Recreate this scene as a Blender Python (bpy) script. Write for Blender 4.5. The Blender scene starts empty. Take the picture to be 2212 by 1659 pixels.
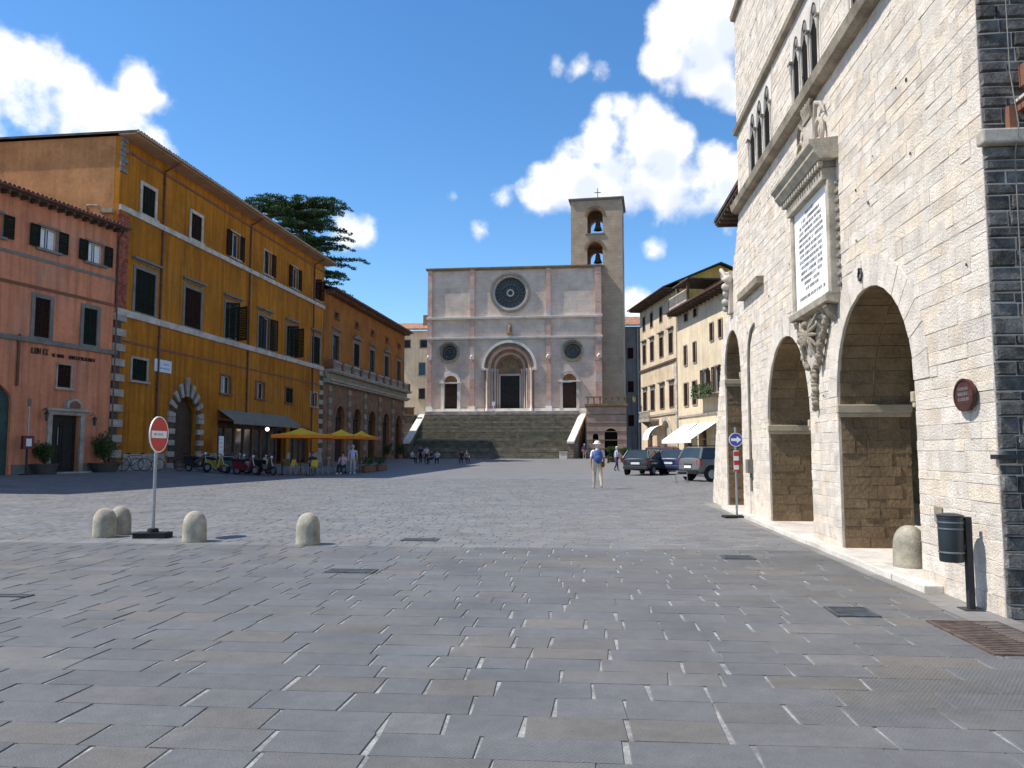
import bpy, math, random
from mathutils import Vector, Matrix
from mathutils.geometry import tessellate_polygon

SC = bpy.context.scene
COL = SC.collection
random.seed(7)
R_ = random.Random(11)
RAD = math.radians

# ------------------------------------------------------------------ camera
cam = bpy.data.cameras.new('camera')
cam_o = bpy.data.objects.new('camera', cam)
COL.objects.link(cam_o)
cam.sensor_width = 36.0
cam.lens = 1700.0 / 2212.0 * 36.0
cam.clip_start = 0.1
cam.clip_end = 3000.0
cam_o.location = (0, 0, 1.5)
cam_o.rotation_euler = (RAD(90) + math.atan(143 / 1700.0), 0, 0)
SC.camera = cam_o

# ------------------------------------------------------------------ light
SUN_EL, SUN_D = RAD(54), RAD(3.7)          # elevation; azimuth from -X towards -Y
sun_vec = Vector((-math.cos(SUN_D) * math.cos(SUN_EL), -math.sin(SUN_D) * math.cos(SUN_EL), math.sin(SUN_EL)))
sl = bpy.data.lights.new('sun', 'SUN')
sl.energy = 5.0
sl.angle = RAD(0.55)
sl.color = (1.0, 0.955, 0.88)
sun = bpy.data.objects.new('sun', sl)
COL.objects.link(sun)
sun.rotation_euler = sun_vec.to_track_quat('Z', 'Y').to_euler()
sun.location = sun_vec * 60

SC.view_settings.view_transform = 'Standard'
SC.view_settings.look = 'None'
SC.view_settings.exposure = 0.26
SC.view_settings.gamma = 1.0
SC.view_settings.use_curve_mapping = False

# ------------------------------------------------------------------ sky
world = bpy.data.worlds.new('World')
SC.world = world
world.use_nodes = True
wt = world.node_tree
wt.nodes.clear()


def sky_setup():
    N, L = wt.nodes, wt.links
    out = N.new('ShaderNodeOutputWorld')
    bg = N.new('ShaderNodeBackground')
    bg.inputs['Strength'].default_value = SKY_STRENGTH
    L.new(bg.outputs[0], out.inputs[0])
    sky = N.new('ShaderNodeTexSky')
    sky.sky_type = 'NISHITA'
    sky.sun_disc = False
    sky.sun_elevation = SUN_EL
    sky.sun_rotation = RAD(270) - SUN_D      # clockwise from +Y
    sky.altitude = 400
    sky.air_density = 1.0
    sky.dust_density = 0.12
    sky.ozone_density = 3.0
    hs = N.new('ShaderNodeHueSaturation')
    hs.inputs['Saturation'].default_value = 1.23
    hs.inputs['Value'].default_value = 1.66
    L.new(sky.outputs[0], hs.inputs['Color'])
    tc = N.new('ShaderNodeTexCoord')

    def math_(op, a, b=None, c=None):
        n = N.new('ShaderNodeMath')
        n.operation = op
        for i, v in enumerate((a, b, c)):
            if v is None:
                continue
            if isinstance(v, (int, float)):
                n.inputs[i].default_value = v
            else:
                L.new(v, n.inputs[i])
        return n.outputs[0]
    # wobbling of the direction, so that the cumulus heads get a ragged outline
    nz = N.new('ShaderNodeTexNoise')
    nz.inputs['Scale'].default_value = 9.0
    nz.inputs['Detail'].default_value = 8.0
    nz.inputs['Roughness'].default_value = 0.62
    L.new(tc.outputs['Generated'], nz.inputs['Vector'])
    nz2 = N.new('ShaderNodeTexNoise')
    nz2.inputs['Scale'].default_value = 30.0
    nz2.inputs['Detail'].default_value = 6.0
    nz2.inputs['Roughness'].default_value = 0.6
    L.new(tc.outputs['Generated'], nz2.inputs['Vector'])

    def heads(vec):
        field = None
        for az, el, r in CLOUDS:
            a, e = RAD(az), RAD(el)
            d = N.new('ShaderNodeVectorMath')
            d.operation = 'DISTANCE'
            L.new(vec, d.inputs[0])
            d.inputs[1].default_value = (math.sin(a) * math.cos(e), math.cos(a) * math.cos(e), math.sin(e))
            f = math_('MULTIPLY_ADD', d.outputs['Value'], -1.0 / RAD(r), 1.0)
            f = math_('MULTIPLY', f, min(1.0, (r / 1.75) ** 1.25))
            field = f if field is None else math_('SMOOTH_MAX', field, f, 0.22)
        return field
    field = heads(tc.outputs['Generated'])
    # the cloud mass on the sunny side of each point shades it: grey bases and right flanks
    up = N.new('ShaderNodeVectorMath')
    up.operation = 'ADD'
    L.new(tc.outputs['Generated'], up.inputs[0])
    up.inputs[1].default_value = (-0.016, 0.0, 0.032)
    thick = heads(up.outputs[0])
    # the same kind of scattered cumulus over the rest of the sky
    dot = N.new('ShaderNodeVectorMath')
    dot.operation = 'DOT_PRODUCT'
    L.new(tc.outputs['Generated'], dot.inputs[0])
    dot.inputs[1].default_value = (0, math.cos(RAD(12)), math.sin(RAD(12)))
    far = N.new('ShaderNodeMapRange')
    far.inputs[1].default_value = 0.78
    far.inputs[2].default_value = 0.60
    L.new(dot.outputs['Value'], far.inputs[0])
    gn = N.new('ShaderNodeTexNoise')
    gn.inputs['Scale'].default_value = 2.6
    gn.inputs['Detail'].default_value = 3.0
    L.new(tc.outputs['Generated'], gn.inputs['Vector'])
    gf = math_('MULTIPLY', math_('SUBTRACT', gn.outputs['Fac'], 0.60), 4.0)
    gf = math_('MULTIPLY', math_('ADD', gf, 1.0), far.outputs[0])
    gf = math_('SUBTRACT', gf, 1.0)
    field = math_('MAXIMUM', field, gf)
    nm = N.new('ShaderNodeTexNoise')
    nm.inputs['Scale'].default_value = 19.0
    nm.inputs['Detail'].default_value = 4.0
    L.new(tc.outputs['Generated'], nm.inputs['Vector'])
    n3 = math_('MULTIPLY_ADD', nm.outputs['Fac'], 2.0, -1.0)
    n1 = math_('MULTIPLY_ADD', nz.outputs['Fac'], 2.0, -1.0)
    flat = math_('MINIMUM', field, 0.48)
    n2 = math_('MULTIPLY_ADD', nz2.outputs['Fac'], 2.0, -1.0)
    dens = math_('ADD', math_('MULTIPLY_ADD', n1, 0.85, flat), math_('MULTIPLY_ADD', n3, 0.55, math_('MULTIPLY', n2, 0.24)))
    al = N.new('ShaderNodeMapRange')
    al.interpolation_type = 'SMOOTHSTEP'
    al.inputs[1].default_value = -0.08
    al.inputs[2].default_value = 0.50
    L.new(dens, al.inputs[0])
    # thick middles of a cloud turn a little grey
    gr = N.new('ShaderNodeMapRange')
    gr.interpolation_type = 'SMOOTHSTEP'
    gr.inputs[1].default_value = 0.22
    gr.inputs[2].default_value = 0.75
    L.new(math_('MULTIPLY_ADD', n1, 0.55, thick), gr.inputs[0])
    cm = N.new('ShaderNodeMixRGB')
    cm.inputs[1].default_value = tuple(c * CLOUD_V for c in (1.0, 1.0, 1.0)) + (1,)
    cm.inputs[2].default_value = tuple(c * CLOUD_V for c in (0.70, 0.755, 0.88)) + (1,)
    L.new(gr.outputs[0], cm.inputs[0])
    mx = N.new('ShaderNodeMixRGB')
    L.new(al.outputs[0], mx.inputs[0])
    L.new(hs.outputs[0], mx.inputs[1])
    L.new(cm.outputs[0], mx.inputs[2])
    L.new(mx.outputs[0], bg.inputs['Color'])


SKY_STRENGTH = 0.10
CLOUD_V = 10.2
CLOUDS = [  # azimuth, elevation, radius of each cumulus head, degrees
    (-32.56, 22.49, 2.86), (-34.76, 22.36, 2.93), (-30.23, 22.19, 2.1), (-26.16, 22.83, 1.73), (-24.86, 22.77, 1.11), (-28.04, 21.25, 2.15),
    (-29.31, 19.64, 2.14), (-26.33, 20.29, 1.75), (-32.46, 20.66, 1.93), (-24.73, 19.39, 0.74), (-35.32, 19.65, 2.41), (12.92, 28.26, 2.72),
    (15.58, 28.8, 3.27), (11.55, 26.98, 1.84), (14.52, 25.86, 2.44), (16.43, 24.22, 1.37), (18.44, 27.35, 3.85), (11.58, 28.66, 1.66),
    (1.86, 18.18, 1.47), (2.9, 18.96, 1.8), (4.63, 20.5, 1.94), (6.7, 21.67, 1.92), (10.11, 21.8, 2.54), (12.11, 21.36, 1.74),
    (11.73, 18.93, 2.72), (8.38, 19.27, 2.75), (5.31, 18.75, 1.79), (14.7, 19.94, 1.73), (16.59, 18.25, 2.83), (13.36, 18.2, 2.23),
    (-11.89, 15.2, 1.56), (-10.8, 15.13, 1.17), (8.44, 23.85, 1.01), (6.9, 24.08, 0.82), (9.97, 23.97, 0.75), (10.38, 13.95, 0.65),
    (-4.41, 18.14, 0.78), (-2.2, 15.83, 0.79), (-0.72, 17.87, 0.79), (5.03, 26.51, 0.94), (3.46, 26.99, 0.75), (6.41, 26.16, 0.69),
    (11.84, 25.01, 0.81), (13.01, 24.68, 0.68), (8.93, 10.54, 1.19),
]
sky_setup()


# ------------------------------------------------------------------ materials
MATS = {}


def M(name, col, var=0.16, scale=1.2, rough=0.85, bump=0.25, bscale=30.0, spec=0.3, tint=False, metal=0.0,
      stain=0.0, col2=None, bdist=0.02, streak=0.0, coat=0.0, speck=0.0):
    """a procedural material: broad patches, fine mottling, relief; tint reads the per-piece attributes"""
    if name in MATS:
        return MATS[name]
    m = bpy.data.materials.new(name)
    m.use_nodes = True
    N, L = m.node_tree.nodes, m.node_tree.links
    b = N['Principled BSDF']
    b.inputs['Roughness'].default_value = rough
    b.inputs['Metallic'].default_value = metal
    b.inputs['Specular IOR Level'].default_value = spec
    if coat:
        b.inputs['Coat Weight'].default_value = coat
        b.inputs['Coat Roughness'].default_value = 0.08
    tc = N.new('ShaderNodeTexCoord')

    def noise(sc, det=5.0, ro=0.6):
        n = N.new('ShaderNodeTexNoise')
        n.inputs['Scale'].default_value = sc
        n.inputs['Detail'].default_value = det
        n.inputs['Roughness'].default_value = ro
        L.new(tc.outputs['Object'], n.inputs['Vector'])
        return n

    def mix(mode, fac, a, bb):
        x = N.new('ShaderNodeMixRGB')
        x.blend_type = mode
        for i, v in ((0, fac), (1, a), (2, bb)):
            if isinstance(v, (int, float)):
                x.inputs[i].default_value = v
            elif isinstance(v, tuple):
                x.inputs[i].default_value = v + (1,) if len(v) == 3 else v
            else:
                L.new(v, x.inputs[i])
        return x.outputs[0]

    def rng(v, a, b_, c, d):
        r = N.new('ShaderNodeMapRange')
        for i, q in ((1, a), (2, b_), (3, c), (4, d)):
            r.inputs[i].default_value = q
        L.new(v, r.inputs[0])
        return r.outputs[0]
    n1 = noise(scale)
    n2 = noise(scale * 9, 4.0)
    dark = tuple(c * (1 - var * 1.6) for c in col)
    lite = tuple(min(0.95, c * (1 + var * 1.3)) for c in col)
    c = mix('MIX', rng(n1.outputs['Fac'], 0.3, 0.7, 0, 1), dark, lite)
    if col2:
        n4 = noise(scale * 0.37, 6.0, 0.7)
        c = mix('MIX', rng(n4.outputs['Fac'], 0.50, 0.66, 0, 0.85), c, col2)
    g = rng(n2.outputs['Fac'], 0.25, 0.75, 1 - var * 0.9, 1 + var * 0.9)
    c = mix('MULTIPLY', 1.0, c, g)
    if speck:
        ng = noise(95.0, 3.0, 0.8)
        c = mix('MULTIPLY', 1.0, c, rng(ng.outputs['Fac'], 0.3, 0.7, 1 - speck, 1 + speck))
    if streak:
        mp = N.new('ShaderNodeMapping')
        mp.inputs['Scale'].default_value = (2.2, 2.2, 0.12)
        L.new(tc.outputs['Object'], mp.inputs['Vector'])
        ns = N.new('ShaderNodeTexNoise')
        ns.inputs['Scale'].default_value = 1.6
        ns.inputs['Detail'].default_value = 6.0
        L.new(mp.outputs[0], ns.inputs['Vector'])
        c = mix('MULTIPLY', 1.0, c, rng(ns.outputs['Fac'], 0.42, 0.68, 1.0, 1.0 - streak))
    if stain:
        n3 = noise(scale * 0.6, 8.0, 0.7)
        c = mix('MULTIPLY', 1.0, c, rng(n3.outputs['Fac'], 0.52, 0.72, 1.0, 1.0 - stain))
    if tint:
        a = N.new('ShaderNodeAttribute')
        a.attribute_name = 'tint'
        c = mix('MULTIPLY', 1.0, c, a.outputs['Fac'])
        w = N.new('ShaderNodeAttribute')
        w.attribute_name = 'warm'
        c = mix('MULTIPLY', w.outputs['Fac'], c, (1.22, 1.02, 0.74))
    L.new(c, b.inputs['Base Color'])
    if bump:
        nb = noise(bscale, 6.0, 0.65)
        bp = N.new('ShaderNodeBump')
        bp.inputs['Strength'].default_value = bump
        bp.inputs['Distance'].default_value = bdist
        L.new(nb.outputs['Fac'], bp.inputs['Height'])
        L.new(bp.outputs[0], b.inputs['Normal'])
    MATS[name] = m
    return m


def brick_mat(name, c1, c2, mortar, bw, bh, ms=0.012, bump=0.4, rough=0.85, var=0.18, rot=0.0, floor=False, stain=0.25):
    """ashlar or paving too far away to be built piece by piece"""
    m = bpy.data.materials.new(name)
    m.use_nodes = True
    N, L = m.node_tree.nodes, m.node_tree.links
    b = N['Principled BSDF']
    b.inputs['Roughness'].default_value = rough
    b.inputs['Specular IOR Level'].default_value = 0.25
    tc = N.new('ShaderNodeTexCoord')
    mp = N.new('ShaderNodeMapping')
    if floor:
        mp.inputs['Rotation'].default_value = (0, 0, rot)
        L.new(tc.outputs['Object'], mp.inputs['Vector'])
        vec = mp.outputs[0]
    else:
        sx = N.new('ShaderNodeSeparateXYZ')
        L.new(tc.outputs['Object'], sx.inputs[0])
        ad = N.new('ShaderNodeMath')
        L.new(sx.outputs[0], ad.inputs[0])
        L.new(sx.outputs[1], ad.inputs[1])
        cb = N.new('ShaderNodeCombineXYZ')
        L.new(ad.outputs[0], cb.inputs[0])
        L.new(sx.outputs[2], cb.inputs[1])
        vec = cb.outputs[0]
    br = N.new('ShaderNodeTexBrick')
    br.inputs['Color1'].default_value = c1 + (1,)
    br.inputs['Color2'].default_value = c2 + (1,)
    br.inputs['Mortar'].default_value = mortar + (1,)
    br.inputs['Scale'].default_value = 1.0
    br.inputs['Mortar Size'].default_value = ms
    br.inputs['Brick Width'].default_value = bw
    br.inputs['Row Height'].default_value = bh
    br.inputs['Mortar Smooth'].default_value = 0.2
    L.new(vec, br.inputs['Vector'])
    n = N.new('ShaderNodeTexNoise')
    n.inputs['Scale'].default_value = 0.55
    n.inputs['Detail'].default_value = 9
    n.inputs['Roughness'].default_value = 0.7
    L.new(tc.outputs['Object'], n.inputs['Vector'])
    r = N.new('ShaderNodeMapRange')
    for i, q in ((1, 0.32), (2, 0.70), (3, 1.0 + var), (4, 1.0 - var - stain)):
        r.inputs[i].default_value = q
    L.new(n.outputs['Fac'], r.inputs[0])
    mx = N.new('ShaderNodeMixRGB')
    mx.blend_type = 'MULTIPLY'
    mx.inputs[0].default_value = 1
    L.new(br.outputs['Color'], mx.inputs[1])
    L.new(r.outputs[0], mx.inputs[2])
    L.new(mx.outputs[0], b.inputs['Base Color'])
    bp = N.new('ShaderNodeBump')
    bp.invert = True
    bp.inputs['Strength'].default_value = bump
    bp.inputs['Distance'].default_value = 0.02
    L.new(br.outputs['Fac'], bp.inputs['Height'])
    L.new(bp.outputs[0], b.inputs['Normal'])
    MATS[name] = m
    return m


def glass_mat(name, col=(0.02, 0.025, 0.03), rough=0.06):
    m = bpy.data.materials.new(name)
    m.use_nodes = True
    N, L = m.node_tree.nodes, m.node_tree.links
    b = N['Principled BSDF']
    tc = N.new('ShaderNodeTexCoord')
    n = N.new('ShaderNodeTexNoise')
    n.inputs['Scale'].default_value = 1.4
    L.new(tc.outputs['Object'], n.inputs['Vector'])
    mx = N.new('ShaderNodeMixRGB')
    mx.inputs[1].default_value = col + (1,)
    mx.inputs[2].default_value = tuple(c * 2.2 for c in col) + (1,)
    L.new(n.outputs['Fac'], mx.inputs[0])
    L.new(mx.outputs[0], b.inputs['Base Color'])
    b.inputs['Roughness'].default_value = rough
    b.inputs['Specular IOR Level'].default_value = 0.5
    bp = N.new('ShaderNodeBump')
    bp.inputs['Strength'].default_value = 0.06
    L.new(n.outputs['Fac'], bp.inputs['Height'])
    L.new(bp.outputs[0], b.inputs['Normal'])
    MATS[name] = m
    return m


# ------------------------------------------------------------------ mesh builder
class MB:
    def __init__(s):
        s.v, s.f, s.sm, s.mi, s.tint, s.warm = [], [], [], [], [], []
        s.cur = 0
        s.t, s.w = 1.0, 0.0

    def _v(s, pts):
        i = len(s.v)
        s.v.extend([tuple(p) for p in pts])
        s.tint.extend([s.t] * len(pts))
        s.warm.extend([s.w] * len(pts))
        return i

    def _f(s, idx, sm=False):
        s.f.append(tuple(idx))
        s.sm.append(sm)
        s.mi.append(s.cur)

    def box(s, x0, x1, y0, y1, z0, z1):
        i = s._v([(x0, y0, z0), (x1, y0, z0), (x1, y1, z0), (x0, y1, z0), (x0, y0, z1), (x1, y0, z1), (x1, y1, z1), (x0, y1, z1)])
        for q in ((0, 3, 2, 1), (4, 5, 6, 7), (0, 1, 5, 4), (1, 2, 6, 5), (2, 3, 7, 6), (3, 0, 4, 7)):
            s._f([i + k for k in q])
        return s

    def hexa(s, p):
        """eight corners, bottom four then top four"""
        i = s._v(p)
        for q in ((0, 3, 2, 1), (4, 5, 6, 7), (0, 1, 5, 4), (1, 2, 6, 5), (2, 3, 7, 6), (3, 0, 4, 7)):
            s._f([i + k for k in q])
        return s

    def quad(s, pts, sm=False):
        i = s._v(pts)
        s._f(range(i, i + len(pts)), sm)
        return s

    def prism(s, loops, y0, y1, axis='y'):
        """polygon with holes in (a, b), extruded from y0 to y1 along the axis"""
        def mp(p, y):
            if axis == 'y':
                return (p[0], y, p[1])
            if axis == 'z':
                return (p[0], p[1], y)
            return (y, p[0], p[1])
        flat = [p for lp in loops for p in lp]
        tris = tessellate_polygon([[Vector((p[0], p[1], 0)) for p in lp] for lp in loops])
        a = s._v([mp(p, y0) for p in flat])
        b = s._v([mp(p, y1) for p in flat])
        area = sum(loops[0][k][0] * loops[0][(k + 1) % len(loops[0])][1] - loops[0][(k + 1) % len(loops[0])][0] * loops[0][k][1] for k in range(len(loops[0])))
        for t in tris:
            p, q, r = (flat[k] for k in t)
            ar = (q[0] - p[0]) * (r[1] - p[1]) - (r[0] - p[0]) * (q[1] - p[1])
            if abs(ar) < 1e-9:
                continue
            tt = t if ar > 0 else (t[0], t[2], t[1])
            front = tt if axis == 'y' else tt[::-1]
            s._f([a + k for k in front])
            s._f([b + k for k in front[::-1]])
        o = 0
        for lp in loops:
            n = len(lp)
            for k in range(n):
                k2 = (k + 1) % n
                s._f((a + o + k, b + o + k, b + o + k2, a + o + k2))
            o += n
        return s

    def cyl(s, p0, p1, r0, r1=None, n=10, caps=True, sm=True):
        r1 = r0 if r1 is None else r1
        p0, p1 = Vector(p0), Vector(p1)
        d = (p1 - p0).normalized()
        u = d.orthogonal().normalized()
        w = d.cross(u)
        pts = []
        for p, r in ((p0, r0), (p1, r1)):
            for k in range(n):
                a = 2 * math.pi * k / n
                pts.append(p + (u * math.cos(a) + w * math.sin(a)) * r)
        i = s._v(pts)
        for k in range(n):
            k2 = (k + 1) % n
            s._f((i + k, i + k2, i + n + k2, i + n + k), sm)
        if caps:
            s._f([i + k for k in range(n)][::-1])
            s._f([i + n + k for k in range(n)])
        return s

    def tube(s, path, r, n=7, sm=True, closed=False):
        path = [Vector(p) for p in path]
        m = len(path)
        rs = r if isinstance(r, (list, tuple)) else [r] * m
        up = None
        rings = []
        for j, p in enumerate(path):
            if closed:
                d = (path[(j + 1) % m] - path[j - 1]).normalized()
            else:
                d = (path[min(j + 1, m - 1)] - path[max(j - 1, 0)]).normalized()
            if up is None:
                up = d.orthogonal().normalized()
            else:
                up = (up - d * up.dot(d))
                up = up.normalized() if up.length > 1e-6 else d.orthogonal().normalized()
            w = d.cross(up)
            rings.append(s._v([p + (up * math.cos(2 * math.pi * k / n) + w * math.sin(2 * math.pi * k / n)) * rs[j] for k in range(n)]))
        for j in range(m if closed else m - 1):
            a, b = rings[j], rings[(j + 1) % m]
            for k in range(n):
                k2 = (k + 1) % n
                s._f((a + k, a + k2, b + k2, b + k), sm)
        if not closed:
            s._f([rings[0] + k for k in range(n)][::-1])
            s._f([rings[-1] + k for k in range(n)])
        return s

    def lathe(s, prof, c=(0, 0, 0), n=20, sm=True):
        rings = []
        for r, z in prof:
            if r < 1e-6:
                rings.append((s._v([(c[0], c[1], c[2] + z)]), 1))
            else:
                rings.append((s._v([(c[0] + r * math.cos(2 * math.pi * k / n), c[1] + r * math.sin(2 * math.pi * k / n), c[2] + z) for k in range(n)]), n))
        for (a, na), (b, nb) in zip(rings, rings[1:]):
            for k in range(n):
                k2 = (k + 1) % n
                if na == 1 and nb == 1:
                    continue
                if na == 1:
                    s._f((a, b + k2, b + k), sm)
                elif nb == 1:
                    s._f((a + k, a + k2, b), sm)
                else:
                    s._f((a + k, a + k2, b + k2, b + k), sm)
        return s

    def ball(s, c, r, nu=10, nv=7, jit=0.0):
        r = (r, r, r) if isinstance(r, (int, float)) else r
        rings = []
        for j in range(nv + 1):
            th = math.pi * j / nv
            row = []
            for k in range(nu):
                ph = 2 * math.pi * k / nu
                q = 1 + (R_.random() - 0.5) * jit
                row.append((c[0] + r[0] * q * math.sin(th) * math.cos(ph), c[1] + r[1] * q * math.sin(th) * math.sin(ph), c[2] + r[2] * q * math.cos(th)))
            if j in (0, nv):
                row = row[:1]
            rings.append((s._v(row), len(row)))
        for (a, na), (b, nb) in zip(rings, rings[1:]):
            for k in range(nu):
                k2 = (k + 1) % nu
                if na == 1:
                    s._f((a, b + k, b + k2), True)
                elif nb == 1:
                    s._f((a + k, b, a + k2), True)
                else:
                    s._f((a + k, b + k, b + k2, a + k2), True)
        return s

    def xform(s, mat, start=0):
        for k in range(start, len(s.v)):
            s.v[k] = tuple(mat @ Vector(s.v[k]))
        return s

    def mesh(s, name, mats, tint=False):
        me = bpy.data.meshes.new(name)
        me.from_pydata(s.v, [], s.f)
        for m in (mats if isinstance(mats, (list, tuple)) else [mats]):
            me.materials.append(MATS[m] if isinstance(m, str) else m)
        me.polygons.foreach_set('use_smooth', s.sm)
        me.polygons.foreach_set('material_index', s.mi)
        if tint:
            a = me.attributes.new('tint', 'FLOAT', 'POINT')
            a.data.foreach_set('value', s.tint)
            a = me.attributes.new('warm', 'FLOAT', 'POINT')
            a.data.foreach_set('value', s.warm)
        me.update()
        if any(s.sm):
            me.set_sharp_from_angle(angle=0.75)
        return me

    def build(s, name, mats, parent=None, tint=False, bevel=0.0, loc=None, rotz=None):
        o = bpy.data.objects.new(name, s.mesh(name, mats, tint))
        COL.objects.link(o)
        if parent is not None:
            o.parent = parent
        if loc is not None:
            o.location = loc
        if rotz is not None:
            o.rotation_euler = (0, 0, rotz)
        if bevel:
            b = o.modifiers.new('bevel', 'BEVEL')
            b.width = bevel
            b.segments = 2
            b.limit_method = 'ANGLE'
        return o


def inst(me, name, parent, loc=(0, 0, 0), rot=(0, 0, 0), scale=None):
    o = bpy.data.objects.new(name, me)
    COL.objects.link(o)
    o.parent = parent
    o.location = loc
    o.rotation_euler = rot
    if scale:
        o.scale = scale
    return o


def tag(o, label=None, cat=None, group=None, kind=None):
    for k, v in (('label', label), ('category', cat), ('group', group), ('kind', kind)):
        if v:
            o[k] = v
    return o


def thing(name, label, cat, loc=(0, 0, 0), rotz=0.0, group=None):
    o = bpy.data.objects.new(name, None)
    COL.objects.link(o)
    o.empty_display_size = 0.3
    o.location = loc
    o.rotation_euler = (0, 0, rotz)
    return tag(o, label, cat, group)


def copy_tree(o, parent=None):
    c = o.copy()
    COL.objects.link(c)
    c.parent = parent
    for ch in list(o.children):
        copy_tree(ch, c)
    return c


def arch(cx, hw, z0, zs, n=16, rise=None):
    """outline of an arched opening, counter-clockwise in (x, z)"""
    rise = hw if rise is None else rise
    p = [(cx - hw, z0), (cx + hw, z0), (cx + hw, zs)]
    for k in range(1, n):
        a = math.pi * k / n
        p.append((cx + hw * math.cos(a), zs + rise * math.sin(a)))
    p.append((cx - hw, zs))
    return p


def rect(x0, x1, z0, z1):
    return [(x0, z0), (x1, z0), (x1, z1), (x0, z1)]


def disc(cx, cz, r, n=40):
    return [(cx + r * math.cos(2 * math.pi * k / n), cz + r * math.sin(2 * math.pi * k / n)) for k in range(n)]


def smooth(t):
    t = max(0.0, min(1.0, t))
    return t * t * (3 - 2 * t)


def zg(x, y):
    """height of the square: level near the town hall, rising a little to the far end and to the left fronts"""
    a = 0.15 * max(0.0, min(1.0, (y - 30) / 40)) + 0.33 * smooth((y - 72) / 24)
    if y > 40.74:
        line = -26.06 + 0.1276 * y
    else:
        line = -20.86 - 0.302 * (40.74 - y)
    b = 0.40 * smooth(1 - (x - line) / 9.0) * smooth((y - 6) / 16)
    return a + b * (1 - a / 0.48)


# ------------------------------------------------------------------ the palette
M('paving', (0.128, 0.126, 0.123), 0.13, 1.1, 0.58, 0.8, 70, 0.5, tint=True, stain=0.2, bdist=0.006, col2=(0.140, 0.136, 0.132), speck=0.17)
M('mortar', (0.26, 0.255, 0.245), 0.35, 4.0, 0.95, 0.4, 50)
brick_mat('paving_far', (0.185, 0.180, 0.176), (0.212, 0.205, 0.198), (0.195, 0.19, 0.185), 0.62, 0.36, 0.010, 0.2, 0.55, 0.10, rot=-0.088, floor=True, stain=0.10)
M('travertine', (0.745, 0.66, 0.56), 0.11, 4.5, 0.9, 1.0, 40, 0.2, tint=True, stain=0.16, bdist=0.03, speck=0.12)
M('travertine_plain', (0.62, 0.565, 0.49), 0.12, 1.6, 0.9, 0.6, 26, 0.2, stain=0.15)
M('wall_core', (0.62, 0.55, 0.475), 0.14, 1.5, 0.95, 0.5, 30, 0.2, stain=0.25)
M('weathered_stone', (0.29, 0.245, 0.185), 0.25, 2.5, 0.9, 0.5, 26, 0.2, stain=0.3)
M('shaded_core', (0.115, 0.11, 0.105), 0.25, 3.0, 0.95, 0.8, 20)
M('shaded_stone', (0.17, 0.158, 0.145), 0.35, 7.0, 0.95, 1.0, 22, 0.1, tint=True, stain=0.4, bdist=0.05, speck=0.3)  # stone and core of the return wall, darkened in colour for its shaded side
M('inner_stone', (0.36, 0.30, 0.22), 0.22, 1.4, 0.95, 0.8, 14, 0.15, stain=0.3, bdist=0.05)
M('pink_plaster', (0.64, 0.24, 0.125), 0.12, 0.5, 0.92, 0.3, 24, 0.2, streak=0.30, stain=0.22, col2=(0.55, 0.28, 0.19))
M('ochre_plaster', (0.44, 0.160, 0.014), 0.15, 0.3, 0.92, 0.35, 20, 0.2, streak=0.40, stain=0.34, col2=(0.46, 0.19, 0.03))
M('peach_plaster', (0.46, 0.225, 0.095), 0.16, 0.6, 0.92, 0.3, 20, 0.2, streak=0.15, stain=0.22)
M('orange_plaster', (0.36, 0.13, 0.03), 0.16, 0.5, 0.92, 0.2, 40, 0.2, streak=0.25, stain=0.2)
M('cream_plaster', (0.72, 0.585, 0.40), 0.10, 0.5, 0.92, 0.2, 40, 0.2, streak=0.15, stain=0.15)
M('buff_plaster', (0.68, 0.53, 0.355), 0.14, 0.5, 0.92, 0.2, 40, 0.2, streak=0.22, stain=0.2)
M('gold_plaster', (0.50, 0.33, 0.08), 0.12, 0.5, 0.92, 0.2, 40, 0.2, streak=0.2)
M('dark_trim', (0.075, 0.066, 0.058), 0.2, 2.0, 0.9, 0.3, 30)
M('eave_peach', (0.42, 0.27, 0.17), 0.12, 1.5, 0.8, 0.1, 30)
M('grey_plaster', (0.21, 0.195, 0.18), 0.16, 0.4, 0.92, 0.2, 30, 0.2, streak=0.3)
M('trim_stone', (0.37, 0.325, 0.27), 0.2, 2.0, 0.85, 0.3, 30, 0.2, stain=0.2)
M('white_trim', (0.50, 0.44, 0.37), 0.2, 2.0, 0.85, 0.2, 30, 0.2, stain=0.15)
M('grey_trim', (0.20, 0.185, 0.16), 0.16, 2.0, 0.85, 0.3, 30, 0.2, stain=0.2)
M('brown_trim', (0.20, 0.09, 0.055), 0.18, 2.0, 0.85, 0.2, 30)
M('red_brick', (0.33, 0.10, 0.065), 0.22, 3.0, 0.9, 0.5, 30, 0.2, tint=True)
M('roof_tile', (0.36, 0.19, 0.115), 0.3, 2.0, 0.9, 0.4, 30, 0.2, stain=0.3)
M('roof_tile_dark', (0.09, 0.07, 0.06), 0.3, 2.0, 0.9, 0.4, 30, 0.2)
M('orange_tile', (0.50, 0.20, 0.08), 0.2, 2.0, 0.9, 0.4, 30, 0.2)
M('soffit', (0.40, 0.29, 0.19), 0.15, 1.2, 0.9, 0.2, 30)
M('rafter', (0.10, 0.07, 0.05), 0.2, 2.0, 0.9, 0.2, 30)
M('copper_pipe', (0.13, 0.045, 0.03), 0.2, 3.0, 0.5, 0.1, 30, 0.4)
M('shutter_green', (0.016, 0.020, 0.014), 0.2, 3.0, 0.95, 0.1, 40, 0.1)
M('shutter_brown', (0.030, 0.013, 0.010), 0.2, 3.0, 0.95, 0.1, 40, 0.1)
M('door_dark', (0.02, 0.017, 0.014), 0.25, 3.0, 0.65, 0.2, 40, 0.3)
M('door_brown', (0.055, 0.03, 0.018), 0.25, 3.0, 0.65, 0.2, 40, 0.3)
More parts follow.
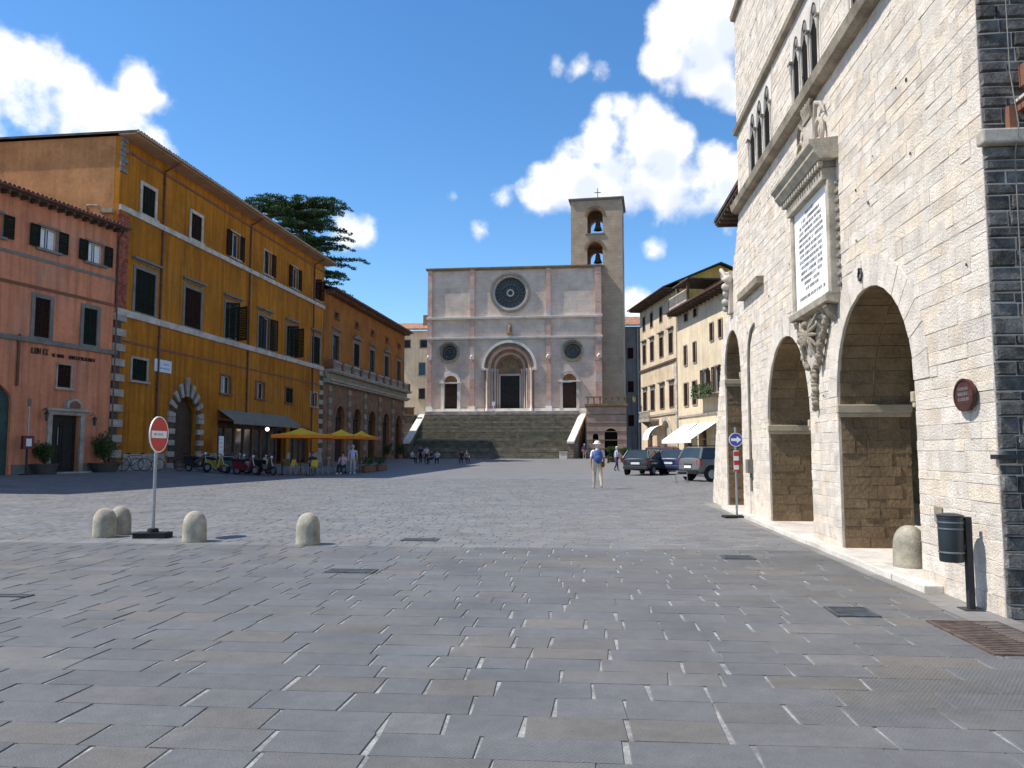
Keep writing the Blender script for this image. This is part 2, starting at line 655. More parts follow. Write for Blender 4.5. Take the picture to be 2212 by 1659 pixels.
M('void', (0.012, 0.011, 0.010), 0.3, 2.0, 0.95, 0.1, 10, 0.1)
M('sash_white', (0.62, 0.62, 0.60), 0.08, 3.0, 0.6, 0.05, 40)
M('curtain', (0.78, 0.77, 0.74), 0.08, 6.0, 0.95, 0.3, 14)
M('iron', (0.025, 0.025, 0.027), 0.25, 5.0, 0.6, 0.2, 50, 0.4)
M('church_stone', (0.54, 0.455, 0.39), 0.12, 0.35, 0.9, 0.3, 14, 0.2, stain=0.28, streak=0.12, col2=(0.52, 0.47, 0.45))
M('church_pink', (0.58, 0.37, 0.29), 0.14, 0.6, 0.9, 0.3, 14, 0.2, stain=0.2)
M('church_white', (0.74, 0.68, 0.60), 0.10, 1.2, 0.85, 0.3, 20, 0.2, stain=0.14)
M('church_brown', (0.26, 0.17, 0.095), 0.2, 1.2, 0.85, 0.3, 20, 0.2, stain=0.2)
M('lunette', (0.46, 0.24, 0.085), 0.25, 2.0, 0.85, 0.2, 20, 0.2)
brick_mat('tower_stone', (0.42, 0.31, 0.215), (0.46, 0.34, 0.24), (0.36, 0.27, 0.19), 0.9, 0.42, 0.02, 0.3, 0.9, 0.12, stain=0.22)
brick_mat('flank_stone', (0.47, 0.315, 0.235), (0.52, 0.36, 0.28), (0.40, 0.28, 0.21), 0.8, 0.4, 0.02, 0.3, 0.9, 0.12, stain=0.25)
brick_mat('rubble', (0.26, 0.19, 0.14), (0.33, 0.26, 0.20), (0.17, 0.13, 0.10), 0.6, 0.33, 0.03, 0.6, 0.9, 0.15, stain=0.35)
brick_mat('church_ashlar', (0.67, 0.53, 0.43), (0.73, 0.57, 0.45), (0.59, 0.47, 0.39), 1.1, 0.5, 0.015, 0.2, 0.9, 0.10, stain=0.24)
M('stair_light', (0.20, 0.18, 0.135), 0.3, 1.0, 0.9, 0.6, 14, 0.2, stain=0.45)
M('stair_stone', (0.15, 0.135, 0.098), 0.3, 1.2, 0.9, 0.6, 14, 0.2, stain=0.4, col2=(0.115, 0.12, 0.085))
M('cedar_bark', (0.09, 0.065, 0.045), 0.25, 3.0, 0.9, 0.5, 20)
M('cedar_needles', (0.055, 0.105, 0.038), 0.35, 0.7, 0.8, 0.0, 20, 0.2, tint=True)
M('leaves', (0.05, 0.085, 0.025), 0.35, 2.5, 0.75, 0.0, 20, 0.25, tint=True)
M('flowers', (0.42, 0.05, 0.06), 0.3, 8.0, 0.8, 0.0, 20)
M('terracotta', (0.33, 0.14, 0.08), 0.15, 4.0, 0.85, 0.2, 40)
M('concrete_cream', (0.43, 0.385, 0.30), 0.2, 5.0, 0.9, 0.7, 45, 0.2, stain=0.4, streak=0.3)
M('sign_red', (0.50, 0.012, 0.016), 0.05, 3.0, 0.35, 0.0, 20, 0.5)
M('sign_white', (0.80, 0.80, 0.80), 0.04, 3.0, 0.4, 0.0, 20, 0.5)
M('sign_blue', (0.025, 0.07, 0.42), 0.05, 3.0, 0.35, 0.0, 20, 0.5)
M('zinc', (0.32, 0.33, 0.34), 0.12, 6.0, 0.45, 0.05, 40, 0.5, metal=0.7)
M('rubber', (0.018, 0.018, 0.019), 0.2, 8.0, 0.85, 0.2, 60)
M('bin_blue', (0.02, 0.028, 0.033), 0.15, 5.0, 0.45, 0.05, 40, 0.5)
M('rust', (0.12, 0.085, 0.066), 0.3, 9.0, 0.8, 0.5, 60)
M('cast_iron', (0.075, 0.08, 0.085), 0.25, 9.0, 0.6, 0.5, 60, 0.4)
M('oval_brown', (0.065, 0.027, 0.021), 0.25, 12.0, 0.6, 0.3, 40)
M('marble', (0.86, 0.85, 0.83), 0.05, 2.0, 0.6, 0.05, 30, 0.3)
M('engraved', (0.20, 0.19, 0.18), 0.2, 6.0, 0.9, 0.0, 30)
M('tablet_frame', (0.42, 0.37, 0.29), 0.2, 4.0, 0.85, 0.4, 30, 0.2, stain=0.35)
M('canvas_grey', (0.21, 0.20, 0.16), 0.12, 2.0, 0.9, 0.2, 30)
M('canvas_white', (0.78, 0.77, 0.74), 0.06, 2.0, 0.9, 0.2, 30)
M('canvas_yellow', (0.88, 0.46, 0.02), 0.10, 1.5, 0.85, 0.2, 30)
M('canvas_orange', (0.75, 0.20, 0.02), 0.10, 1.5, 0.85, 0.2, 30)
M('wood', (0.16, 0.08, 0.035), 0.25, 6.0, 0.7, 0.2, 40)
M('roll_gate', (0.035, 0.075, 0.062), 0.2, 3.0, 0.6, 0.1, 40, 0.4)
M('bell_bronze', (0.08, 0.075, 0.055), 0.2, 3.0, 0.5, 0.1, 30, 0.5)
glass_mat('window_glass')
glass_mat('rose_glass', (0.018, 0.022, 0.024), 0.35)
glass_mat('car_glass', (0.02, 0.028, 0.03), 0.04)


def bump_chisel():
    """slanting chisel strokes on the dressed paving stones"""
    m = MATS['paving']
    N, L = m.node_tree.nodes, m.node_tree.links
    bp = [n for n in N if n.type == 'BUMP'][0]
    tc = [n for n in N if n.type == 'TEX_COORD'][0]
    mp = N.new('ShaderNodeMapping')
    mp.inputs['Rotation'].default_value = (0, 0, RAD(38))
    L.new(tc.outputs['Object'], mp.inputs['Vector'])
    wv = N.new('ShaderNodeTexWave')
    wv.inputs['Scale'].default_value = 13.0
    wv.inputs['Distortion'].default_value = 1.6
    wv.inputs['Detail'].default_value = 2.0
    L.new(mp.outputs[0], wv.inputs['Vector'])
    nz = N.new('ShaderNodeTexNoise')
    nz.inputs['Scale'].default_value = 0.45
    L.new(tc.outputs['Object'], nz.inputs['Vector'])
    r = N.new('ShaderNodeMapRange')
    r.inputs[1].default_value = 0.42
    r.inputs[2].default_value = 0.60
    r.inputs[4].default_value = 0.55
    L.new(nz.outputs['Fac'], r.inputs[0])
    mu = N.new('ShaderNodeMath')
    mu.operation = 'MULTIPLY'
    L.new(wv.outputs['Fac'], mu.inputs[0])
    L.new(r.outputs[0], mu.inputs[1])
    b2 = N.new('ShaderNodeBump')
    b2.inputs['Strength'].default_value = 0.5
    b2.inputs['Distance'].default_value = 0.006
    L.new(mu.outputs[0], b2.inputs['Height'])
    L.new(bp.outputs[0], b2.inputs['Normal'])
    L.new(b2.outputs[0], N['Principled BSDF'].inputs['Normal'])


bump_chisel()


# ------------------------------------------------------------------ ground
DR = Vector((0.0879, 0.9961))          # direction of the town hall front
NR = Vector((0.9961, -0.0879))         # along the paving rows


def build_ground():
    xs = [-400, -200, -100, -60] + [-40 + k for k in range(0, 64)] + [30, 45, 80, 200, 400]
    ys = [-200, -60, -20, -5] + list(range(0, 112)) + [118, 130, 160, 260, 600]
    mb = MB()
    for y in ys:
        for x in xs:
            mb._v([(x, y, zg(x, y) if -40 <= x <= 30 and -5 <= y <= 130 else 0.0 if y < 60 else 0.48)])
    n = len(xs)
    for j in range(len(ys) - 1):
        for i in range(n - 1):
            a = j * n + i
            mb._f((a, a + 1, a + n + 1, a + n), True)
    g = mb.build('ground', 'paving_far')
    tag(g, 'grey stone paving of the town square', kind='structure')
    return g


GROUND = build_ground()
RX0, RY0 = 4.3787, 7.114               # near corner of the town hall


def wall_x(y):
    return RX0 + 0.08824 * (y - RY0)


def build_paving():
    """rows of dressed slabs laid square to the town hall"""
    cov = []       # rectangles kept free for the covers: (x0, x1, y0, y1)
    stones = []
    t = 0.6
    row = 0
    while t < 40:
        fine = t > 12.2
        d = R_.uniform(0.17, 0.24) if fine else R_.uniform(0.28, 0.37)
        a = -24.0 + R_.uniform(-0.5, 0)
        lim = 8.5
        while a < lim:
            ln = R_.uniform(0.22, 0.42) if fine else R_.choice((R_.uniform(0.28, 0.45), R_.uniform(0.4, 0.62), R_.uniform(0.5, 0.85)))
            c = NR * (a + ln / 2) + DR * (t + d / 2)
            if c.y > 0.2 and c.x - 0.3 * ln < wall_x(c.y) - 0.02 + (30 if c.y < RY0 - 0.3 or c.y > 23 else 0) and -20.4 < c.x < 9.2:
                stones.extend(cut_cover((a, a + ln, t, t + d)))
            a += ln
        t += d
        row += 1
    bed = MB()
    gx = [-20 + 1.0 * k for k in range(31)]
    gy = [0.5 + 1.0 * k for k in range(40)]
    for y in gy:
        for x in gx:
            bed._v([(min(x, 8.9), y, zg(x, y) + 0.004)])
    n = len(gx)
    for j in range(len(gy) - 1):
        for i in range(n - 1):
            a = j * n + i
            bed._f((a, a + 1, a + n + 1, a + n), True)
    b = bed.build('mortar_bed', 'mortar', GROUND)

    def add(mb, st):
        a0, a1, t0, t1 = st
        gj, gr = R_.uniform(0.003, 0.010), R_.uniform(0.0002, 0.0012)
        if t0 > 12.15:
            gj *= 0.4
        a0 += gj
        a1 -= gj
        t0 += gr
        t1 -= gr
        hh = 0.0075 + R_.uniform(-.0006, .001)
        tl = (R_.uniform(-0.0018, 0.0018), R_.uniform(-0.0006, 0.0006))
        jt = [(R_.uniform(-.012, .012), R_.uniform(-.0015, .0015)) for _ in range(4)]
        mb.t = R_.choice((R_.uniform(0.88, 1.0), R_.uniform(0.95, 1.05), R_.uniform(1.0, 1.10)))
        if t0 > 12.15:
            mb.t *= 1.36
        mb.w = R_.choice((0, 0, 0, 0, 0.1, 0.2, R_.uniform(0.15, 0.5)))
        base, top = [], []
        for k, (aa, tt) in enumerate(((a0, t0), (a1, t0), (a1, t1), (a0, t1))):
            aa += jt[k][0]
            tt += jt[k][1]
            p = NR * aa + DR * tt
            z = zg(p.x, p.y)
            base.append((p.x, p.y, z + 0.001))
            sa = 1 if k in (0, 3) else -1
            st_ = 1 if k < 2 else -1
            q = NR * (aa + sa * 0.007) + DR * (tt + st_ * 0.0016)
            top.append((q.x, q.y, z + 0.004 + hh + sa * tl[0] + st_ * tl[1]))
        i = mb._v(base + top)
        for q in ((4, 5, 6, 7), (0, 1, 5, 4), (1, 2, 6, 5), (2, 3, 7, 6), (3, 0, 4, 7)):
            mb._f([i + k for k in q])
    # the slabs that show largest are pieces of their own
    def seen(st):
        c = NR * ((st[0] + st[1]) / 2) + DR * ((st[2] + st[3]) / 2)
        if c.y < 3.4 or abs(c.x) > 0.66 * c.y + 0.4:
            return 0
        return (st[1] - st[0]) * (st[3] - st[2]) / c.y ** 3
    stones.sort(key=seen, reverse=True)
    for st in stones[:300]:
        mb = MB()
        add(mb, st)
        mb.build('paving_slab', 'paving', GROUND, tint=True)
    mb = MB()
    for st in stones[300:]:
        add(mb, st)
    tag(mb.build('paving_slabs', 'paving', GROUND, tint=True), 'grey stone paving slabs further off', kind='stuff')


COVERS = [  # centre x, y, half size along rows, half size along the front, material, label
    (3.13, 7.40, 0.19, 0.21, 'cast_iron', 'small dark iron drain cover in the paving beside the larger rusty one'),
    (3.86, 6.42, 0.30, 0.58, 'rust', 'large rusty brown drain grating in the paving by the stone corner'),
    (3.14, 11.10, 0.21, 0.17, 'cast_iron', 'dark iron cover in the paving in front of the largest arch'),
    (-1.53, 13.26, 0.30, 0.16, 'cast_iron', 'dark iron cover in the paving right of the lone bollard'),
    (-1.98, 9.86, 0.30, 0.14, 'cast_iron', 'dark iron cover in open paving in front of the lone bollard'),
    (-5.2, 8.22, 0.28, 0.06, 'cast_iron', 'narrow dark slot drain in the paving in front of the no entry sign'),
]


def cut_cover(st):
    """the parts of a slab that lie outside the covers"""
    todo = [st]
    for cx, cy, a, b, *_ in COVERS:
        c = Vector((cx, cy))
        l, r, f, n = c.dot(NR) - a, c.dot(NR) + a, c.dot(DR) - b, c.dot(DR) + b
        nxt = []
        for a0, a1, t0, t1 in todo:
            if a1 <= l or a0 >= r or t1 <= f or t0 >= n:
                nxt.append((a0, a1, t0, t1))
                continue
            if a0 < l:
                nxt.append((a0, l, t0, t1))
            if a1 > r:
                nxt.append((r, a1, t0, t1))
            m0, m1 = max(a0, l), min(a1, r)
            if t0 < f:
                nxt.append((m0, m1, t0, f))
            if t1 > n:
                nxt.append((m0, m1, n, t1))
        todo = [q for q in nxt if q[1] - q[0] > 0.035 and q[3] - q[2] > 0.02]
    return todo


build_paving()


def build_covers():
    for cx, cy, a, b, mat, label in COVERS:
        rz = math.atan2(-0.0879, 0.9961)
        t = thing('drain_cover', label, 'drain cover', (cx, cy, zg(cx, cy) + 0.004), rz)
        f = MB()
        w = 0.03
        for q in ((-a, a, -b, -b + w), (-a, a, b - w, b), (-a, -a + w, -b + w, b - w), (a - w, a, -b + w, b - w)):
            f.box(q[0], q[1], q[2], q[3], 0, 0.02)
        f.build('frame', mat, t)
        MB().box(-a + w, a - w, -b + w, b - w, 0, 0.006).build('pit', 'void', t)
        n = max(2, int((2 * b - 2 * w) / 0.055))
        if b < 0.1:
            n = 1
        s = (2 * b - 2 * w) / n
        for k in range(n):
            y0 = -b + w + k * s
            MB().box(-a + w, a - w, y0 + s * 0.18, y0 + s * 0.82, 0.004, 0.017).build('bar', mat, t)


    # pale kerb slabs where the paving meets the town hall
    s = -0.9
    while s < 15.6:
        ln = R_.uniform(0.6, 1.1)
        w = R_.uniform(0.33, 0.38)
        m = MB()
        m.t = R_.uniform(1.5, 1.9)
        m.w = R_.uniform(0.1, 0.4)
        pts = []
        for z in (0.001, 0.021):
            for ss, o in ((s + .004, w), (s + ln - .004, w), (s + ln - .004, -.02), (s + .004, -.02)):
                pts.append((RX0 + 0.0879 * ss - 0.9961 * o, RY0 + 0.9961 * ss + 0.0879 * o, z))
        m.hexa(pts)
        m.build('kerb_slab', 'paving', GROUND, tint=True)
        s += ln


build_covers()


# ------------------------------------------------------------------ stone town hall on the right
HALL = thing('stone_town_hall', 'tall pale stone town hall with three round arches and lancet windows', 'building',
             (RX0, RY0, 0.0), math.atan2(0.9961, 0.0879) + math.pi)
# local x = - distance from the near corner, y into the building, z up


def far_edge(z):
    pts = [(0, 15.7), (2, 14.9), (3.6, 14.0), (4.5, 13.4), (5.4, 12.5), (6.2, 11.7), (7.0, 11.12), (20, 11.05)]
    for (za, sa), (zb, sb) in zip(pts, pts[1:]):
        if za <= z <= zb:
            return -(sa + (sb - sa) * (z - za) / (zb - za))
    return -11.05


ARCHES = [(-12.33, 1.02, 3.45), (-7.25, 1.46, 2.12), (-3.05, 1.345, 2.28)]   # centre, half width, springing
LANCETS = [(-8.78, 0.33, 7.30, 8.25, 0.66), (-5.45, 0.26, 7.30, 8.22, 0.52), (-2.3, 0.33, 7.30, 8.35, 0.66)]  # centre, half width, sill, spring, pitch
HALL_TOP = 13.6


def lancet(cx, hw, z0, zs):
    p = [(cx - hw, z0), (cx + hw, z0), (cx + hw, zs)]
    for k in range(1, 6):
        a = k / 6.0
        p.append((cx + hw * math.cos(a * math.pi / 2) ** 0.9, zs + hw * 1.9 * math.sin(a * math.pi / 2)))
    p.append((cx, zs + hw * 2.0))
    for k in range(5, 0, -1):
        a = k / 6.0
        p.append((cx - hw * math.cos(a * math.pi / 2) ** 0.9, zs + hw * 1.9 * math.sin(a * math.pi / 2)))
    p.append((cx - hw, zs))
    return p


def build_hall():
    outline = [(0, 0.0), (0, HALL_TOP), (-11.05, HALL_TOP)] + [(far_edge(z), z) for z in (7.0, 6.2, 5.4, 4.5, 3.6, 2.0)] + [(-15.7, 0.0)]
    outline = outline[::-1]
    holes = [arch(cx, hw, 0.1, zs, 24) for cx, hw, zs in ARCHES]
    for cx, hw, z0, zs, pitch in LANCETS:
        for k in (-1, 0, 1):
            holes.append(lancet(cx + k * pitch, hw * 0.80, z0, zs))
    wall = MB().prism([outline] + holes, 0.0, 1.0).build('wall', 'wall_core', HALL)
    MB().box(-1.0, 0, 1.0, 6.0, 0, HALL_TOP).build('return_wall', 'shaded_core', HALL)
    MB().box(-15.0, -1.0, 5.6, 6.0, 0, HALL_TOP).build('back_wall', 'wall_core', HALL)
    MB().box(-11.0, -10.4, 1.0, 5.6, 4.3, HALL_TOP).build('end_wall', 'wall_core', HALL)
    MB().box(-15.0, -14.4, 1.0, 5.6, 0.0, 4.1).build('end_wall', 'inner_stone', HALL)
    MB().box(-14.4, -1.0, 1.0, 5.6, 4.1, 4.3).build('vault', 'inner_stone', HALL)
    MB().box(-11.3, 0.3, -0.3, 6.3, HALL_TOP, HALL_TOP + 0.25).build('roof', 'roof_tile', HALL)
    MB().box(-14.4, -1.0, 1.002, 5.6, 0.0, 0.1).build('portico_floor', 'travertine_plain', HALL)
    # linings of the three passages: rough stone reveals with an impost band
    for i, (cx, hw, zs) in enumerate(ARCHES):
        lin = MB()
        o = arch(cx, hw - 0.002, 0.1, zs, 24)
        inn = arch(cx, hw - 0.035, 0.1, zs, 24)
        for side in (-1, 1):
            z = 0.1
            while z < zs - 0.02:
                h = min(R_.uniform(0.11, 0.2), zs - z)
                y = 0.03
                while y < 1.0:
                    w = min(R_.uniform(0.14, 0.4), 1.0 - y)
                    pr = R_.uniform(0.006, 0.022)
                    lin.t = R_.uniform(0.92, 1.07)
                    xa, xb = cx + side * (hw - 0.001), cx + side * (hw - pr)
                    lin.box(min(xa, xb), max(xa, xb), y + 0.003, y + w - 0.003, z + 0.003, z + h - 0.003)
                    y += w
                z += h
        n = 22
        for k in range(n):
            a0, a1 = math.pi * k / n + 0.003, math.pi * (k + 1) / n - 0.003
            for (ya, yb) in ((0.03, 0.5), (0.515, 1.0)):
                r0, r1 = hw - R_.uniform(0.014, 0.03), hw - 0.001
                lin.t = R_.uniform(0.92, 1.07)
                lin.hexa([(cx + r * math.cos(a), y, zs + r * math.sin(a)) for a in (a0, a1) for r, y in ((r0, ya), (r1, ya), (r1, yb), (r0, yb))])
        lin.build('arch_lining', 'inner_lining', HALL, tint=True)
        for side in (-1, 1):
            ib = MB()
            xa, xb = cx + side * (hw - 0.0005), cx + side * (hw - 0.075)
            ib.box(min(xa, xb), max(xa, xb), -0.03, 1.02, zs - 0.24, zs - 0.12)
            xb = cx + side * (hw - 0.055)
            ib.box(min(xa, xb), max(xa, xb), -0.02, 1.01, zs - 0.3, zs - 0.239)
            ib.build('impost', 'impost_stone', HALL, bevel=0.012)
    # base course: a low pale step along the front
    st = MB()
    for k in range(14):
        xa, xb = -1.2 - k * 0.86, -1.2 - (k + 1) * 0.86 + 0.006
        st = MB()
        st.box(xb, xa, -0.20 - R_.uniform(0, .02), 0.0 if not any(abs((xa + xb) / 2 - c) < h for c, h, _ in ARCHES) else 1.0, -0.02, 0.095 + R_.uniform(0, .006))
        st.build('base_slab', 'travertine_plain', HALL, bevel=0.012)

    # ---- masonry of the front: every stone proud of its joints
    def intervals(z):
        iv = [(far_edge(z) + 0.01, 0.0)]
        for cx, hw, zs in ARCHES:
            if z < zs:
                h = hw
            elif z < zs + hw + 0.40:
                h = math.sqrt(max(0.0, (hw + 0.40) ** 2 - (z - zs) ** 2))
            else:
                continue
            nv = []
            for a, b in iv:
                if cx - h > a and cx + h < b:
                    nv += [(a, cx - h), (cx + h, b)]
                elif a < cx + h < b:
                    nv.append((cx + h, b))
                elif a < cx - h < b:
                    nv.append((a, cx - h))
                else:
                    nv.append((a, b))
            iv = nv
        for cx, hw, z0, zs, pitch in LANCETS:
            if z0 - 0.1 < z < zs + 0.9:
                nv = []
                h = pitch * 1.5 + 0.1
                for a, b in iv:
                    nv += [(a, cx - h), (cx + h, b)] if cx - h > a and cx + h < b else [(a, b)]
                iv = nv
        return [(a, b) for a, b in iv if b - a > 0.05]
    stones = []
    z = 0.0
    while z < HALL_TOP - 0.3:
        h = R_.choice((R_.uniform(0.09, 0.13), R_.uniform(0.11, 0.17), R_.uniform(0.15, 0.21)))
        for a, b in intervals(z + h / 2):
            x = a
            while x < b - 1e-3:
                ln = R_.choice((R_.uniform(0.12, 0.3), R_.uniform(0.2, 0.62)))
                if b - x - ln < 0.12:
                    ln = b - x
                stones.append((x, x + ln, z, z + h))
                x += ln
        z += h

    def add(mb, st):
        x0, x1, z0, z1 = st
        j = 0.0012
        pr = R_.choice((R_.uniform(0.002, 0.007), R_.uniform(0.003, 0.011)))
        mb.t = R_.choice((R_.uniform(0.94, 1.06), R_.uniform(0.84, 1.02), R_.uniform(0.98, 1.08)))
        mb.w = R_.choice((0.0, 0.0, 0.1, 0.25))
        e = 0.0045
        jj = [R_.uniform(-0.003, 0.003) for _ in range(8)]
        rim = [(x0 + j + jj[0], z0 + j + jj[1]), (x1 - j + jj[2], z0 + j + jj[3]), (x1 - j + jj[4], z1 - j + jj[5]), (x0 + j + jj[6], z1 - j + jj[7])]
        sg = ((1, 1), (-1, 1), (-1, -1), (1, -1))
        i = mb._v([(p[0], -0.0005, p[1]) for p in rim] + [(p[0] + e * s[0], -pr + R_.uniform(-.003, .003), p[1] + e * s[1]) for p, s in zip(rim, sg)])
        for q in ((4, 5, 6, 7), (0, 1, 5, 4), (1, 2, 6, 5), (2, 3, 7, 6), (3, 0, 4, 7)):
            mb._f([i + k for k in q])
    def seen(st):
        s = -(st[0] + st[1]) / 2
        X, Y = RX0 + 0.0879 * s, RY0 + 0.9961 * s
        zc = (st[2] + st[3]) / 2
        u = 1106 + 1700 * X / (Y + 0.084 * (zc - 1.5))
        v = 972 - 1700 * (zc - 1.5) / Y
        if v < -30:
            return 0
        return (st[1] - st[0]) * (st[3] - st[2]) / Y ** 3
    stones.sort(key=seen, reverse=True)
    for st in stones[:300]:
        mb = MB()
        add(mb, st)
        mb.build('stone', 'travertine', wall, tint=True)
    mb = MB()
    for st in stones[300:]:
        add(mb, st)
    tag(mb.build('stonework', 'travertine', wall, tint=True), 'pale squared stones of the front', kind='stuff')
    # voussoirs
    for cx, hw, zs in ARCHES:
        n = int((hw + 0.2) * math.pi / 0.27)
        for k in range(n):
            a0, a1 = math.pi * k / n + 0.004, math.pi * (k + 1) / n - 0.004
            pr = R_.uniform(0.008, 0.018)
            mb = MB()
            mb.t = R_.uniform(0.92, 1.08)
            mb.hexa([(cx + r * math.cos(a), y, zs + r * math.sin(a)) for a in (a0, a1) for r, y in ((hw + .001, -pr), (hw + 0.395, -pr), (hw + 0.395, -0.0005), (hw + .001, -0.0005))])
            mb.build('voussoir', 'travertine', wall, tint=True)
    # return wall, rough, its shade put into the stone colour, each stone a piece
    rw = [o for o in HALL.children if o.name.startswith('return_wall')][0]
    z = 0.0
    rest = MB()
    cnt = 0
    while z < 9.0:
        h = R_.uniform(0.09, 0.17)
        y = 0.0
        while y < 5.9:
            ln = R_.uniform(0.14, 0.42)
            mb = MB() if y < 1.1 and z < 6.5 and cnt < 280 else rest
            mb.t = R_.uniform(0.6, 1.35)
            pr = R_.uniform(0.008, 0.05)
            y1, z1 = min(y + ln, 6.0), z + h
            e = 0.012
            jq = [R_.uniform(.001, .012) for _ in range(8)]
            a = [(0.0005, y + jq[0], z + jq[1]), (0.0005, y1 - jq[2], z + jq[3]), (0.0005, y1 - jq[4], z1 - jq[5]), (0.0005, y + jq[6], z1 - jq[7])]
            b = [(pr, y + .008 + e, z + .008 + e), (pr, y1 - .008 - e, z + .008 + e), (pr, y1 - .008 - e, z1 - .008 - e), (pr, y + .008 + e, z1 - .008 - e)]
            i = mb._v(a + b)
            for q in ((4, 5, 6, 7), (0, 1, 5, 4), (1, 2, 6, 5), (2, 3, 7, 6), (3, 0, 4, 7)):
                mb._f([i + k for k in q])
            if mb is not rest:
                cnt += 1
                mb.build('stone', 'shaded_stone', rw, tint=True)
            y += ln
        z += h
    tag(rest.build('stonework', 'shaded_stone', rw, tint=True), kind='stuff')
    # ledge on the return wall, with a bit of tiled coping above it
    MB().box(0.0, 0.14, -0.06, 5.9, 4.30, 4.44).build('ledge', 'trim_stone', HALL, bevel=0.02)
    c = MB()
    c.box(0.05, 0.30, 0.30, 1.6, 4.62, 4.70)
    c.build('tile_coping', 'brown_trim', HALL)
    MB().box(0.04, 0.34, 0.28, 1.6, 4.702, 4.73).build('coping_edge', 'white_trim', HALL)
    MB().box(0.02, 0.10, 0.20, 0.27, 4.445, 4.66).build('clay_pipe', 'brown_trim', HALL)
    MB().box(0.045, 0.16, 0.33, 1.6, 4.85, 5.05).build('brick_patch', 'brown_trim', HALL)
    MB().tube([(0.075, 0.23, 8.6), (0.08, 0.235, 5.0), (0.17, 0.24, 4.45), (0.09, 0.235, 4.2), (0.08, 0.235, 2.2)], 0.006, 6).build('cable', 'grey_trim', HALL)
    p = MB()
    p.cyl((0.10, 0.30, 0.0), (0.10, 0.30, 2.3), 0.05, n=14)
    p.build('drainpipe', 'pipe_blue', HALL)
    for zz in (0.5, 1.4, 2.2):
        MB().lathe([(0.058, zz), (0.058, zz + 0.04)], (0.10, 0.30, 0), 14).build('pipe_clip', 'zinc', HALL)
    MB().box(-0.02, 0.11, -0.06, 0.2, 1.42, 1.46).build('iron_spike', 'iron', HALL)
    # string courses
    MB().prism([[(-0.17, 7.10), (-0.20, 7.24), (-0.14, 7.29), (0.0, 7.29), (0.0, 7.06), (-0.08, 7.06)][::-1]], -11.12, 0.05, 'x').build('string_course', 'weathered_stone', HALL)
    MB().prism([[(-0.09, 8.96), (-0.11, 9.05), (0.0, 9.08), (0.0, 8.93)][::-1]], -11.10, 0.04, 'x').build('string_course', 'weathered_stone', HALL)
    MB().prism([[(-0.09, 11.8), (-0.11, 11.9), (0.0, 11.93), (0.0, 11.77)][::-1]], -11.10, 0.04, 'x').build('string_course', 'weathered_stone', HALL)
    # lancet windows: colonnettes, cusped heads, dark panes
    for cx, hw, z0, zs, pitch in LANCETS:
        top = zs + hw * 0.8 * 2 + 0.12
        face = [lancet(cx + k * pitch, hw * 0.80, z0, zs)[0:] for k in (-1, 0, 1)]
        fr = MB()
        x0, x1 = cx - 1.5 * pitch - 0.08, cx + 1.5 * pitch + 0.08
        fr.prism([rect(x0, x1, z0 - 0.02, top)] + face, -0.010, -0.0005)
        w = fr.build('window', 'travertine_plain', HALL)
        for k in (-1, 0, 1):
            xx = cx + k * pitch
            MB().prism([lancet(xx, hw * 0.795, z0 + .003, zs)], 0.014, 0.05).build('pane', 'void', w)
            # cusps in the pointed head
            cu = MB()
            for sgn in (-1, 1):
                cu.prism([[(xx + sgn * hw * 0.79, zs - 0.02), (xx + sgn * hw * 0.24, zs + 0.10), (xx + sgn * hw * 0.30, zs + 0.22), (xx + sgn * hw * 0.62, zs + 0.36), (xx + sgn * hw * 0.79, zs + 0.1)]], -0.004, 0.0135)
            cu.ball((xx, 0.006, zs + hw * 1.15), (hw * .28, 0.012, hw * .28), 8, 6)
            cu.build('cusp', 'dark_carving', w)
        for k in (-1.5, -0.5, 0.5, 1.5):
            xx = cx + k * pitch
            cl = MB()
            cl.lathe([(0.04, 0), (0.04, 0.05), (0.022, 0.08), (0.02, zs - z0 - 0.16), (0.03, zs - z0 - 0.14), (0.045, zs - z0 - 0.02), (0.045, zs - z0 + 0.02)], (xx, -0.02, z0), 12)
            cl.build('colonnette', 'white_trim', w)
            MB().box(xx - 0.07, xx + 0.07, -0.07, -0.011, zs + 0.02, zs + 0.06).build('capital', 'weathered_stone', w)
        MB().box(x0 - 0.05, x1 + 0.05, -0.10, 0.0, z0 - 0.06, z0 - 0.018).build('sill', 'weathered_stone', w)
    # slanting stone shelf, groove beside the far arch, putlog ring
    MB().box(-10.75, -8.75, -0.16, 0.0, 4.90, 5.06).build('stone_shelf', 'weathered_stone', HALL, bevel=0.015)
    g = MB()
    pth = [(-10.32, -0.03, 0.6), (-10.32, -0.03, 3.4), (-10.22, -0.03, 3.85), (-9.95, -0.03, 4.12), (-9.65, -0.03, 4.2)]
    g.tube(pth, 0.035, 6)
    g.build('wall_groove', 'grey_trim', HALL)  # groove line of the blind arch, drawn as a raised grey tube
    MB().box(-10.46, -10.2, -0.12, 0.0, 1.0, 1.30).build('meter_box', 'grey_trim', HALL)
    r = MB()
    r.tube([(-3.22 + 0.06 * math.cos(2 * math.pi * k / 12), -0.03, 3.82 + 0.07 * math.sin(2 * math.pi * k / 12)) for k in range(12)], 0.014, 6, closed=True)
    r.cyl((-3.22, 0, 3.9), (-3.22, -0.05, 3.9), 0.02)
    r.build('iron_ring', 'iron', HALL)
    # carved bracket on the far shoulder
    cb = MB()
    for k, (s, zz, rr) in enumerate(((12.3, 5.0, .10), (12.22, 5.16, .13), (12.15, 5.36, .12), (12.1, 5.52, .15), (12.02, 5.7, .13), (12.16, 5.82, .12), (12.3, 5.86, .1))):
        cb.ball((-s, -0.12, zz), (rr * 0.85, rr, rr * 0.8), 9, 6, 0.12)
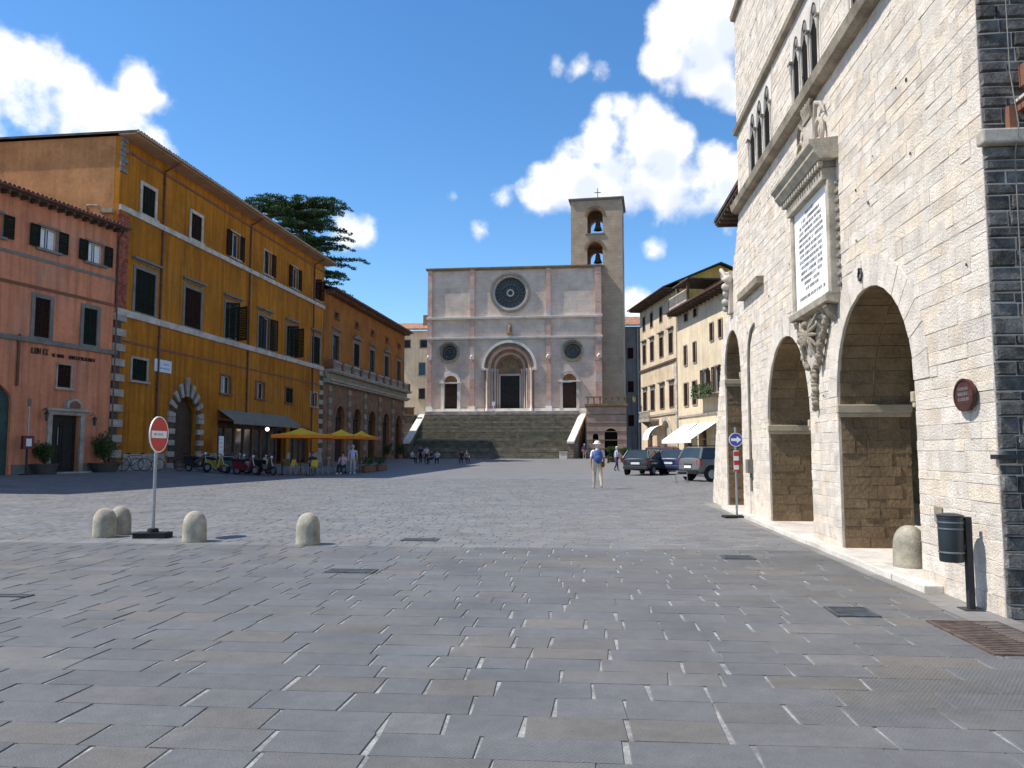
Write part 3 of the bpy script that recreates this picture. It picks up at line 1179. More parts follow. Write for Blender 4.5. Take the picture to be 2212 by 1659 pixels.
    cb.tube([(-12.0, -0.14, 5.6), (-12.1, -0.2, 5.85), (-12.25, -0.24, 5.98), (-12.42, -0.2, 5.94), (-12.45, -0.16, 5.82), (-12.36, -0.14, 5.76)], 0.05, 7)
    cb.box(-12.35, -12.0, -0.1, 0.0, 4.86, 5.9)
    cb.build('carved_bracket', 'white_trim', HALL)
    # scattered pits and putlog holes
    ph = MB()
    for _ in range(60):
        s, zz = R_.uniform(0.2, 10.8), R_.uniform(1.0, 12.5)
        if any(abs(-s - cx) < hw + .5 and zz < zs + hw + .5 for cx, hw, zs in ARCHES):
            continue
        rr = R_.uniform(0.008, 0.022)
        ph.box(-s - rr, -s + rr, -0.0212, -0.019, zz - rr, zz + rr)
    tag(ph.build('pits', 'void', wall), kind='stuff')
    return wall


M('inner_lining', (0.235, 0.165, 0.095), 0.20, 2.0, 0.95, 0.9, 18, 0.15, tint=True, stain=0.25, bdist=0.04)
M('impost_stone', (0.46, 0.38, 0.27), 0.12, 3.0, 0.85, 0.3, 20, 0.2)
M('dark_carving', (0.20, 0.185, 0.17), 0.2, 6.0, 0.85, 0.3, 20)
M('pipe_blue', (0.02, 0.026, 0.05), 0.1, 4.0, 0.45, 0.05, 30, 0.5)
HALL_WALL = build_hall()


def hall_pt(s, out, z):
    """world point: s metres from the near corner along the front, out metres proud of it"""
    return (RX0 + 0.0879 * s - 0.9961 * out, RY0 + 0.9961 * s + 0.0879 * out, z)


HALL_ROT = HALL.rotation_euler[2]


def letter_rows(mb, x0, x1, z, h, y, fill=0.85, seed=1, out=0.003):
    """rows of unreadable carved or raised letters: upright, slanting and cross strokes"""
    r = random.Random(seed)
    w = h * 0.62
    x = x0
    th = h * 0.14
    while x < x1 - w:
        if r.random() > fill:
            x += w * 0.8
            continue
        k = r.randrange(6)
        mb.box(x, x + th, y - out, y, z, z + h)
        if k in (0, 1, 2):
            mb.box(x + w * .66, x + w * .66 + th, y - out, y, z, z + h)
        if k in (0, 3, 4):
            mb.box(x + th, x + w * .66, y - out, y, z + h - th, z + h)
        if k in (1, 3):
            mb.box(x + th, x + w * .66, y - out, y, z + h * .45, z + h * .45 + th)
        if k in (2, 4, 5):
            mb.box(x + th, x + w * .66, y - out, y, z, z + th)
        x += w


def build_tablet():
    t = thing('memorial_tablet', 'white marble inscription tablet under a dentil cornice on the stone front', 'tablet', hall_pt(5.12, 0, 3.6), HALL_ROT)
    # local x toward the camera side, z from 3.6
    slab = MB().box(-0.90, 0.90, -0.10, 0.0, 0.20, 1.86).build('marble_slab', 'marble', t)
    ins = MB()
    widths = (0.5, 1.0, 1.2, 1.25, 1.3, 1.3, 1.35, 1.25, 1.3, 1.2, 1.15, 1.2, 0.9, 0.7, 1.45)
    for k, w in enumerate(widths):
        z = 1.70 - k * 0.094
        letter_rows(ins, -w / 2, w / 2, z - (0.04 if k == 14 else 0), 0.052, -0.1005, 0.86, 40 + k)
    ins.build('inscription', 'engraved', slab)
    for sgn in (-1, 1):
        x = sgn * 0.97
        MB().box(x - 0.065, x + 0.065, -0.14, 0.0, 0.16, 1.86).build('side_moulding', 'tablet_frame', t, bevel=0.015)
        for k in range(12):
            MB().ball((sgn * 1.085, -0.02, 0.28 + k * 0.135), (0.035, 0.045, 0.045), 8, 5).build('bead', 'dark_carving', t)
    MB().box(-1.0, 1.0, -0.20, 0.0, 1.862, 2.03).build('frieze', 'tablet_frame', t)
    for k in range(17):
        x = -1.02 + k * 0.128
        MB().box(x - 0.035, x + 0.035, -0.27, -0.201, 2.03, 2.11).build('dentil', 'tablet_frame', t)
    MB().box(-1.04, 1.04, -0.205, 0.0, 2.032, 2.118).build('dentil_band', 'dark_carving', t)
    MB().prism([[(0.0, 2.12), (-0.28, 2.12), (-0.33, 2.2), (-0.36, 2.22), (-0.36, 2.28), (-0.42, 2.34), (-0.42, 2.40), (0.0, 2.44)][::-1]], -1.16, 1.16, 'x').build('cornice', 'tablet_frame', t)
    MB().prism([[(0.0, 0.02), (-0.20, 0.06), (-0.22, 0.15), (-0.16, 0.20), (0.0, 0.20)][::-1]], -1.02, 1.02, 'x').build('sill', 'tablet_frame', t)
    for sgn in (-1, 1):
        MB().prism([[(0.0, -0.22), (-0.09, -0.14), (-0.17, 0.0), (-0.17, 0.02), (0.0, 0.018)][::-1]], sgn * 0.8 - 0.09, sgn * 0.8 + 0.09, 'x').build('bracket', 'weathered_stone', t)
    # carved crest under the sill: eagle on a shield, garlands, a long drop
    c = thing('carved_crest', 'carved stone crest with garlands and a long drop under the inscription tablet', 'carving', hall_pt(5.3, 0, 2.5), HALL_ROT)
    sh = MB()
    sh.prism([[(-0.30, 1.02), (-0.34, 0.7), (-0.22, 0.42), (0.0, 0.25), (0.22, 0.42), (0.34, 0.7), (0.30, 1.02), (0, 1.1)]], -0.10, 0.0)
    sh.ball((0, -0.09, 0.72), (0.2, 0.07, 0.26), 10, 7)
    sh.build('shield', 'white_trim', c, bevel=0.02)
    eg = MB()
    eg.ball((0, -0.16, 0.78), (0.08, 0.06, 0.16), 9, 6)
    eg.ball((0.02, -0.19, 0.98), (0.05, 0.06, 0.06), 8, 6)
    eg.build('eagle_body', 'weathered_stone', c)
    for sgn in (-1, 1):
        w = MB()
        for k in range(5):
            a = 0.35 + k * 0.28
            w.tube([(sgn * 0.06, -0.14, 0.86 - k * 0.03), (sgn * (0.2 + .05 * math.cos(a)), -0.17, 0.92 - k * 0.06), (sgn * (0.50 - k * 0.05), -0.12, 1.12 - k * 0.17)], [0.035, 0.045, 0.015], 6)
        w.build('wing', 'weathered_stone', c)
        gl = MB()
        pts = [(sgn * 0.62, -0.05, 1.12), (sgn * 0.72, -0.06, 0.98), (sgn * 0.60, -0.07, 0.80), (sgn * 0.45, -0.08, 0.62), (sgn * 0.36, -0.08, 0.44), (sgn * 0.22, -0.08, 0.28)]
        for p, q in zip(pts, pts[1:]):
            for k in range(3):
                f = k / 3
                gl.ball((p[0] + (q[0] - p[0]) * f, p[1], p[2] + (q[2] - p[2]) * f), R_.uniform(0.045, 0.075), 7, 5, 0.2)
        gl.build('garland', 'weathered_stone', c)
        rb = MB()
        rb.tube([(sgn * 0.5, -0.04, 1.2), (sgn * 0.78, -0.08, 1.26), (sgn * 0.98, -0.05, 1.16), (sgn * 1.02, -0.04, 1.06), (sgn * 0.92, -0.05, 1.0)], [0.03, 0.045, 0.05, 0.035, 0.02], 6)
        rb.build('ribbon', 'white_trim', c)
    dr = MB()
    for k in range(9):
        dr.ball((0.02 * math.sin(k * 2), -0.06, 0.24 - k * 0.072), (0.075 - k * 0.005, 0.06, 0.055), 8, 5, 0.2)
    dr.build('drop', 'weathered_stone', c)
    # crest above the cornice: shield between scrolls with plumes
    c2 = thing('carved_crest', 'carved stone crest with scrolls and plumes standing above the tablet cornice', 'carving', hall_pt(5.12, 0, 6.0), HALL_ROT)
    s2 = MB()
    s2.prism([[(-0.24, 0.72), (-0.26, 0.42), (-0.16, 0.16), (0.0, 0.05), (0.16, 0.16), (0.26, 0.42), (0.24, 0.72)]], -0.10, 0.0)
    s2.ball((0, -0.09, 0.45), (0.15, 0.06, 0.22), 10, 7)
    s2.build('shield', 'white_trim', c2, bevel=0.02)
    cr = MB()
    cr.box(-0.2, 0.2, -0.12, 0.0, 0.74, 0.82)
    for k in range(5):
        cr.tube([(-0.16 + k * 0.08, -0.08, 0.82), (-0.2 + k * 0.1, -0.12, 0.95), (-0.22 + k * 0.11, -0.1, 1.03)], [0.03, 0.025, 0.04], 6)
    cr.build('crown', 'weathered_stone', c2)
    for sgn in (-1, 1):
        sc = MB()
        pts = []
        for k in range(16):
            a = k / 15 * 3.6 * math.pi / 2
            rr = 0.26 - 0.013 * k
            pts.append((sgn * (0.52 - rr * math.cos(a)), -0.07, 0.33 + rr * math.sin(a) * 1.15))
        sc.tube(pts, 0.035, 6)
        sc.tube([(sgn * 0.28, -0.07, 0.7), (sgn * 0.45, -0.09, 0.86), (sgn * 0.62, -0.07, 0.78), (sgn * 0.72, -0.05, 0.6)], [0.02, 0.04, 0.035, 0.015], 6)
        sc.build('scroll', 'white_trim' if sgn > 0 else 'weathered_stone', c2)
    sp = MB()
    sp.tube([(-1.0, -0.06, 0.02), (-0.86, -0.08, 0.16), (-0.62, -0.06, 0.12)], 0.035, 6)
    sp.build('side_scroll', 'weathered_stone', c2)


build_tablet()


# ------------------------------------------------------------------ windows, roofs and pipes shared by the houses
_shut = {}


def shutter_mesh(w, h, mat):
    """louvred leaf, hinge at x = 0, front towards -y"""
    key = (round(w, 2), round(h, 2), mat)
    if key not in _shut:
        mb = MB()
        fr = 0.07
        mb.box(0, fr, -0.045, 0, 0, h)
        mb.box(w - fr, w, -0.045, 0, 0, h)
        for z in (0, h / 2 - fr / 2, h - fr):
            mb.box(fr, w - fr, -0.045, 0, z, z + fr)
        n = max(4, int(h / 0.12))
        for k in range(n):
            z = fr + (h - 2 * fr) * (k + 0.5) / n
            mb.hexa([(fr, -0.040, z - .05), (w - fr, -0.040, z - .05), (w - fr, -0.03, z - .05), (fr, -0.03, z - .05),
                     (fr, -0.012, z + .05), (w - fr, -0.012, z + .05), (w - fr, -0.002, z + .05), (fr, -0.002, z + .05)])
        _shut[key] = mb.mesh('shutter', mat)
    return _shut[key]


def window(b, holes, x0, x1, z0, z1, kind='closed', smat='shutter_green', trim='grey_trim', sur=0.16, sill=True, lintel=None, depth=0.22,
           curtain=False, name='window', sash='sash_white', proud=0.05):
    holes.append(rect(x0, x1, z0, z1))
    cx = (x0 + x1) / 2
    if sur:
        m = MB()
        m.prism([rect(x0 - sur, x1 + sur, z0 - (0 if sill else sur * .6), z1 + sur), rect(x0, x1, z0, z1)] if not sill else
                [[(x0 - sur, z0), (x0, z0), (x0, z1), (x1, z1), (x1, z0), (x1 + sur, z0), (x1 + sur, z1 + sur), (x0 - sur, z1 + sur)]], -proud, -0.0005)
        w = m.build(name, trim, b)
    else:
        w = None
    fr = MB()
    t = 0.05
    fr.prism([rect(x0 + .001, x1 - .001, z0 + .001, z1 - .001), rect(x0 + t, x1 - t, z0 + t, z1 - t)], depth - .06, depth - .01)
    fr.box(cx - .03, cx + .03, depth - .058, depth - .012, z0 + t, z1 - t)
    if w is None:
        w = fr.build(name, sash, b)
    else:
        fr.build('sash', sash, w)
    for xa, xb in ((x0 + t, cx - .03), (cx + .03, x1 - t)):
        MB().box(xa, xb, depth - .036, depth - .028, z0 + t, z1 - t).build('pane', 'window_glass', w)
    MB().box(x0 - .02, x1 + .02, depth + .16, depth + .17, z0, z1).build('room_dark', 'void', w)
    if curtain:
        for xa, xb in ((x0 + t + .03, cx - .10), (cx + .10, x1 - t - .03)):
            MB().box(xa, xb, depth - .055, depth - .045, z0 + t + .02, z1 - t - .02).build('curtain', 'curtain', w)
    lw = (x1 - x0) / 2
    h = z1 - z0
    if kind == 'closed':
        me = shutter_mesh(lw - .006, h - .01, smat)
        inst(me, 'shutter', w, (x0 + .003, 0.05, z0 + .005))
        inst(me, 'shutter', w, (cx + .003, 0.05, z0 + .005))
    elif kind == 'open':
        me = shutter_mesh(lw, h, smat)
        e = sur if sur else 0.02
        inst(me, 'shutter', w, (x0 - lw - e * .2, -proud - .012, z0), (0, 0, 0))
        inst(me, 'shutter', w, (x1 + e * .2, -proud - .012, z0), (0, 0, 0))
    elif kind == 'half':
        me = shutter_mesh(lw - .006, h - .01, smat)
        inst(me, 'shutter', w, (x0 + .003, 0.05, z0 + .005))
        inst(shutter_mesh(lw, h, smat), 'shutter', w, (x1 + (sur if sur else .02) * .2, -proud - .012, z0), (0, 0, R_.uniform(-.25, .0)))
    elif kind == 'ajar':
        me = shutter_mesh(lw, h, smat)
        inst(me, 'shutter', w, (x0, 0.02, z0), (0, 0, -1.15))
        inst(me, 'shutter', w, (x1, 0.02, z0), (0, 0, math.pi + 1.15))
    if sill:
        MB().box(x0 - sur - .08, x1 + sur + .08, -proud - .10, depth - .065, z0 - .12, z0 - .001).build('sill', trim, w)
    if lintel == 'flat':
        m = MB()
        m.box(x0 - sur - .04, x1 + sur + .04, -proud - .02, -.001, z1 + sur + .18, z1 + sur + .28)
        m.box(x0 - sur - .16, x1 + sur + .16, -.24, -.001, z1 + sur + .282, z1 + sur + .40)
        m.build('lintel', trim, w)
    elif lintel == 'pediment':
        m = MB()
        a, c2, zb = x0 - sur - .14, x1 + sur + .14, z1 + sur + .2
        m.prism([[(a, zb), (c2, zb), (c2, zb + .1), ((a + c2) / 2, zb + .5), (a, zb + .1)]], -.24, -.001)
        m.build('pediment', trim, w)
    return w


def tile_mesh(mat):
    mb = MB()
    n = 6
    pts0, pts1 = [], []
    for k in range(n + 1):
        a = math.pi * k / n
        pts0.append((0.095 * math.cos(a), -0.02, 0.075 * math.sin(a)))
        pts1.append((0.08 * math.cos(a), 0.5, 0.063 * math.sin(a) + .02))
    i = mb._v(pts0 + pts1)
    for k in range(n):
        mb._f((i + k, i + k + 1, i + n + 2 + k, i + n + 1 + k), True)
    j = mb._v([(p[0] * .8, p[1], p[2] * .8) for p in pts0])
    for k in range(n):
        mb._f((i + k, j + k, j + k + 1, i + k + 1))
    return mb.mesh('roof_tile', mat)


_tiles = {}


def roof_front(b, x0, x1, ze, over, ridge_y, pitch, tile='roof_tile', soff='soffit', hip0=0.0, hip1=0.0, tiles=True, back_y=None, gutter='copper_pipe', thick=0.12, end=0.25):
    """roof falling to the front: slab, soffit boards, gutter, a row of eave tiles"""
    rise = math.tan(pitch) * (ridge_y + over)
    by = back_y if back_y is not None else 2 * ridge_y
    m = MB()
    xa, xb = x0 - end, x1 + end
    zr = ze + rise
    m.hexa([(xa, -over, ze), (xb, -over, ze), (xb - hip1, ridge_y, zr), (xa + hip0, ridge_y, zr),
            (xa, -over, ze + thick), (xb, -over, ze + thick), (xb - hip1, ridge_y, zr + thick), (xa + hip0, ridge_y, zr + thick)])
    m.hexa([(xa + hip0, ridge_y, zr), (xb - hip1, ridge_y, zr), (xb, by + over, ze), (xa, by + over, ze),
            (xa + hip0, ridge_y, zr + thick), (xb - hip1, ridge_y, zr + thick), (xb, by + over, ze + thick), (xa, by + over, ze + thick)])
    if hip0:
        m.quad([(xa, -over, ze + thick), (xa + hip0, ridge_y, zr + thick), (xa, by + over, ze + thick)])
        m.quad([(xa, -over, ze), (xa, by + over, ze), (xa, by + over, ze + thick), (xa, -over, ze + thick)])
    if hip1:
        m.quad([(xb, -over, ze + thick), (xb, by + over, ze + thick), (xb - hip1, ridge_y, zr + thick)])
    r = m.build('roof', tile, b)
    MB().box(xa + .02, xb - .02, -over + .06, -.001, ze - .09, ze - .012).build('soffit', soff, r)
    if gutter:
        MB().tube([(xa, -over - .05, ze + .03), (xb, -over - .05, ze + .03)], 0.075, 8).build('gutter', gutter, r)
    if tiles:
        if tile not in _tiles:
            _tiles[tile] = tile_mesh(tile)
        n = int((xb - xa) / 0.24)
        for k in range(n):
            x = xa + 0.12 + k * 0.24
            inst(_tiles[tile], 'roof_tile', r, (x, -over - .03 + R_.uniform(-.02, .02), ze + thick - .01), (-pitch, R_.uniform(-.04, .04), R_.uniform(-.05, .05)))
    return r


def downpipe(b, x, z0, z1, over=0.5, mat='copper_pipe', r=0.06):
    m = MB()
    m.tube([(x, -over, z1 + .35), (x, -over + .1, z1 + .15), (x, -.09, z1 - .25), (x, -.09, z1 - .6), (x, -.09, z0)], r, 8)
    p = m.build('downpipe', mat, b)
    z = z0 + 1.5
    while z < z1 - 1:
        MB().box(x - r - .02, x + r + .02, -.16, -.0, z, z + .05).build('clip', mat, p)
        z += 3.0
    return p


# ------------------------------------------------------------------ ochre palace on the left
LROT = math.atan2(0.9919, 0.1266)
OCH = thing('ochre_palace', 'long ochre yellow palace with striped stone portal and dark shutters', 'building', (-20.77, 41.48, 0.0), LROT)


def build_ochre():
    b = OCH
    X0, X1, ZT = -0.70, 29.25, 18.25
    holes = []
    # top floor
    for k, (c, kind) in enumerate(((1.95, 'w'), (7.1, 'w'), (12.25, 'o'), (17.45, 'o'), (22.65, 'o'), (27.6, 'o'))):
        if kind == 'w':
            window(b, holes, c - .62, c + .62, 14.62, 16.25, 'closed', 'shutter_green' if k == 0 else 'shutter_brown', 'white_trim', 0.20)
        else:
            window(b, holes, c - .62, c + .62, 14.75, 16.5, ('open', 'half', 'open', 'ajar')[k - 2], 'shutter_brown', 'trim_stone', 0.12)
    for k, c in enumerate((1.95, 7.0, 12.1, 17.1, 22.2, 27.5)):
        window(b, holes, c - .95, c + .95, 9.08, 11.45, ('closed', 'closed', 'ajar', 'half', 'ajar', 'closed')[k], 'shutter_green' if k != 1 else 'shutter_brown', 'grey_trim', 0.20, lintel='flat', sill=False)
    for k, c in enumerate((1.7, 11.5, 16.75, 22.0, 27.3)):
        window(b, holes, c - .68, c + .68, 5.3, 6.48, 'closed' if k in (0, 3) else 'none', 'shutter_green', 'trim_stone' if k in (0, 4) else 'brown_trim', 0.14)
    portal = arch(6.55, 1.30, 0.42, 3.46, 18)
    holes.append(portal)
    shop = rect(10.6, 21.6, 0.45, 3.45)
    holes.append(shop)
    shop2 = rect(22.4, 26.3, 0.45, 3.3)
    holes.append(shop2)
    wall = MB().prism([rect(X0, X1, -0.3, ZT)] + holes, 0.0, 0.45).build('wall', 'ochre_plaster', b)
    MB().box(X0, X0 + 0.45, 0.45, 12.0, -0.3, ZT).build('end_wall', 'peach_plaster', b)
    MB().box(X0 - .006, X0 - .001, 0.3, 12.0, -0.3, ZT - .01).build('end_plaster', 'peach_plaster', b)
    MB().box(X1 - 0.45, X1, 0.45, 12.0, -0.3, ZT).build('end_wall', 'orange_plaster', b)
    MB().box(X0, X1, 12.0, 12.4, -0.3, ZT).build('back_wall', 'peach_plaster', b)
    roof_front(b, X0, X1, ZT + .05, 1.05, 6.0, RAD(17), tile='roof_tile_dark', soff='eave_peach', hip0=5.0, hip1=4.0, back_y=12.0, gutter='eave_peach')
    # brown frieze band, string courses, plinth
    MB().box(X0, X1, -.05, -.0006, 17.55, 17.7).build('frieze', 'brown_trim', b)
    for z, n, mt in ((14.22, 0.30, 'white_trim'), (8.62, 0.36, 'white_trim')):
        # the course is laid in long blocks
        x = X0
        while x < X1 - .1:
            ln = min(R_.uniform(1.4, 2.4), X1 - x)
            MB().box(x + .008, x + ln - .008, -.14 - R_.uniform(0, .012), -.0006, z, z + n).build('string_course_block', mt, wall)
            x += ln
    MB().box(X0, X1, -.04, -.0006, 7.25, 7.36).build('string_course', 'brown_trim', b)
    x = 0.9
    for xa, xb in ((0.5, 4.4), (8.75, 10.5), (21.7, 22.3), (26.4, X1)):
        MB().box(xa, xb, -.07, -.0006, -.3, 1.3).build('plinth', 'trim_stone', b)
    # striped quoins at the near corner: stone below, brick above, stone at the eave
    z, k = 0.3, 0
    while z < 8.5:
        w = 0.95 if k % 2 == 0 else 0.62
        MB().box(X0 - .05, X0 + w, -.12 if k % 2 == 0 else -.045, -.0006, z + .012, z + .40).build('quoin', 'trim_stone' if k % 2 == 0 else 'dark_trim', b, bevel=0.02)
        z += 0.40
        k += 1
    z = 9.0
    while z < 14.1:
        x = X0 - .02
        k += 1
        row = [0.25] * 4 if k % 2 else [0.125, .25, .25, .25, .125]
        for wv in row:
            mb = MB()
            mb.t = R_.uniform(0.7, 1.2)
            mb.box(x + .006, x + wv - .006, -.03 - R_.uniform(0, .01), -.0006, z + .008, z + .152)
            mb.build('brick', 'red_brick', wall, tint=True)
            x += wv
        z += 0.16
    z, k = 16.3, 0
    while z < 18.0:
        w = 0.55 if k % 2 == 0 else 0.3
        MB().box(X0 - .06, X0 + w, -.10, -.0006, z + .01, z + .27).build('quoin', 'dark_carving', b, bevel=0.02)
        z += 0.28
        k += 1
    # far corner quoins
    z, k = 0.4, 0
    while z < 8.4:
        w = 0.9 if k % 2 == 0 else 0.55
        MB().box(X1 - w, X1 + .05, -.10 if k % 2 == 0 else -.04, -.0006, z + .012, z + .42).build('quoin', 'trim_stone' if k % 2 == 0 else 'dark_trim', b, bevel=0.02)
        z += 0.43
        k += 1
    # portal: long and short voussoirs, striped jambs, a door of planks
    for side in (-1, 1):
        z, k = 0.42, 0
        while z < 3.4:
            w = 0.72 if k % 2 == 0 else 0.45
            xa, xb = 6.55 + side * 1.301, 6.55 + side * (1.30 + w)
            MB().box(min(xa, xb), max(xa, xb), -.17 if k % 2 == 0 else -.07, -.0006, z + .01, z + .325).build('portal_block', 'trim_stone' if k % 2 == 0 else 'dark_trim', wall, bevel=0.02)
            z += 0.338
            k += 1
    n = 17
    for k in range(n):
        a0, a1 = math.pi * k / n + .006, math.pi * (k + 1) / n - .006
        ln = 0.70 if k % 2 == 0 else 0.48
        mid = abs(k - n // 2)
        ln += max(0, 3 - mid) * 0.16
        pr = -.17 if k % 2 == 0 else -.07
        mb = MB()
        mb.hexa([(6.55 + r * math.cos(a), y, 3.46 + r * math.sin(a)) for a in (a0, a1) for r, y in ((1.301, pr), (1.30 + ln, pr), (1.30 + ln, -.0006), (1.301, -.0006))])
        mb.build('voussoir', 'trim_stone' if k % 2 == 0 else 'dark_trim', wall, bevel=0.02)
    d = MB().prism([arch(6.55, 1.295, 0.42, 3.46, 18)], 0.30, 0.38).build('door', 'door_brown', b)
    for k in range(8):
        x = 5.28 + k * 0.32
        MB().box(x + .01, x + .31, .27, .2995, .45, 3.4).build('plank', 'door_brown', d)
    MB().ball((6.75, .25, 1.6), .05, 8, 6).build('knob', 'iron', d)
    # shop front in the shade of an awning
    sf = MB()
    sf.box(10.6, 21.6, .40, .44, .45, 3.45)
    s = sf.build('shop_front', 'void', b)
    for k in range(8):
        x = 10.62 + k * 1.37
        MB().box(x, x + .14, .20, .38, .45, 3.4).build('post', 'wood', s)
        if k < 7:
            MB().box(x + .16, x + 1.35, .30, .32, .9 if k % 3 else .5, 3.0).build('pane', 'window_glass', s)
            MB().box(x + .16, x + 1.35, .24, .36, .45, .88 if k % 3 else .5).build('stall_riser', 'wood', s)
    MB().box(10.62, 21.58, .22, .38, 3.02, 3.40).build('fascia', 'door_brown', s)
    s = MB().box(22.4, 26.3, .40, .44, .45, 3.3).build('shop_front', 'void', b)
    for k in range(4):
        x = 22.42 + k * 1.25
        MB().box(x, x + .12, .20, .38, .45, 3.25).build('post', 'wood', s)
        if k < 3:
            MB().box(x + .14, x + 1.23, .30, .32, .7, 3.0).build('pane', 'window_glass', s)
    MB().box(22.3, 26.4, -.10, .1, 3.302, 3.5).build('shop_lintel', 'brown_trim', b)
    downpipe(b, 3.4, 0.45, 18.0, 1.0)
    downpipe(b, 14.5, 3.9, 18.0, 1.0)
    downpipe(b, 26.75, 0.45, 18.0, 1.0)
    # little stone bracket remains on the end gable
    m = MB()
    m.tube([(X0 - .02, 0.9, 14.2), (X0 - .3, 1.0, 14.35), (X0 - .3, 1.6, 14.4), (X0 - .02, 1.8, 14.3)], 0.07, 6)
    m.box(X0 - .25, X0 - .001, .2, .9, 14.0, 14.22)
    m.build('wall_bracket', 'weathered_stone', b)


build_ochre()


def lpt(x, y, z):
    """world point from the frame of the left fronts (x along, y inwards)"""
    return (-20.77 + 0.1266 * x - 0.9919 * y, 41.48 + 0.9919 * x + 0.1266 * y, z)


def build_awning():
    t = thing('shop_awning', 'grey canvas shop awning along the ochre palace above the cafe', 'awning', lpt(10.5, 0, 3.4), LROT)
    m = MB()
    n = 14
    for k in range(n):
        xa, xb = k * 0.8, (k + 1) * 0.8 - .004
        m.hexa([(xa, -1.15, .05), (xb, -1.15, .05), (xb, -.01, .80), (xa, -.01, .80), (xa, -1.15, .07), (xb, -1.15, .07), (xb, -.01, .82), (xa, -.01, .82)])
    m.build('canvas', 'canvas_grey', t)
    v = MB()
    for k in range(28):
        xa = k * 0.4
        v.prism([[(xa, .07), (xa, -.12), (xa + .1, -.18), (xa + .3, -.18), (xa + .398, -.12), (xa + .398, .07)]], -1.17, -1.155)
    v.build('valance', 'canvas_grey', t)
    for x in (0.05, 3.7, 7.4, 11.1):
        MB().tube([(x, -.01, .2), (x, -1.13, .04)], .02, 6).build('arm', 'zinc', t)
    # the lamp that is lit under it
    l = thing('hanging_lamp', 'small lit globe lamp hanging under the grey awning', 'lamp', lpt(16.4, -.8, 3.05), LROT)
    MB().ball((0, 0, -.02), .15, 12, 8).build('globe', 'lamp_glow', l)
    MB().cyl((0, 0, .12), (0, 0, .55), .012).build('rod', 'iron', l)
    MB().lathe([(.05, .12), (.06, .16), (0, .18)], (0, 0, 0), 10).build('cap', 'iron', l)
    # street plaque with blue lettering
    p = thing('street_plaque', 'white wall plaque with faint blue lettering on the ochre palace', 'plaque', lpt(3.95, 0, 6.35), LROT)
    MB().box(-.85, .85, -.06, -.001, -.36, .36).build('panel', 'plaque_white', p, bevel=.01)
    tx = MB()
    letter_rows(tx, -.55, -.15, .02, .22, -.061, .9, 5)
    letter_rows(tx, -.6, .6, -.18, .09, -.061, .8, 6)
    letter_rows(tx, .0, .6, .06, .10, -.061, .8, 8)
    tx.build('lettering', 'sign_blue', p)


def glow(name, col, strength):
    m = bpy.data.materials.new(name)
    m.use_nodes = True
    b = m.node_tree.nodes['Principled BSDF']
    b.inputs['Base Color'].default_value = col + (1,)
    b.inputs['Emission Color'].default_value = col + (1,)
    b.inputs['Emission Strength'].default_value = strength
    MATS[name] = m


glow('lamp_glow', (1.0, 0.86, 0.5), 2.2)
M('plaque_white', (0.60, 0.66, 0.72), 0.06, 3.0, 0.6, 0.0)
build_awning()

# ------------------------------------------------------------------ pink house
PINK = thing('pink_house', 'salmon pink three storey house with a dark shop door and tiled eave', 'building', (-20.865, 40.736, 0.0), math.atan2(1.0, 0.302))
PROT = PINK.rotation_euler[2]
PD = Vector((0.302, 1.0)).normalized()


def ppt(s, out, z):
    """world point on the pink front: s metres from its right end, out metres proud"""
    n = Vector((PD.y, -PD.x))
    p = Vector((-20.865, 40.736)) - PD * s + n * out
    return (p.x, p.y, z)


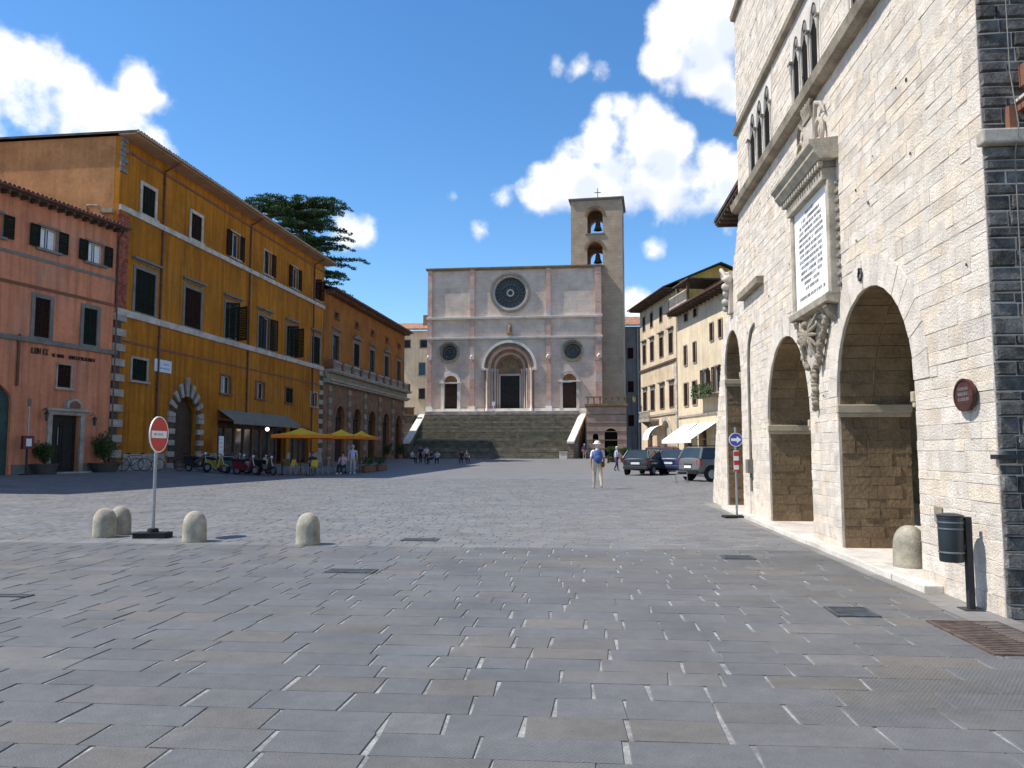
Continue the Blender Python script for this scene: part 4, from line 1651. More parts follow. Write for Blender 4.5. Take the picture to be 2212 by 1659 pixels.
def build_pink():
    b = PINK
    holes = []
    X0, X1, ZT = -15.0, 0.25, 13.1
    for c in (-1.35, -4.15, -7.1, -10.0, -12.8):
        window(b, holes, c - .52, c + .52, 10.98, 12.02, 'open', 'shutter_green', 'grey_trim', .10, curtain=True)
    for k, c in enumerate((-1.48, -4.3, -7.2, -10.1, -13.0)):
        window(b, holes, c - .42, c + .42, 6.78, 8.62, 'closed', 'shutter_green' if k != 1 else 'shutter_brown', 'grey_trim', .19, sill=False)
    window(b, holes, -3.30, -2.52, 4.52, 5.62, 'closed', 'shutter_brown', 'trim_stone', .07, sill=True)
    door = rect(-3.5, -1.85, 0.40, 3.18)
    gate = arch(-7.15, 1.5, 0.35, 3.6, 14, rise=1.0)
    holes += [door, gate]
    wall = MB().prism([rect(X0, X1, -0.3, ZT)] + holes, 0, .4).build('wall', 'pink_plaster', b)
    MB().box(X0, X0 + .4, .4, 9.0, -.3, ZT).build('end_wall', 'pink_plaster', b)
    MB().box(X1 - .4, X1, .4, 9.0, -.3, ZT).build('end_wall', 'pink_plaster', b)
    MB().box(X0, X1, 9.0, 9.4, -.3, ZT).build('back_wall', 'pink_plaster', b)
    r = roof_front(b, X0, X1, ZT + .05, .55, 4.6, RAD(17), soff='rafter', back_y=9.2, end=.1)
    for k in range(30):
        x = X0 + .3 + k * .5
        MB().box(x - .05, x + .05, -.5, -.001, ZT - .17, ZT - .045).build('rafter_end', 'rafter', r)
    MB().box(X0, X1, -.05, -.0006, 10.36, 10.50).build('string_course', 'grey_trim', b)
    MB().box(X0, X1, -.06, -.0006, 9.0, 9.14).build('string_course', 'brown_trim', b)
    x = X0
    while x < X1 - .05:
        ln = min(R_.uniform(1.2, 2.2), X1 - x)
        MB().box(x + .006, x + ln - .006, -.13 - R_.uniform(0, .01), -.0006, 6.46, 6.68).build('string_course_block', 'grey_trim', wall)
        x += ln
    MB().box(X0, -8.8, -.05, -.0006, -.3, .9).build('plinth', 'grey_trim', b)
    MB().box(-5.5, -3.75, -.05, -.0006, -.3, .85).build('plinth', 'grey_trim', b)
    MB().box(-1.6, X1, -.05, -.0006, -.3, .85).build('plinth', 'grey_trim', b)
    # door with jambs, entablature and a little round hood
    d = MB().box(-3.49, -1.86, .22, .27, .41, 3.17).build('door', 'door_dark', b)
    for xa, xb in ((-3.44, -2.7), (-2.65, -1.91)):
        for za, zb in ((.6, 1.5), (1.65, 2.95)):
            MB().prism([rect(xa, xb, za, zb), rect(xa + .1, xb - .1, za + .1, zb - .1)], .185, .2195).build('panel', 'door_dark', d)
    MB().cyl((-2.95, .16, 1.75), (-2.95, .16, 2.6), .018).build('door_pull', 'zinc', d)
    j = MB()
    for xa, xb in ((-3.74, -3.505), (-1.845, -1.61)):
        j.box(xa, xb, -.09, -.0006, -.1, 3.2)
    j.box(-3.8, -1.55, -.10, -.0006, 3.20, 3.38)
    j.box(-3.92, -1.30, -.22, -.0006, 3.382, 3.50)
    j.build('door_surround', 'trim_stone', b)
    h = MB()
    h.prism([arch(-2.35, .46, 3.52, 3.66, 12, rise=.36)], -.20, -.0006)
    h.build('hood', 'trim_stone', b)
    MB().prism([arch(-2.35, .33, 3.54, 3.64, 12, rise=.26)], -.205, -.2005).build('hood_recess', 'brown_trim', b)
    MB().box(-3.7, -1.65, -.7, -.11, .2, .47).build('doorstep', 'trim_stone', b)
    # roller gate
    g = MB()
    for k in range(36):
        z = .36 + k * .12
        hw = 1.49 if z < 3.6 else 1.49 * math.sqrt(max(0, 1 - ((z + .11 - 3.6) / 1.0) ** 2))
        if hw < .1:
            break
        g.hexa([(-7.15 - hw, .13, z), (-7.15 + hw, .13, z), (-7.15 + hw, .2, z), (-7.15 - hw, .2, z),
                (-7.15 - hw, .16, z + .112), (-7.15 + hw, .16, z + .112), (-7.15 + hw, .2, z + .112), (-7.15 - hw, .2, z + .112)])
    g.build('roller_gate', 'roll_gate', b)
    MB().prism([arch(-7.15, 1.495, .36, 3.6, 14, rise=.995)], .22, .25).build('gate_back', 'void', b)
    downpipe(b, .1, .4, 12.9, .5)
    downpipe(b, -5.5, 4.4, 6.4, .12)
    # raised shop lettering under the string course (two lines too blurred to read)
    s = MB()
    letter_rows(s, -4.80, -3.75, 5.98, .27, -.03, .97, 21, .03)
    letter_rows(s, -3.66, -2.95, 5.94, .16, -.03, .97, 22, .03)
    letter_rows(s, -2.70, -.95, 5.94, .17, -.03, .96, 23, .03)
    s.build('shop_lettering', 'door_dark', b)


build_pink()


def wall_lantern(s, z, label):
    t = thing('wall_lantern', label, 'lantern', ppt(s, 0, z), PROT)
    MB().tube([(0, 0, .15), (0, -.18, .25), (0, -.30, .2), (0, -.30, .12)], .015, 6).build('bracket', 'iron', t)
    l = MB()
    l.lathe([(.0, -.34), (.05, -.33), (.10, .0), (.12, .02), (.03, .12), (0, .13)], (0, -.30, 0), 6, sm=False)
    l.build('lantern_body', 'iron', t)
    MB().lathe([(.062, -.26), (.098, -.02)], (0, -.30, 0), 6, sm=False).build('pane', 'window_glass', t)


wall_lantern(4.05, 3.2, 'dark iron wall lantern left of the pink house door')
wall_lantern(1.22, 3.05, 'dark iron wall lantern right of the pink house door, by the downpipe')

# ------------------------------------------------------------------ orange palace beyond
ORG = thing('orange_palace', 'dark orange palace with stone ground floor and heavy balcony cornice', 'building', lpt(29.4, 0, 0), LROT)


def build_orange():
    b = ORG
    holes = []
    X1, ZT = 27.9, 16.1
    for k, c in enumerate((3.2, 9.2, 14.5, 20.0, 25.3)):
        window(b, holes, c - .85, c + .85, 10.0, 12.3, 'closed' if k in (1,) else 'none', 'shutter_green', 'grey_trim', .25, lintel='pediment' if k % 2 else 'flat', sill=False, sash='shutter_brown')
        window(b, holes, c - .5, c + .5, 13.95, 14.5, 'none', 'shutter_brown', 'brown_trim', .14, sash='shutter_brown')
    gates = []
    for c in (4.5, 9.6, 14.6, 19.9, 25.2):
        gates.append(arch(c, 1.2, .4, 4.6, 14, rise=1.1))
    holes += gates
    wall = MB().prism([rect(0, X1, -.3, ZT)] + holes, 0, .45).build('wall', 'orange_plaster', b)
    MB().box(X1 - .4, X1, .45, 12, -.3, ZT).build('end_wall', 'orange_plaster', b)
    MB().box(0, X1, 12, 12.4, -.3, ZT).build('back_wall', 'orange_plaster', b)
    r = roof_front(b, .15, X1, ZT + .05, 1.0, 6, RAD(16), tile='roof_tile_dark', soff='rafter', hip1=4.0, back_y=12, end=.1)
    for k in range(38):
        x = .4 + k * .73
        MB().box(x - .09, x + .09, -.8, -.001, ZT - .3, ZT - .045).build('console', 'brown_trim', r)
    # stone face of the ground floor with rusticated joints
    gf = [rect(0.02, X1 - .02, -.3, 7.6)] + [arch(c, 1.2, .4, 4.6, 14, rise=1.1) for c in (4.5, 9.6, 14.6, 19.9, 25.2)]
    MB().prism(gf, -.05, -.0006).build('stone_facing', 'brown_facing', b)
    for c in (1.6, 7.05, 12.1, 17.3, 22.6, 27.2):
        z, k = .4, 0
        while z < 7.0:
            MB().box(c - .42, c + .42, -.16 if k % 2 == 0 else -.12, -.0507, z + .015, z + .52).build('pilaster_block', 'brown_facing' if k % 2 else 'weathered_stone', wall)
            z += .54
            k += 1
    m = MB()
    m.box(-.02, X1 + .1, -.55, -.001, 7.60, 7.78)
    m.box(-.02, X1 + .2, -.75, -.001, 7.782, 7.95)
    m.build('cornice', 'trim_stone', b)
    m = MB()
    m.box(-.02, X1 + .25, -.85, -.001, 8.55, 8.68)
    m.box(-.02, X1 + .3, -.95, -.001, 8.682, 8.82)
    m.build('balcony_slab', 'trim_stone', b)
    MB().box(.0, X1 + .1, -.35, -.001, 7.952, 8.548).build('frieze', 'weathered_stone', b)
    # balustrade: pedestals and rail
    for k in range(11):
        x = .3 + k * 2.7
        MB().box(x - .22, x + .22, -.9, -.5, 8.822, 9.72).build('pedestal', 'brown_facing', b)
    MB().box(.1, X1, -.82, -.6, 9.50, 9.64).build('rail', 'trim_stone', b)
    bal = MB().lathe([(.05, 0), (.09, .1), (.1, .2), (.05, .42), (.07, .62), (.07, .68)], (0, 0, 0), 8).mesh('baluster', 'trim_stone')
    for k in range(70):
        x = .7 + k * .38
        if x < X1 and (x - .3) % 2.7 > .3 and (x - .3) % 2.7 < 2.4:
            inst(bal, 'baluster', b, (x, -.71, 8.82))
    for c in (4.5, 9.6, 14.6, 19.9, 25.2):
        d = MB().prism([arch(c, 1.195, .41, 4.6, 14, rise=1.095)], .28, .34).build('door', 'door_dark', b)
        MB().box(c - .04, c + .04, .22, .279, .42, 4.6).build('mullion', 'door_brown', d)
        MB().box(c - 1.18, c + 1.18, .22, .279, 4.45, 4.6).build('transom', 'shutter_green', d)
        n = 11
        for k in range(n):
            a0, a1 = math.pi * k / n + .01, math.pi * (k + 1) / n - .01
            mb = MB()
            mb.hexa([(c + r * math.cos(a), y, 4.6 + r * .92 * math.sin(a)) for a in (a0, a1) for r, y in ((1.201, -.11), (1.6, -.11), (1.6, -.0507), (1.201, -.0507))])
            mb.build('voussoir', 'brown_facing', wall)


M('brown_facing', (0.22, 0.125, 0.08), 0.2, 1.5, 0.9, 0.4, 24, 0.2, stain=0.25)
build_orange()


# ------------------------------------------------------------------ cathedral
CH = thing('cathedral', 'broad pale stone cathedral front with rose window and square bell tower', 'church', (-11.5, 106.6, 0.0), math.atan2(-0.11, 1.0))
CROT = CH.rotation_euler[2]


def cpt(x, y, z):
    c, s = math.cos(CROT), math.sin(CROT)
    return (-11.5 + c * x - s * y, 106.6 + s * x + c * y, z)


def ring(mb, cx, cz, r0, r1, y0, y1, n=48):
    mb.prism([disc(cx, cz, r1, n), disc(cx, cz, r0, n)], y0, y1)


def build_church():
    b = CH
    Z0, ZT = 6.62, 26.15
    W = 23.6
    doors = {'side': [(3.25, .90, 10.65), (19.28, .90, 10.75)]}
    holes = [disc(11.33, 22.8, 2.12, 48), disc(2.97, 14.72, 1.02, 32), disc(19.72, 14.75, 1.02, 32)]
    holes.append(arch(11.2, 2.55, Z0 + .05, 12.55, 24))
    for cx, hw, zt in doors['side']:
        holes.append(arch(cx, hw, Z0 + .05, zt, 16))
    wall = MB().prism([rect(0, W, 0.3, ZT)] + holes, 0, 1.2).build('wall', 'church_ashlar', b)
    MB().box(0, 1.2, 1.2, 40, .3, ZT - 3).build('side_wall', 'church_stone', b)
    MB().box(W - 1.2, W, 1.2, 40, .3, ZT - 3).build('side_wall', 'flank_stone', b)
    rf = MB()
    rf.prism([[(0, ZT - 3), (W, ZT - 3), (11.8, ZT + .42)]], 1.25, 40)
    rf.build('roof', 'orange_tile', b)
    # pilaster strips
    for x, w, mt in ((.0, .62, 'church_pink'), (5.85, .62, 'church_pink'), (16.2, .62, 'church_pink'), (22.75, .85, 'church_pink')):
        # laid in drums so that the strip shows its courses
        z = Z0
        while z < ZT - .01:
            h = min(R_.uniform(1.0, 1.7), ZT - z)
            MB().box(x, x + w, -.30 - R_.uniform(0, .02), -.001, z + .01, z + h - .005).build('pilaster_block', mt if R_.random() < .8 else 'church_stone', wall)
            z += h
        MB().box(x - .12, x + w + .12, -.45, -.001, Z0, Z0 + .75).build('pilaster_base', 'church_white', b)
    # string courses
    for z in (16.55, 19.3):
        m = MB()
        m.box(-.1, W + .1, -.36, -.001, z - .08, z + .08)
        m.box(-.15, W + .15, -.46, -.001, z + .082, z + .22)
        m.build('string_course', 'church_white', b)
    m = MB()
    m.box(-.3, W + .2, -.42, 1.25, ZT, ZT + .17)
    m.box(-.22, W + .15, -.34, -.001, ZT - .16, ZT - .002)
    m.build('top_cornice', 'church_brown', b)
    m = MB()
    m.box(-.12, W + .12, -.22, -.001, Z0, Z0 + .45)
    MBs = m.build('plinth', 'church_white', b)
    # rose window
    cx, cz = 11.33, 22.8
    rw = MB()
    ring(rw, cx, cz, 2.45, 2.72, -.34, -.001)
    rw.build('rose_window', 'rose_ring', b)
    rw = bpy.data.objects[[o.name for o in b.children if o.name.startswith('rose_window')][0]]
    m = MB()
    ring(m, cx, cz, 2.122, 2.448, -.10, -.001)
    m.build('inner_ring', 'church_stone', rw)
    MB().prism([disc(cx, cz, 2.12, 48)], .5, .55).build('rose_glazing', 'rose_glass', rw)
    m = MB()
    ring(m, cx, cz, 1.1, 1.2, .2, .4)
    m.build('tracery_ring', 'rose_tracery', rw)
    m = MB()
    ring(m, cx, cz, .32, .52, .15, .4, 24)
    m.build('hub', 'church_stone', rw)
    for k in range(12):
        a = 2 * math.pi * k / 12
        MB().cyl((cx + .5 * math.cos(a), .3, cz + .5 * math.sin(a)), (cx + 1.12 * math.cos(a), .3, cz + 1.12 * math.sin(a)), .05, n=6).build('spoke', 'rose_tracery', rw)
    for k in range(22):
        a = 2 * math.pi * k / 22
        MB().cyl((cx + 1.18 * math.cos(a), .3, cz + 1.18 * math.sin(a)), (cx + 1.86 * math.cos(a), .3, cz + 1.86 * math.sin(a)), .045, n=6).build('spoke', 'rose_tracery', rw)
        m = MB()
        a2 = a + math.pi / 22
        m.tube([(cx + (1.88 + .16 * math.sin(t)) * math.cos(a + (t / math.pi) * 2 * math.pi / 22), .3, cz + (1.88 + .16 * math.sin(t)) * math.sin(a + (t / math.pi) * 2 * math.pi / 22)) for t in (0, .8, 1.57, 2.34, 3.14)], .04, 5)
        m.build('cusp', 'rose_tracery', rw)
    # two small round windows
    for ox, oz in ((2.97, 14.72), (19.72, 14.75)):
        m = MB()
        ring(m, ox, oz, 1.2, 1.46, -.28, -.001, 32)
        w = m.build('round_window', 'rose_ring', b)
        m = MB()
        ring(m, ox, oz, 1.021, 1.198, -.08, -.001, 32)
        m.build('inner_ring', 'church_brown', w)
        MB().prism([disc(ox, oz, 1.02, 32)], .55, .6).build('pane', 'rose_glass', w)
        m = MB()
        ring(m, ox, oz, .62, .8, .3, .5, 28)
        for k in range(6):
            a = 2 * math.pi * k / 6
            m.cyl((ox, .4, oz), (ox + .98 * math.cos(a), .4, oz + .98 * math.sin(a)), .05, n=6)
        m.build('tracery', 'rose_tracery', w)
    # main portal: stepped arched orders round the door
    px, zs = 11.2, 12.55
    orders = [(3.72, 3.36, -.42, 'church_white'), (3.355, 2.95, -.25, 'church_brown'), (2.945, 2.552, -.08, 'church_pink'), (2.549, 2.2, .22, 'church_brown'), (2.199, 1.85, .48, 'church_pink'), (1.849, 1.52, .72, 'church_brown')]
    por = None
    for k, (ro, ri, y, mt) in enumerate(orders):
        m = MB()
        lo = [(px - ro, Z0 + .06), (px - ri, Z0 + .06), (px - ri, zs)]
        for j in range(1, 24):
            a = math.pi - math.pi * j / 24
            lo.append((px + ri * math.cos(a), zs + ri * math.sin(a)))
        lo += [(px + ri, zs), (px + ri, Z0 + .06), (px + ro, Z0 + .06), (px + ro, zs)]
        for j in range(1, 24):
            a = math.pi * j / 24
            lo.append((px + ro * math.cos(a), zs + ro * math.sin(a)))
        lo.append((px - ro, zs))
        if k == 0:
            # the outer order is a hood over the upper half only
            lo = [(px - ro, zs), (px - ri, zs)]
            for j in range(1, 24):
                a = math.pi - math.pi * j / 24
                lo.append((px + ri * math.cos(a), zs + ri * math.sin(a)))
            lo += [(px + ri, zs), (px + ro, zs)]
            for j in range(1, 24):
                a = math.pi * j / 24
                lo.append((px + ro * math.cos(a), zs + ro * math.sin(a)))
        m.prism([lo], y, y + (.42 if k == 0 else .3) if y < 0 else y + .4)
        if k == 0:
            por = m.build('main_portal', mt, b)
        else:
            m.build('portal_order', mt, por)
    for sgn in (-1, 1):
        MB().box(px + sgn * 3.46 - .3, px + sgn * 3.46 + .3, -.52, -.001, zs - .35, zs - .002).build('capital', 'church_white', por)
        for k, (rr, yy) in enumerate(((3.0, -.32), (2.38, .18), (2.03, .44), (1.69, .68))):
            cl = MB()
            cl.lathe([(.2, 0), (.2, .3), (.11, .45), (.10, 5.2), (.2, 5.5), (.22, 5.75)], (px + sgn * rr, yy, Z0 + .1), 10)
            cl.build('column', 'church_white' if k == 0 else 'church_stone', por)
    MB().prism([arch(px, 1.52, 11.8, zs, 20)], .95, 1.05).build('tympanum', 'church_brown', por)
    m = MB()
    for k in range(9):
        a = math.pi * (k + .5) / 9
        m.ball((px + 1.15 * math.cos(a), .92, zs + 1.15 * math.sin(a)), (.16, .1, .2), 7, 5)
    m.ball((px, .92, zs + .45), (.35, .12, .5), 8, 6)
    m.build('tympanum_relief', 'church_brown', por)
    MB().box(px - 1.52, px + 1.52, .75, 1.1, 11.55, 11.82).build('door_lintel', 'church_stone', por)
    d = MB().box(px - 1.31, px + 1.31, .98, 1.06, Z0 + .05, 11.55).build('door', 'door_dark', b)
    for sx in (-1, 1):
        MB().box(px + sx * 1.42 - .1, px + sx * 1.42 + .1, .74, 1.04, Z0 + .05, 11.55).build('jamb', 'church_stone', por)
        for k in range(4):
            xa = px + (sx * .68) - .5
            MB().box(xa, xa + 1.0, .93, .979, Z0 + .3 + k * 1.2, Z0 + 1.3 + k * 1.2).build('panel', 'door_dark', d)
    # side doors
    for cx2, hw, zt in doors['side']:
        m = MB()
        lo = [(cx2 - hw - .42, Z0 + .06), (cx2 - hw - .002, Z0 + .06), (cx2 - hw - .002, zt)]
        for j in range(1, 16):
            a = math.pi - math.pi * j / 16
            lo.append((cx2 + (hw + .002) * math.cos(a), zt + (hw + .002) * math.sin(a)))
        lo += [(cx2 + hw + .002, zt), (cx2 + hw + .002, Z0 + .06), (cx2 + hw + .42, Z0 + .06), (cx2 + hw + .42, zt)]
        for j in range(1, 16):
            a = math.pi * j / 16
            lo.append((cx2 + (hw + .42) * math.cos(a), zt + (hw + .42) * math.sin(a)))
        lo.append((cx2 - hw - .42, zt))
        m.prism([lo], -.26, -.001)
        sp = m.build('side_portal', 'church_white' if cx2 < 10 else 'church_stone', b)
        MB().prism([arch(cx2, hw - .002, zt + .001, zt + .003, 16)], .42, .5).build('lunette', 'lunette', sp)
        MB().box(cx2 - hw - .62, cx2 + hw + .62, -.40, .35, zt - .16, zt - .001).build('lintel', 'church_white', sp)
        d = MB().box(cx2 - hw + .01, cx2 + hw - .01, .5, .56, Z0 + .06, zt - .17).build('door', 'door_brown', b)
        for k in range(3):
            for xa, xb in ((cx2 - hw + .1, cx2 - .06), (cx2 + .06, cx2 + hw - .1)):
                MB().box(xa, xb, .46, .499, Z0 + .3 + k * 1.15, Z0 + 1.25 + k * 1.15).build('panel', 'door_brown', d)
    # small statue and corbels on the strips
    st = MB()
    st.lathe([(.22, 0), (.28, .5), (.24, 1.0), (.1, 1.15), (.16, 1.35), (.0, 1.5)], (11.35, -.42, 17.2), 10)
    st.box(11.0, 11.7, -.7, -.2, 17.0, 17.2)
    st.build('statue', 'church_brown', b)
    for x in (.3, 6.2, 16.5, 23.2):
        m = MB()
        m.ball((x, -.55, 13.9), (.3, .45, .3), 9, 6, .2)
        m.ball((x, -.9, 14.05), (.2, .25, .2), 8, 6, .2)
        m.build('carved_lion', 'church_white', b)


M('rose_ring', (0.23, 0.20, 0.165), 0.2, 2.0, 0.85, 0.2, 20)
M('rose_tracery', (0.13, 0.135, 0.125), 0.2, 2.0, 0.85, 0.2, 20)
build_church()


def build_tower():
    t = thing('bell_tower', 'square stone bell tower with two arched bell openings beside the cathedral front', 'tower', cpt(19.55, 1.26, 0), CROT - RAD(4.0))
    W, D, ZT = 6.95, 6.6, 35.7
    fr_holes = [arch(3.30, 1.06, 30.95, 33.35, 16), arch(3.25, 1.06, 26.5, 28.75, 16)]
    MB().prism([rect(0, W, .3, ZT)] + fr_holes, 0, 1.0).build('front_wall', 'tower_stone', t)
    MB().prism([rect(0, W, .3, ZT)] + fr_holes, D - 1.0, D).build('back_wall', 'tower_stone', t)
    sh = [arch(3.3, .9, 30.95, 33.35, 14), arch(3.3, .9, 26.5, 28.75, 14)]
    for x in (0, W - 1.0):
        MB().prism([rect(1.0, D - 1.0, .3, ZT)] + sh, x + .001, x + .999, 'x').build('side_wall', 'tower_stone', t)
    m = MB()
    m.box(-.30, W + .30, -.30, D + .3, ZT, ZT + .16)
    m.box(-.15, W + .15, -.15, D + .15, ZT - .15, ZT - .002)
    m.build('cornice', 'dark_carving', t)
    r = MB()
    r.quad([(-.3, -.3, ZT + .161), (W + .3, -.3, ZT + .161), (W / 2, D / 2, ZT + .9)])
    r.quad([(W + .3, -.3, ZT + .161), (W + .3, D + .3, ZT + .161), (W / 2, D / 2, ZT + .9)])
    r.quad([(W + .3, D + .3, ZT + .161), (-.3, D + .3, ZT + .161), (W / 2, D / 2, ZT + .9)])
    r.quad([(-.3, D + .3, ZT + .161), (-.3, -.3, ZT + .161), (W / 2, D / 2, ZT + .9)])
    ro = r.build('roof', 'roof_tile', t)
    c = MB()
    c.cyl((W / 2, D / 2, ZT + .8), (W / 2, D / 2, ZT + 2.6), .05)
    c.box(W / 2 - .45, W / 2 + .45, D / 2 - .03, D / 2 + .03, ZT + 1.95, ZT + 2.05)
    c.build('cross', 'iron', ro)
    MB().box(1.0, W - 1.0, 1.0, D - 1.0, 30.3, 30.9).build('bell_floor', 'church_brown', t)
    for cx, zs, zb in ((3.30, 33.35, 30.95), (3.25, 28.75, 26.5)):
        m = MB()
        n = 13
        for k in range(n):
            a0, a1 = math.pi * k / n + .012, math.pi * (k + 1) / n - .012
            m.hexa([(cx + rr * math.cos(a), y, zs + rr * math.sin(a)) for a in (a0, a1) for rr, y in ((1.062, -.06), (1.42, -.06), (1.42, -.001), (1.062, -.001))])
        m.build('arch_ring', 'church_brown', t)
        MB().box(cx - 1.3, cx + 1.3, -.14, .9, zb - .18, zb - .001).build('opening_sill', 'church_brown', t)
        bl = MB()
        z = zs - .1
        bl.lathe([(.0, 0), (.22, -.02), (.32, -.2), (.38, -.75), (.55, -1.2), (.62, -1.3), (.5, -1.28), (.3, -.8)], (cx + .25, 2.2, z), 18)
        be = bl.build('bell', 'bell_bronze', t)
        MB().box(cx - .9, cx + 1.2, 2.1, 2.3, z + .05, z + .25).build('headstock', 'wood', be)
        MB().cyl((cx + .25, 2.2, z - .2), (cx + .25, 2.2, z - 1.4), .06).build('clapper', 'iron', be)
    return t


build_tower()


def build_stairs():
    t = thing('church_staircase', 'broad dark stone flight of steps with pale sloping parapets before the cathedral', 'staircase', cpt(0, 0, 0), CROT)
    n = 27
    zb, zt = 0.42, 6.62
    y0, y1 = -9.4, -1.8
    xl, xr = .2, 20.6
    for k in range(n):
        za, zc = zb - .3, zb + (zt - zb) * (k + 1) / n
        ya = y0 + (y1 - y0) * k / n
        yb = y1 if k == n - 1 else y0 + (y1 - y0) * (k + 1) / n + .3
        MB().box(xl - .25 * (1 - k / n), xr - 1.3 * (1 - k / n), ya - R_.uniform(0, .02), yb, max(za, zc - .7), zc - .0005 * k).build('step', R_.choice(('stair_stone', 'stair_light', 'stair_stone')) if k < n - 2 else 'stair_top', t, bevel=.015)
    MB().box(-1.0, 24.2, y1 + .001, -.001, zb, zt - .02).build('landing', 'church_white', t)
    MB().box(-1.0, 24.2, y1 - .04, y1 + .05, zt - .35, zt + .02).build('landing_edge', 'church_white', t)
    MB().box(xl, xr, y1 - .8, y1, zb - .3, zt - .8).build('core', 'rubble', t)
    for side, x in ((-1, xl - .45), (1, xr + .45)):
        p = MB()
        w = .33
        xb = x - (1.35 if side > 0 else .2)
        p.hexa([(xb - w, y0 - .2, zb - .3), (xb + w, y0 - .2, zb - .3), (x + w, y1 + .1, zb - .3), (x - w, y1 + .1, zb - .3),
                (xb - w, y0 - .2, 2.3), (xb + w, y0 - .2, 2.3), (x + w, y1 + .1, zt - .55), (x - w, y1 + .1, zt - .55)])
        p.build('parapet', 'rubble' if side > 0 else 'stair_stone', t)
        c = MB()
        c.hexa([(xb - w - .1, y0 - .3, 2.302), (xb + w + .1, y0 - .3, 2.302), (x + w + .1, y1 + .1, zt - .548), (x - w - .1, y1 + .1, zt - .548),
                (xb - w - .1, y0 - .3, 2.55), (xb + w + .1, y0 - .3, 2.55), (x + w + .1, y1 + .1, zt - .3), (x - w - .1, y1 + .1, zt - .3)])
        c.build('coping', 'church_white', t)
    # small notice stand at the top of the steps
    s = thing('notice_stand', 'thin pale notice stand at the head of the church steps', 'stand', cpt(9.3, -1.7, 6.62), CROT)
    MB().cyl((0, 0, 0), (0, 0, 1.0), .05).build('post', 'sign_white', s)
    MB().box(-.22, .22, -.05, -.01, .75, 1.25).build('board', 'sign_white', s)
    MB().lathe([(.22, 0), (.22, .04), (.05, .06)], (0, 0, 0), 12).build('foot', 'iron', s)
    # terrace walls on both sides
    r = thing('terrace_wall', 'brown stone terrace wall with dark doorway right of the church steps', 'wall', cpt(21.6, -6.5, 0), CROT)
    MB().prism([rect(0, 4.9, .2, 7.0), arch(3.0, .8, .5, 3.4, 12), arch(1.1, .35, 2.4, 3.2, 8)], 0, 5.6).build('masonry', 'flank_stone', r)
    MB().prism([arch(3.0, .79, .5, 3.4, 12)], .5, .6).build('doorway', 'void', r)
    MB().prism([arch(1.1, .34, 2.4, 3.2, 8)], .4, .5).build('niche', 'void', r)
    m = MB()
    m.box(-.2, 5.1, -.25, 5.7, 7.0, 7.25)
    m.box(-.1, 5.0, -.12, 5.6, 6.85, 6.998)
    m.build('coping', 'church_brown', r)
    m = MB()
    for k in range(7):
        m.box(.1 + k * .75, .3 + k * .75, -.06, .14, 7.25, 8.0)
    m.box(-.1, 5.0, -.1, .18, 8.002, 8.15)
    m.build('parapet', 'church_brown', r)
    m = MB()
    for k in range(6):
        m.box(-.02, 4.92, -.05, -.001, .6 + k * 1.05, .7 + k * 1.05)
    m.build('courses', 'church_brown', r)
    l = thing('terrace_wall', 'dark stone terrace wall with parapet left of the church steps', 'wall', cpt(-6.2, -3.2, 0), CROT)
    MB().box(0, 5.0, 0, 2.6, .2, 6.0).build('masonry', 'rubble', l)
    m = MB()
    m.box(-.1, 5.1, -.12, 2.7, 6.0, 6.2)
    m.box(-.1, 5.1, -.05, .25, 6.202, 7.0)
    m.box(-.2, 5.2, -.15, .35, 7.002, 7.15)
    m.build('parapet', 'church_brown', l)


M('stair_top', (0.33, 0.29, 0.26), 0.2, 1.2, 0.9, 0.5, 14, 0.2, stain=0.3)
build_stairs()


# ------------------------------------------------------------------ houses along the street on the right
SROT = math.atan2(-1.0, 0.11)
SD = Vector((0.11, -1.0)).normalized()


def spt(x, y, z):
    """x metres from the far end towards the camera, y into the houses"""
    n = Vector((-SD.y, SD.x))
    p = Vector((13.8, 84.0)) + SD * x + n * y
    return (p.x, p.y, z)


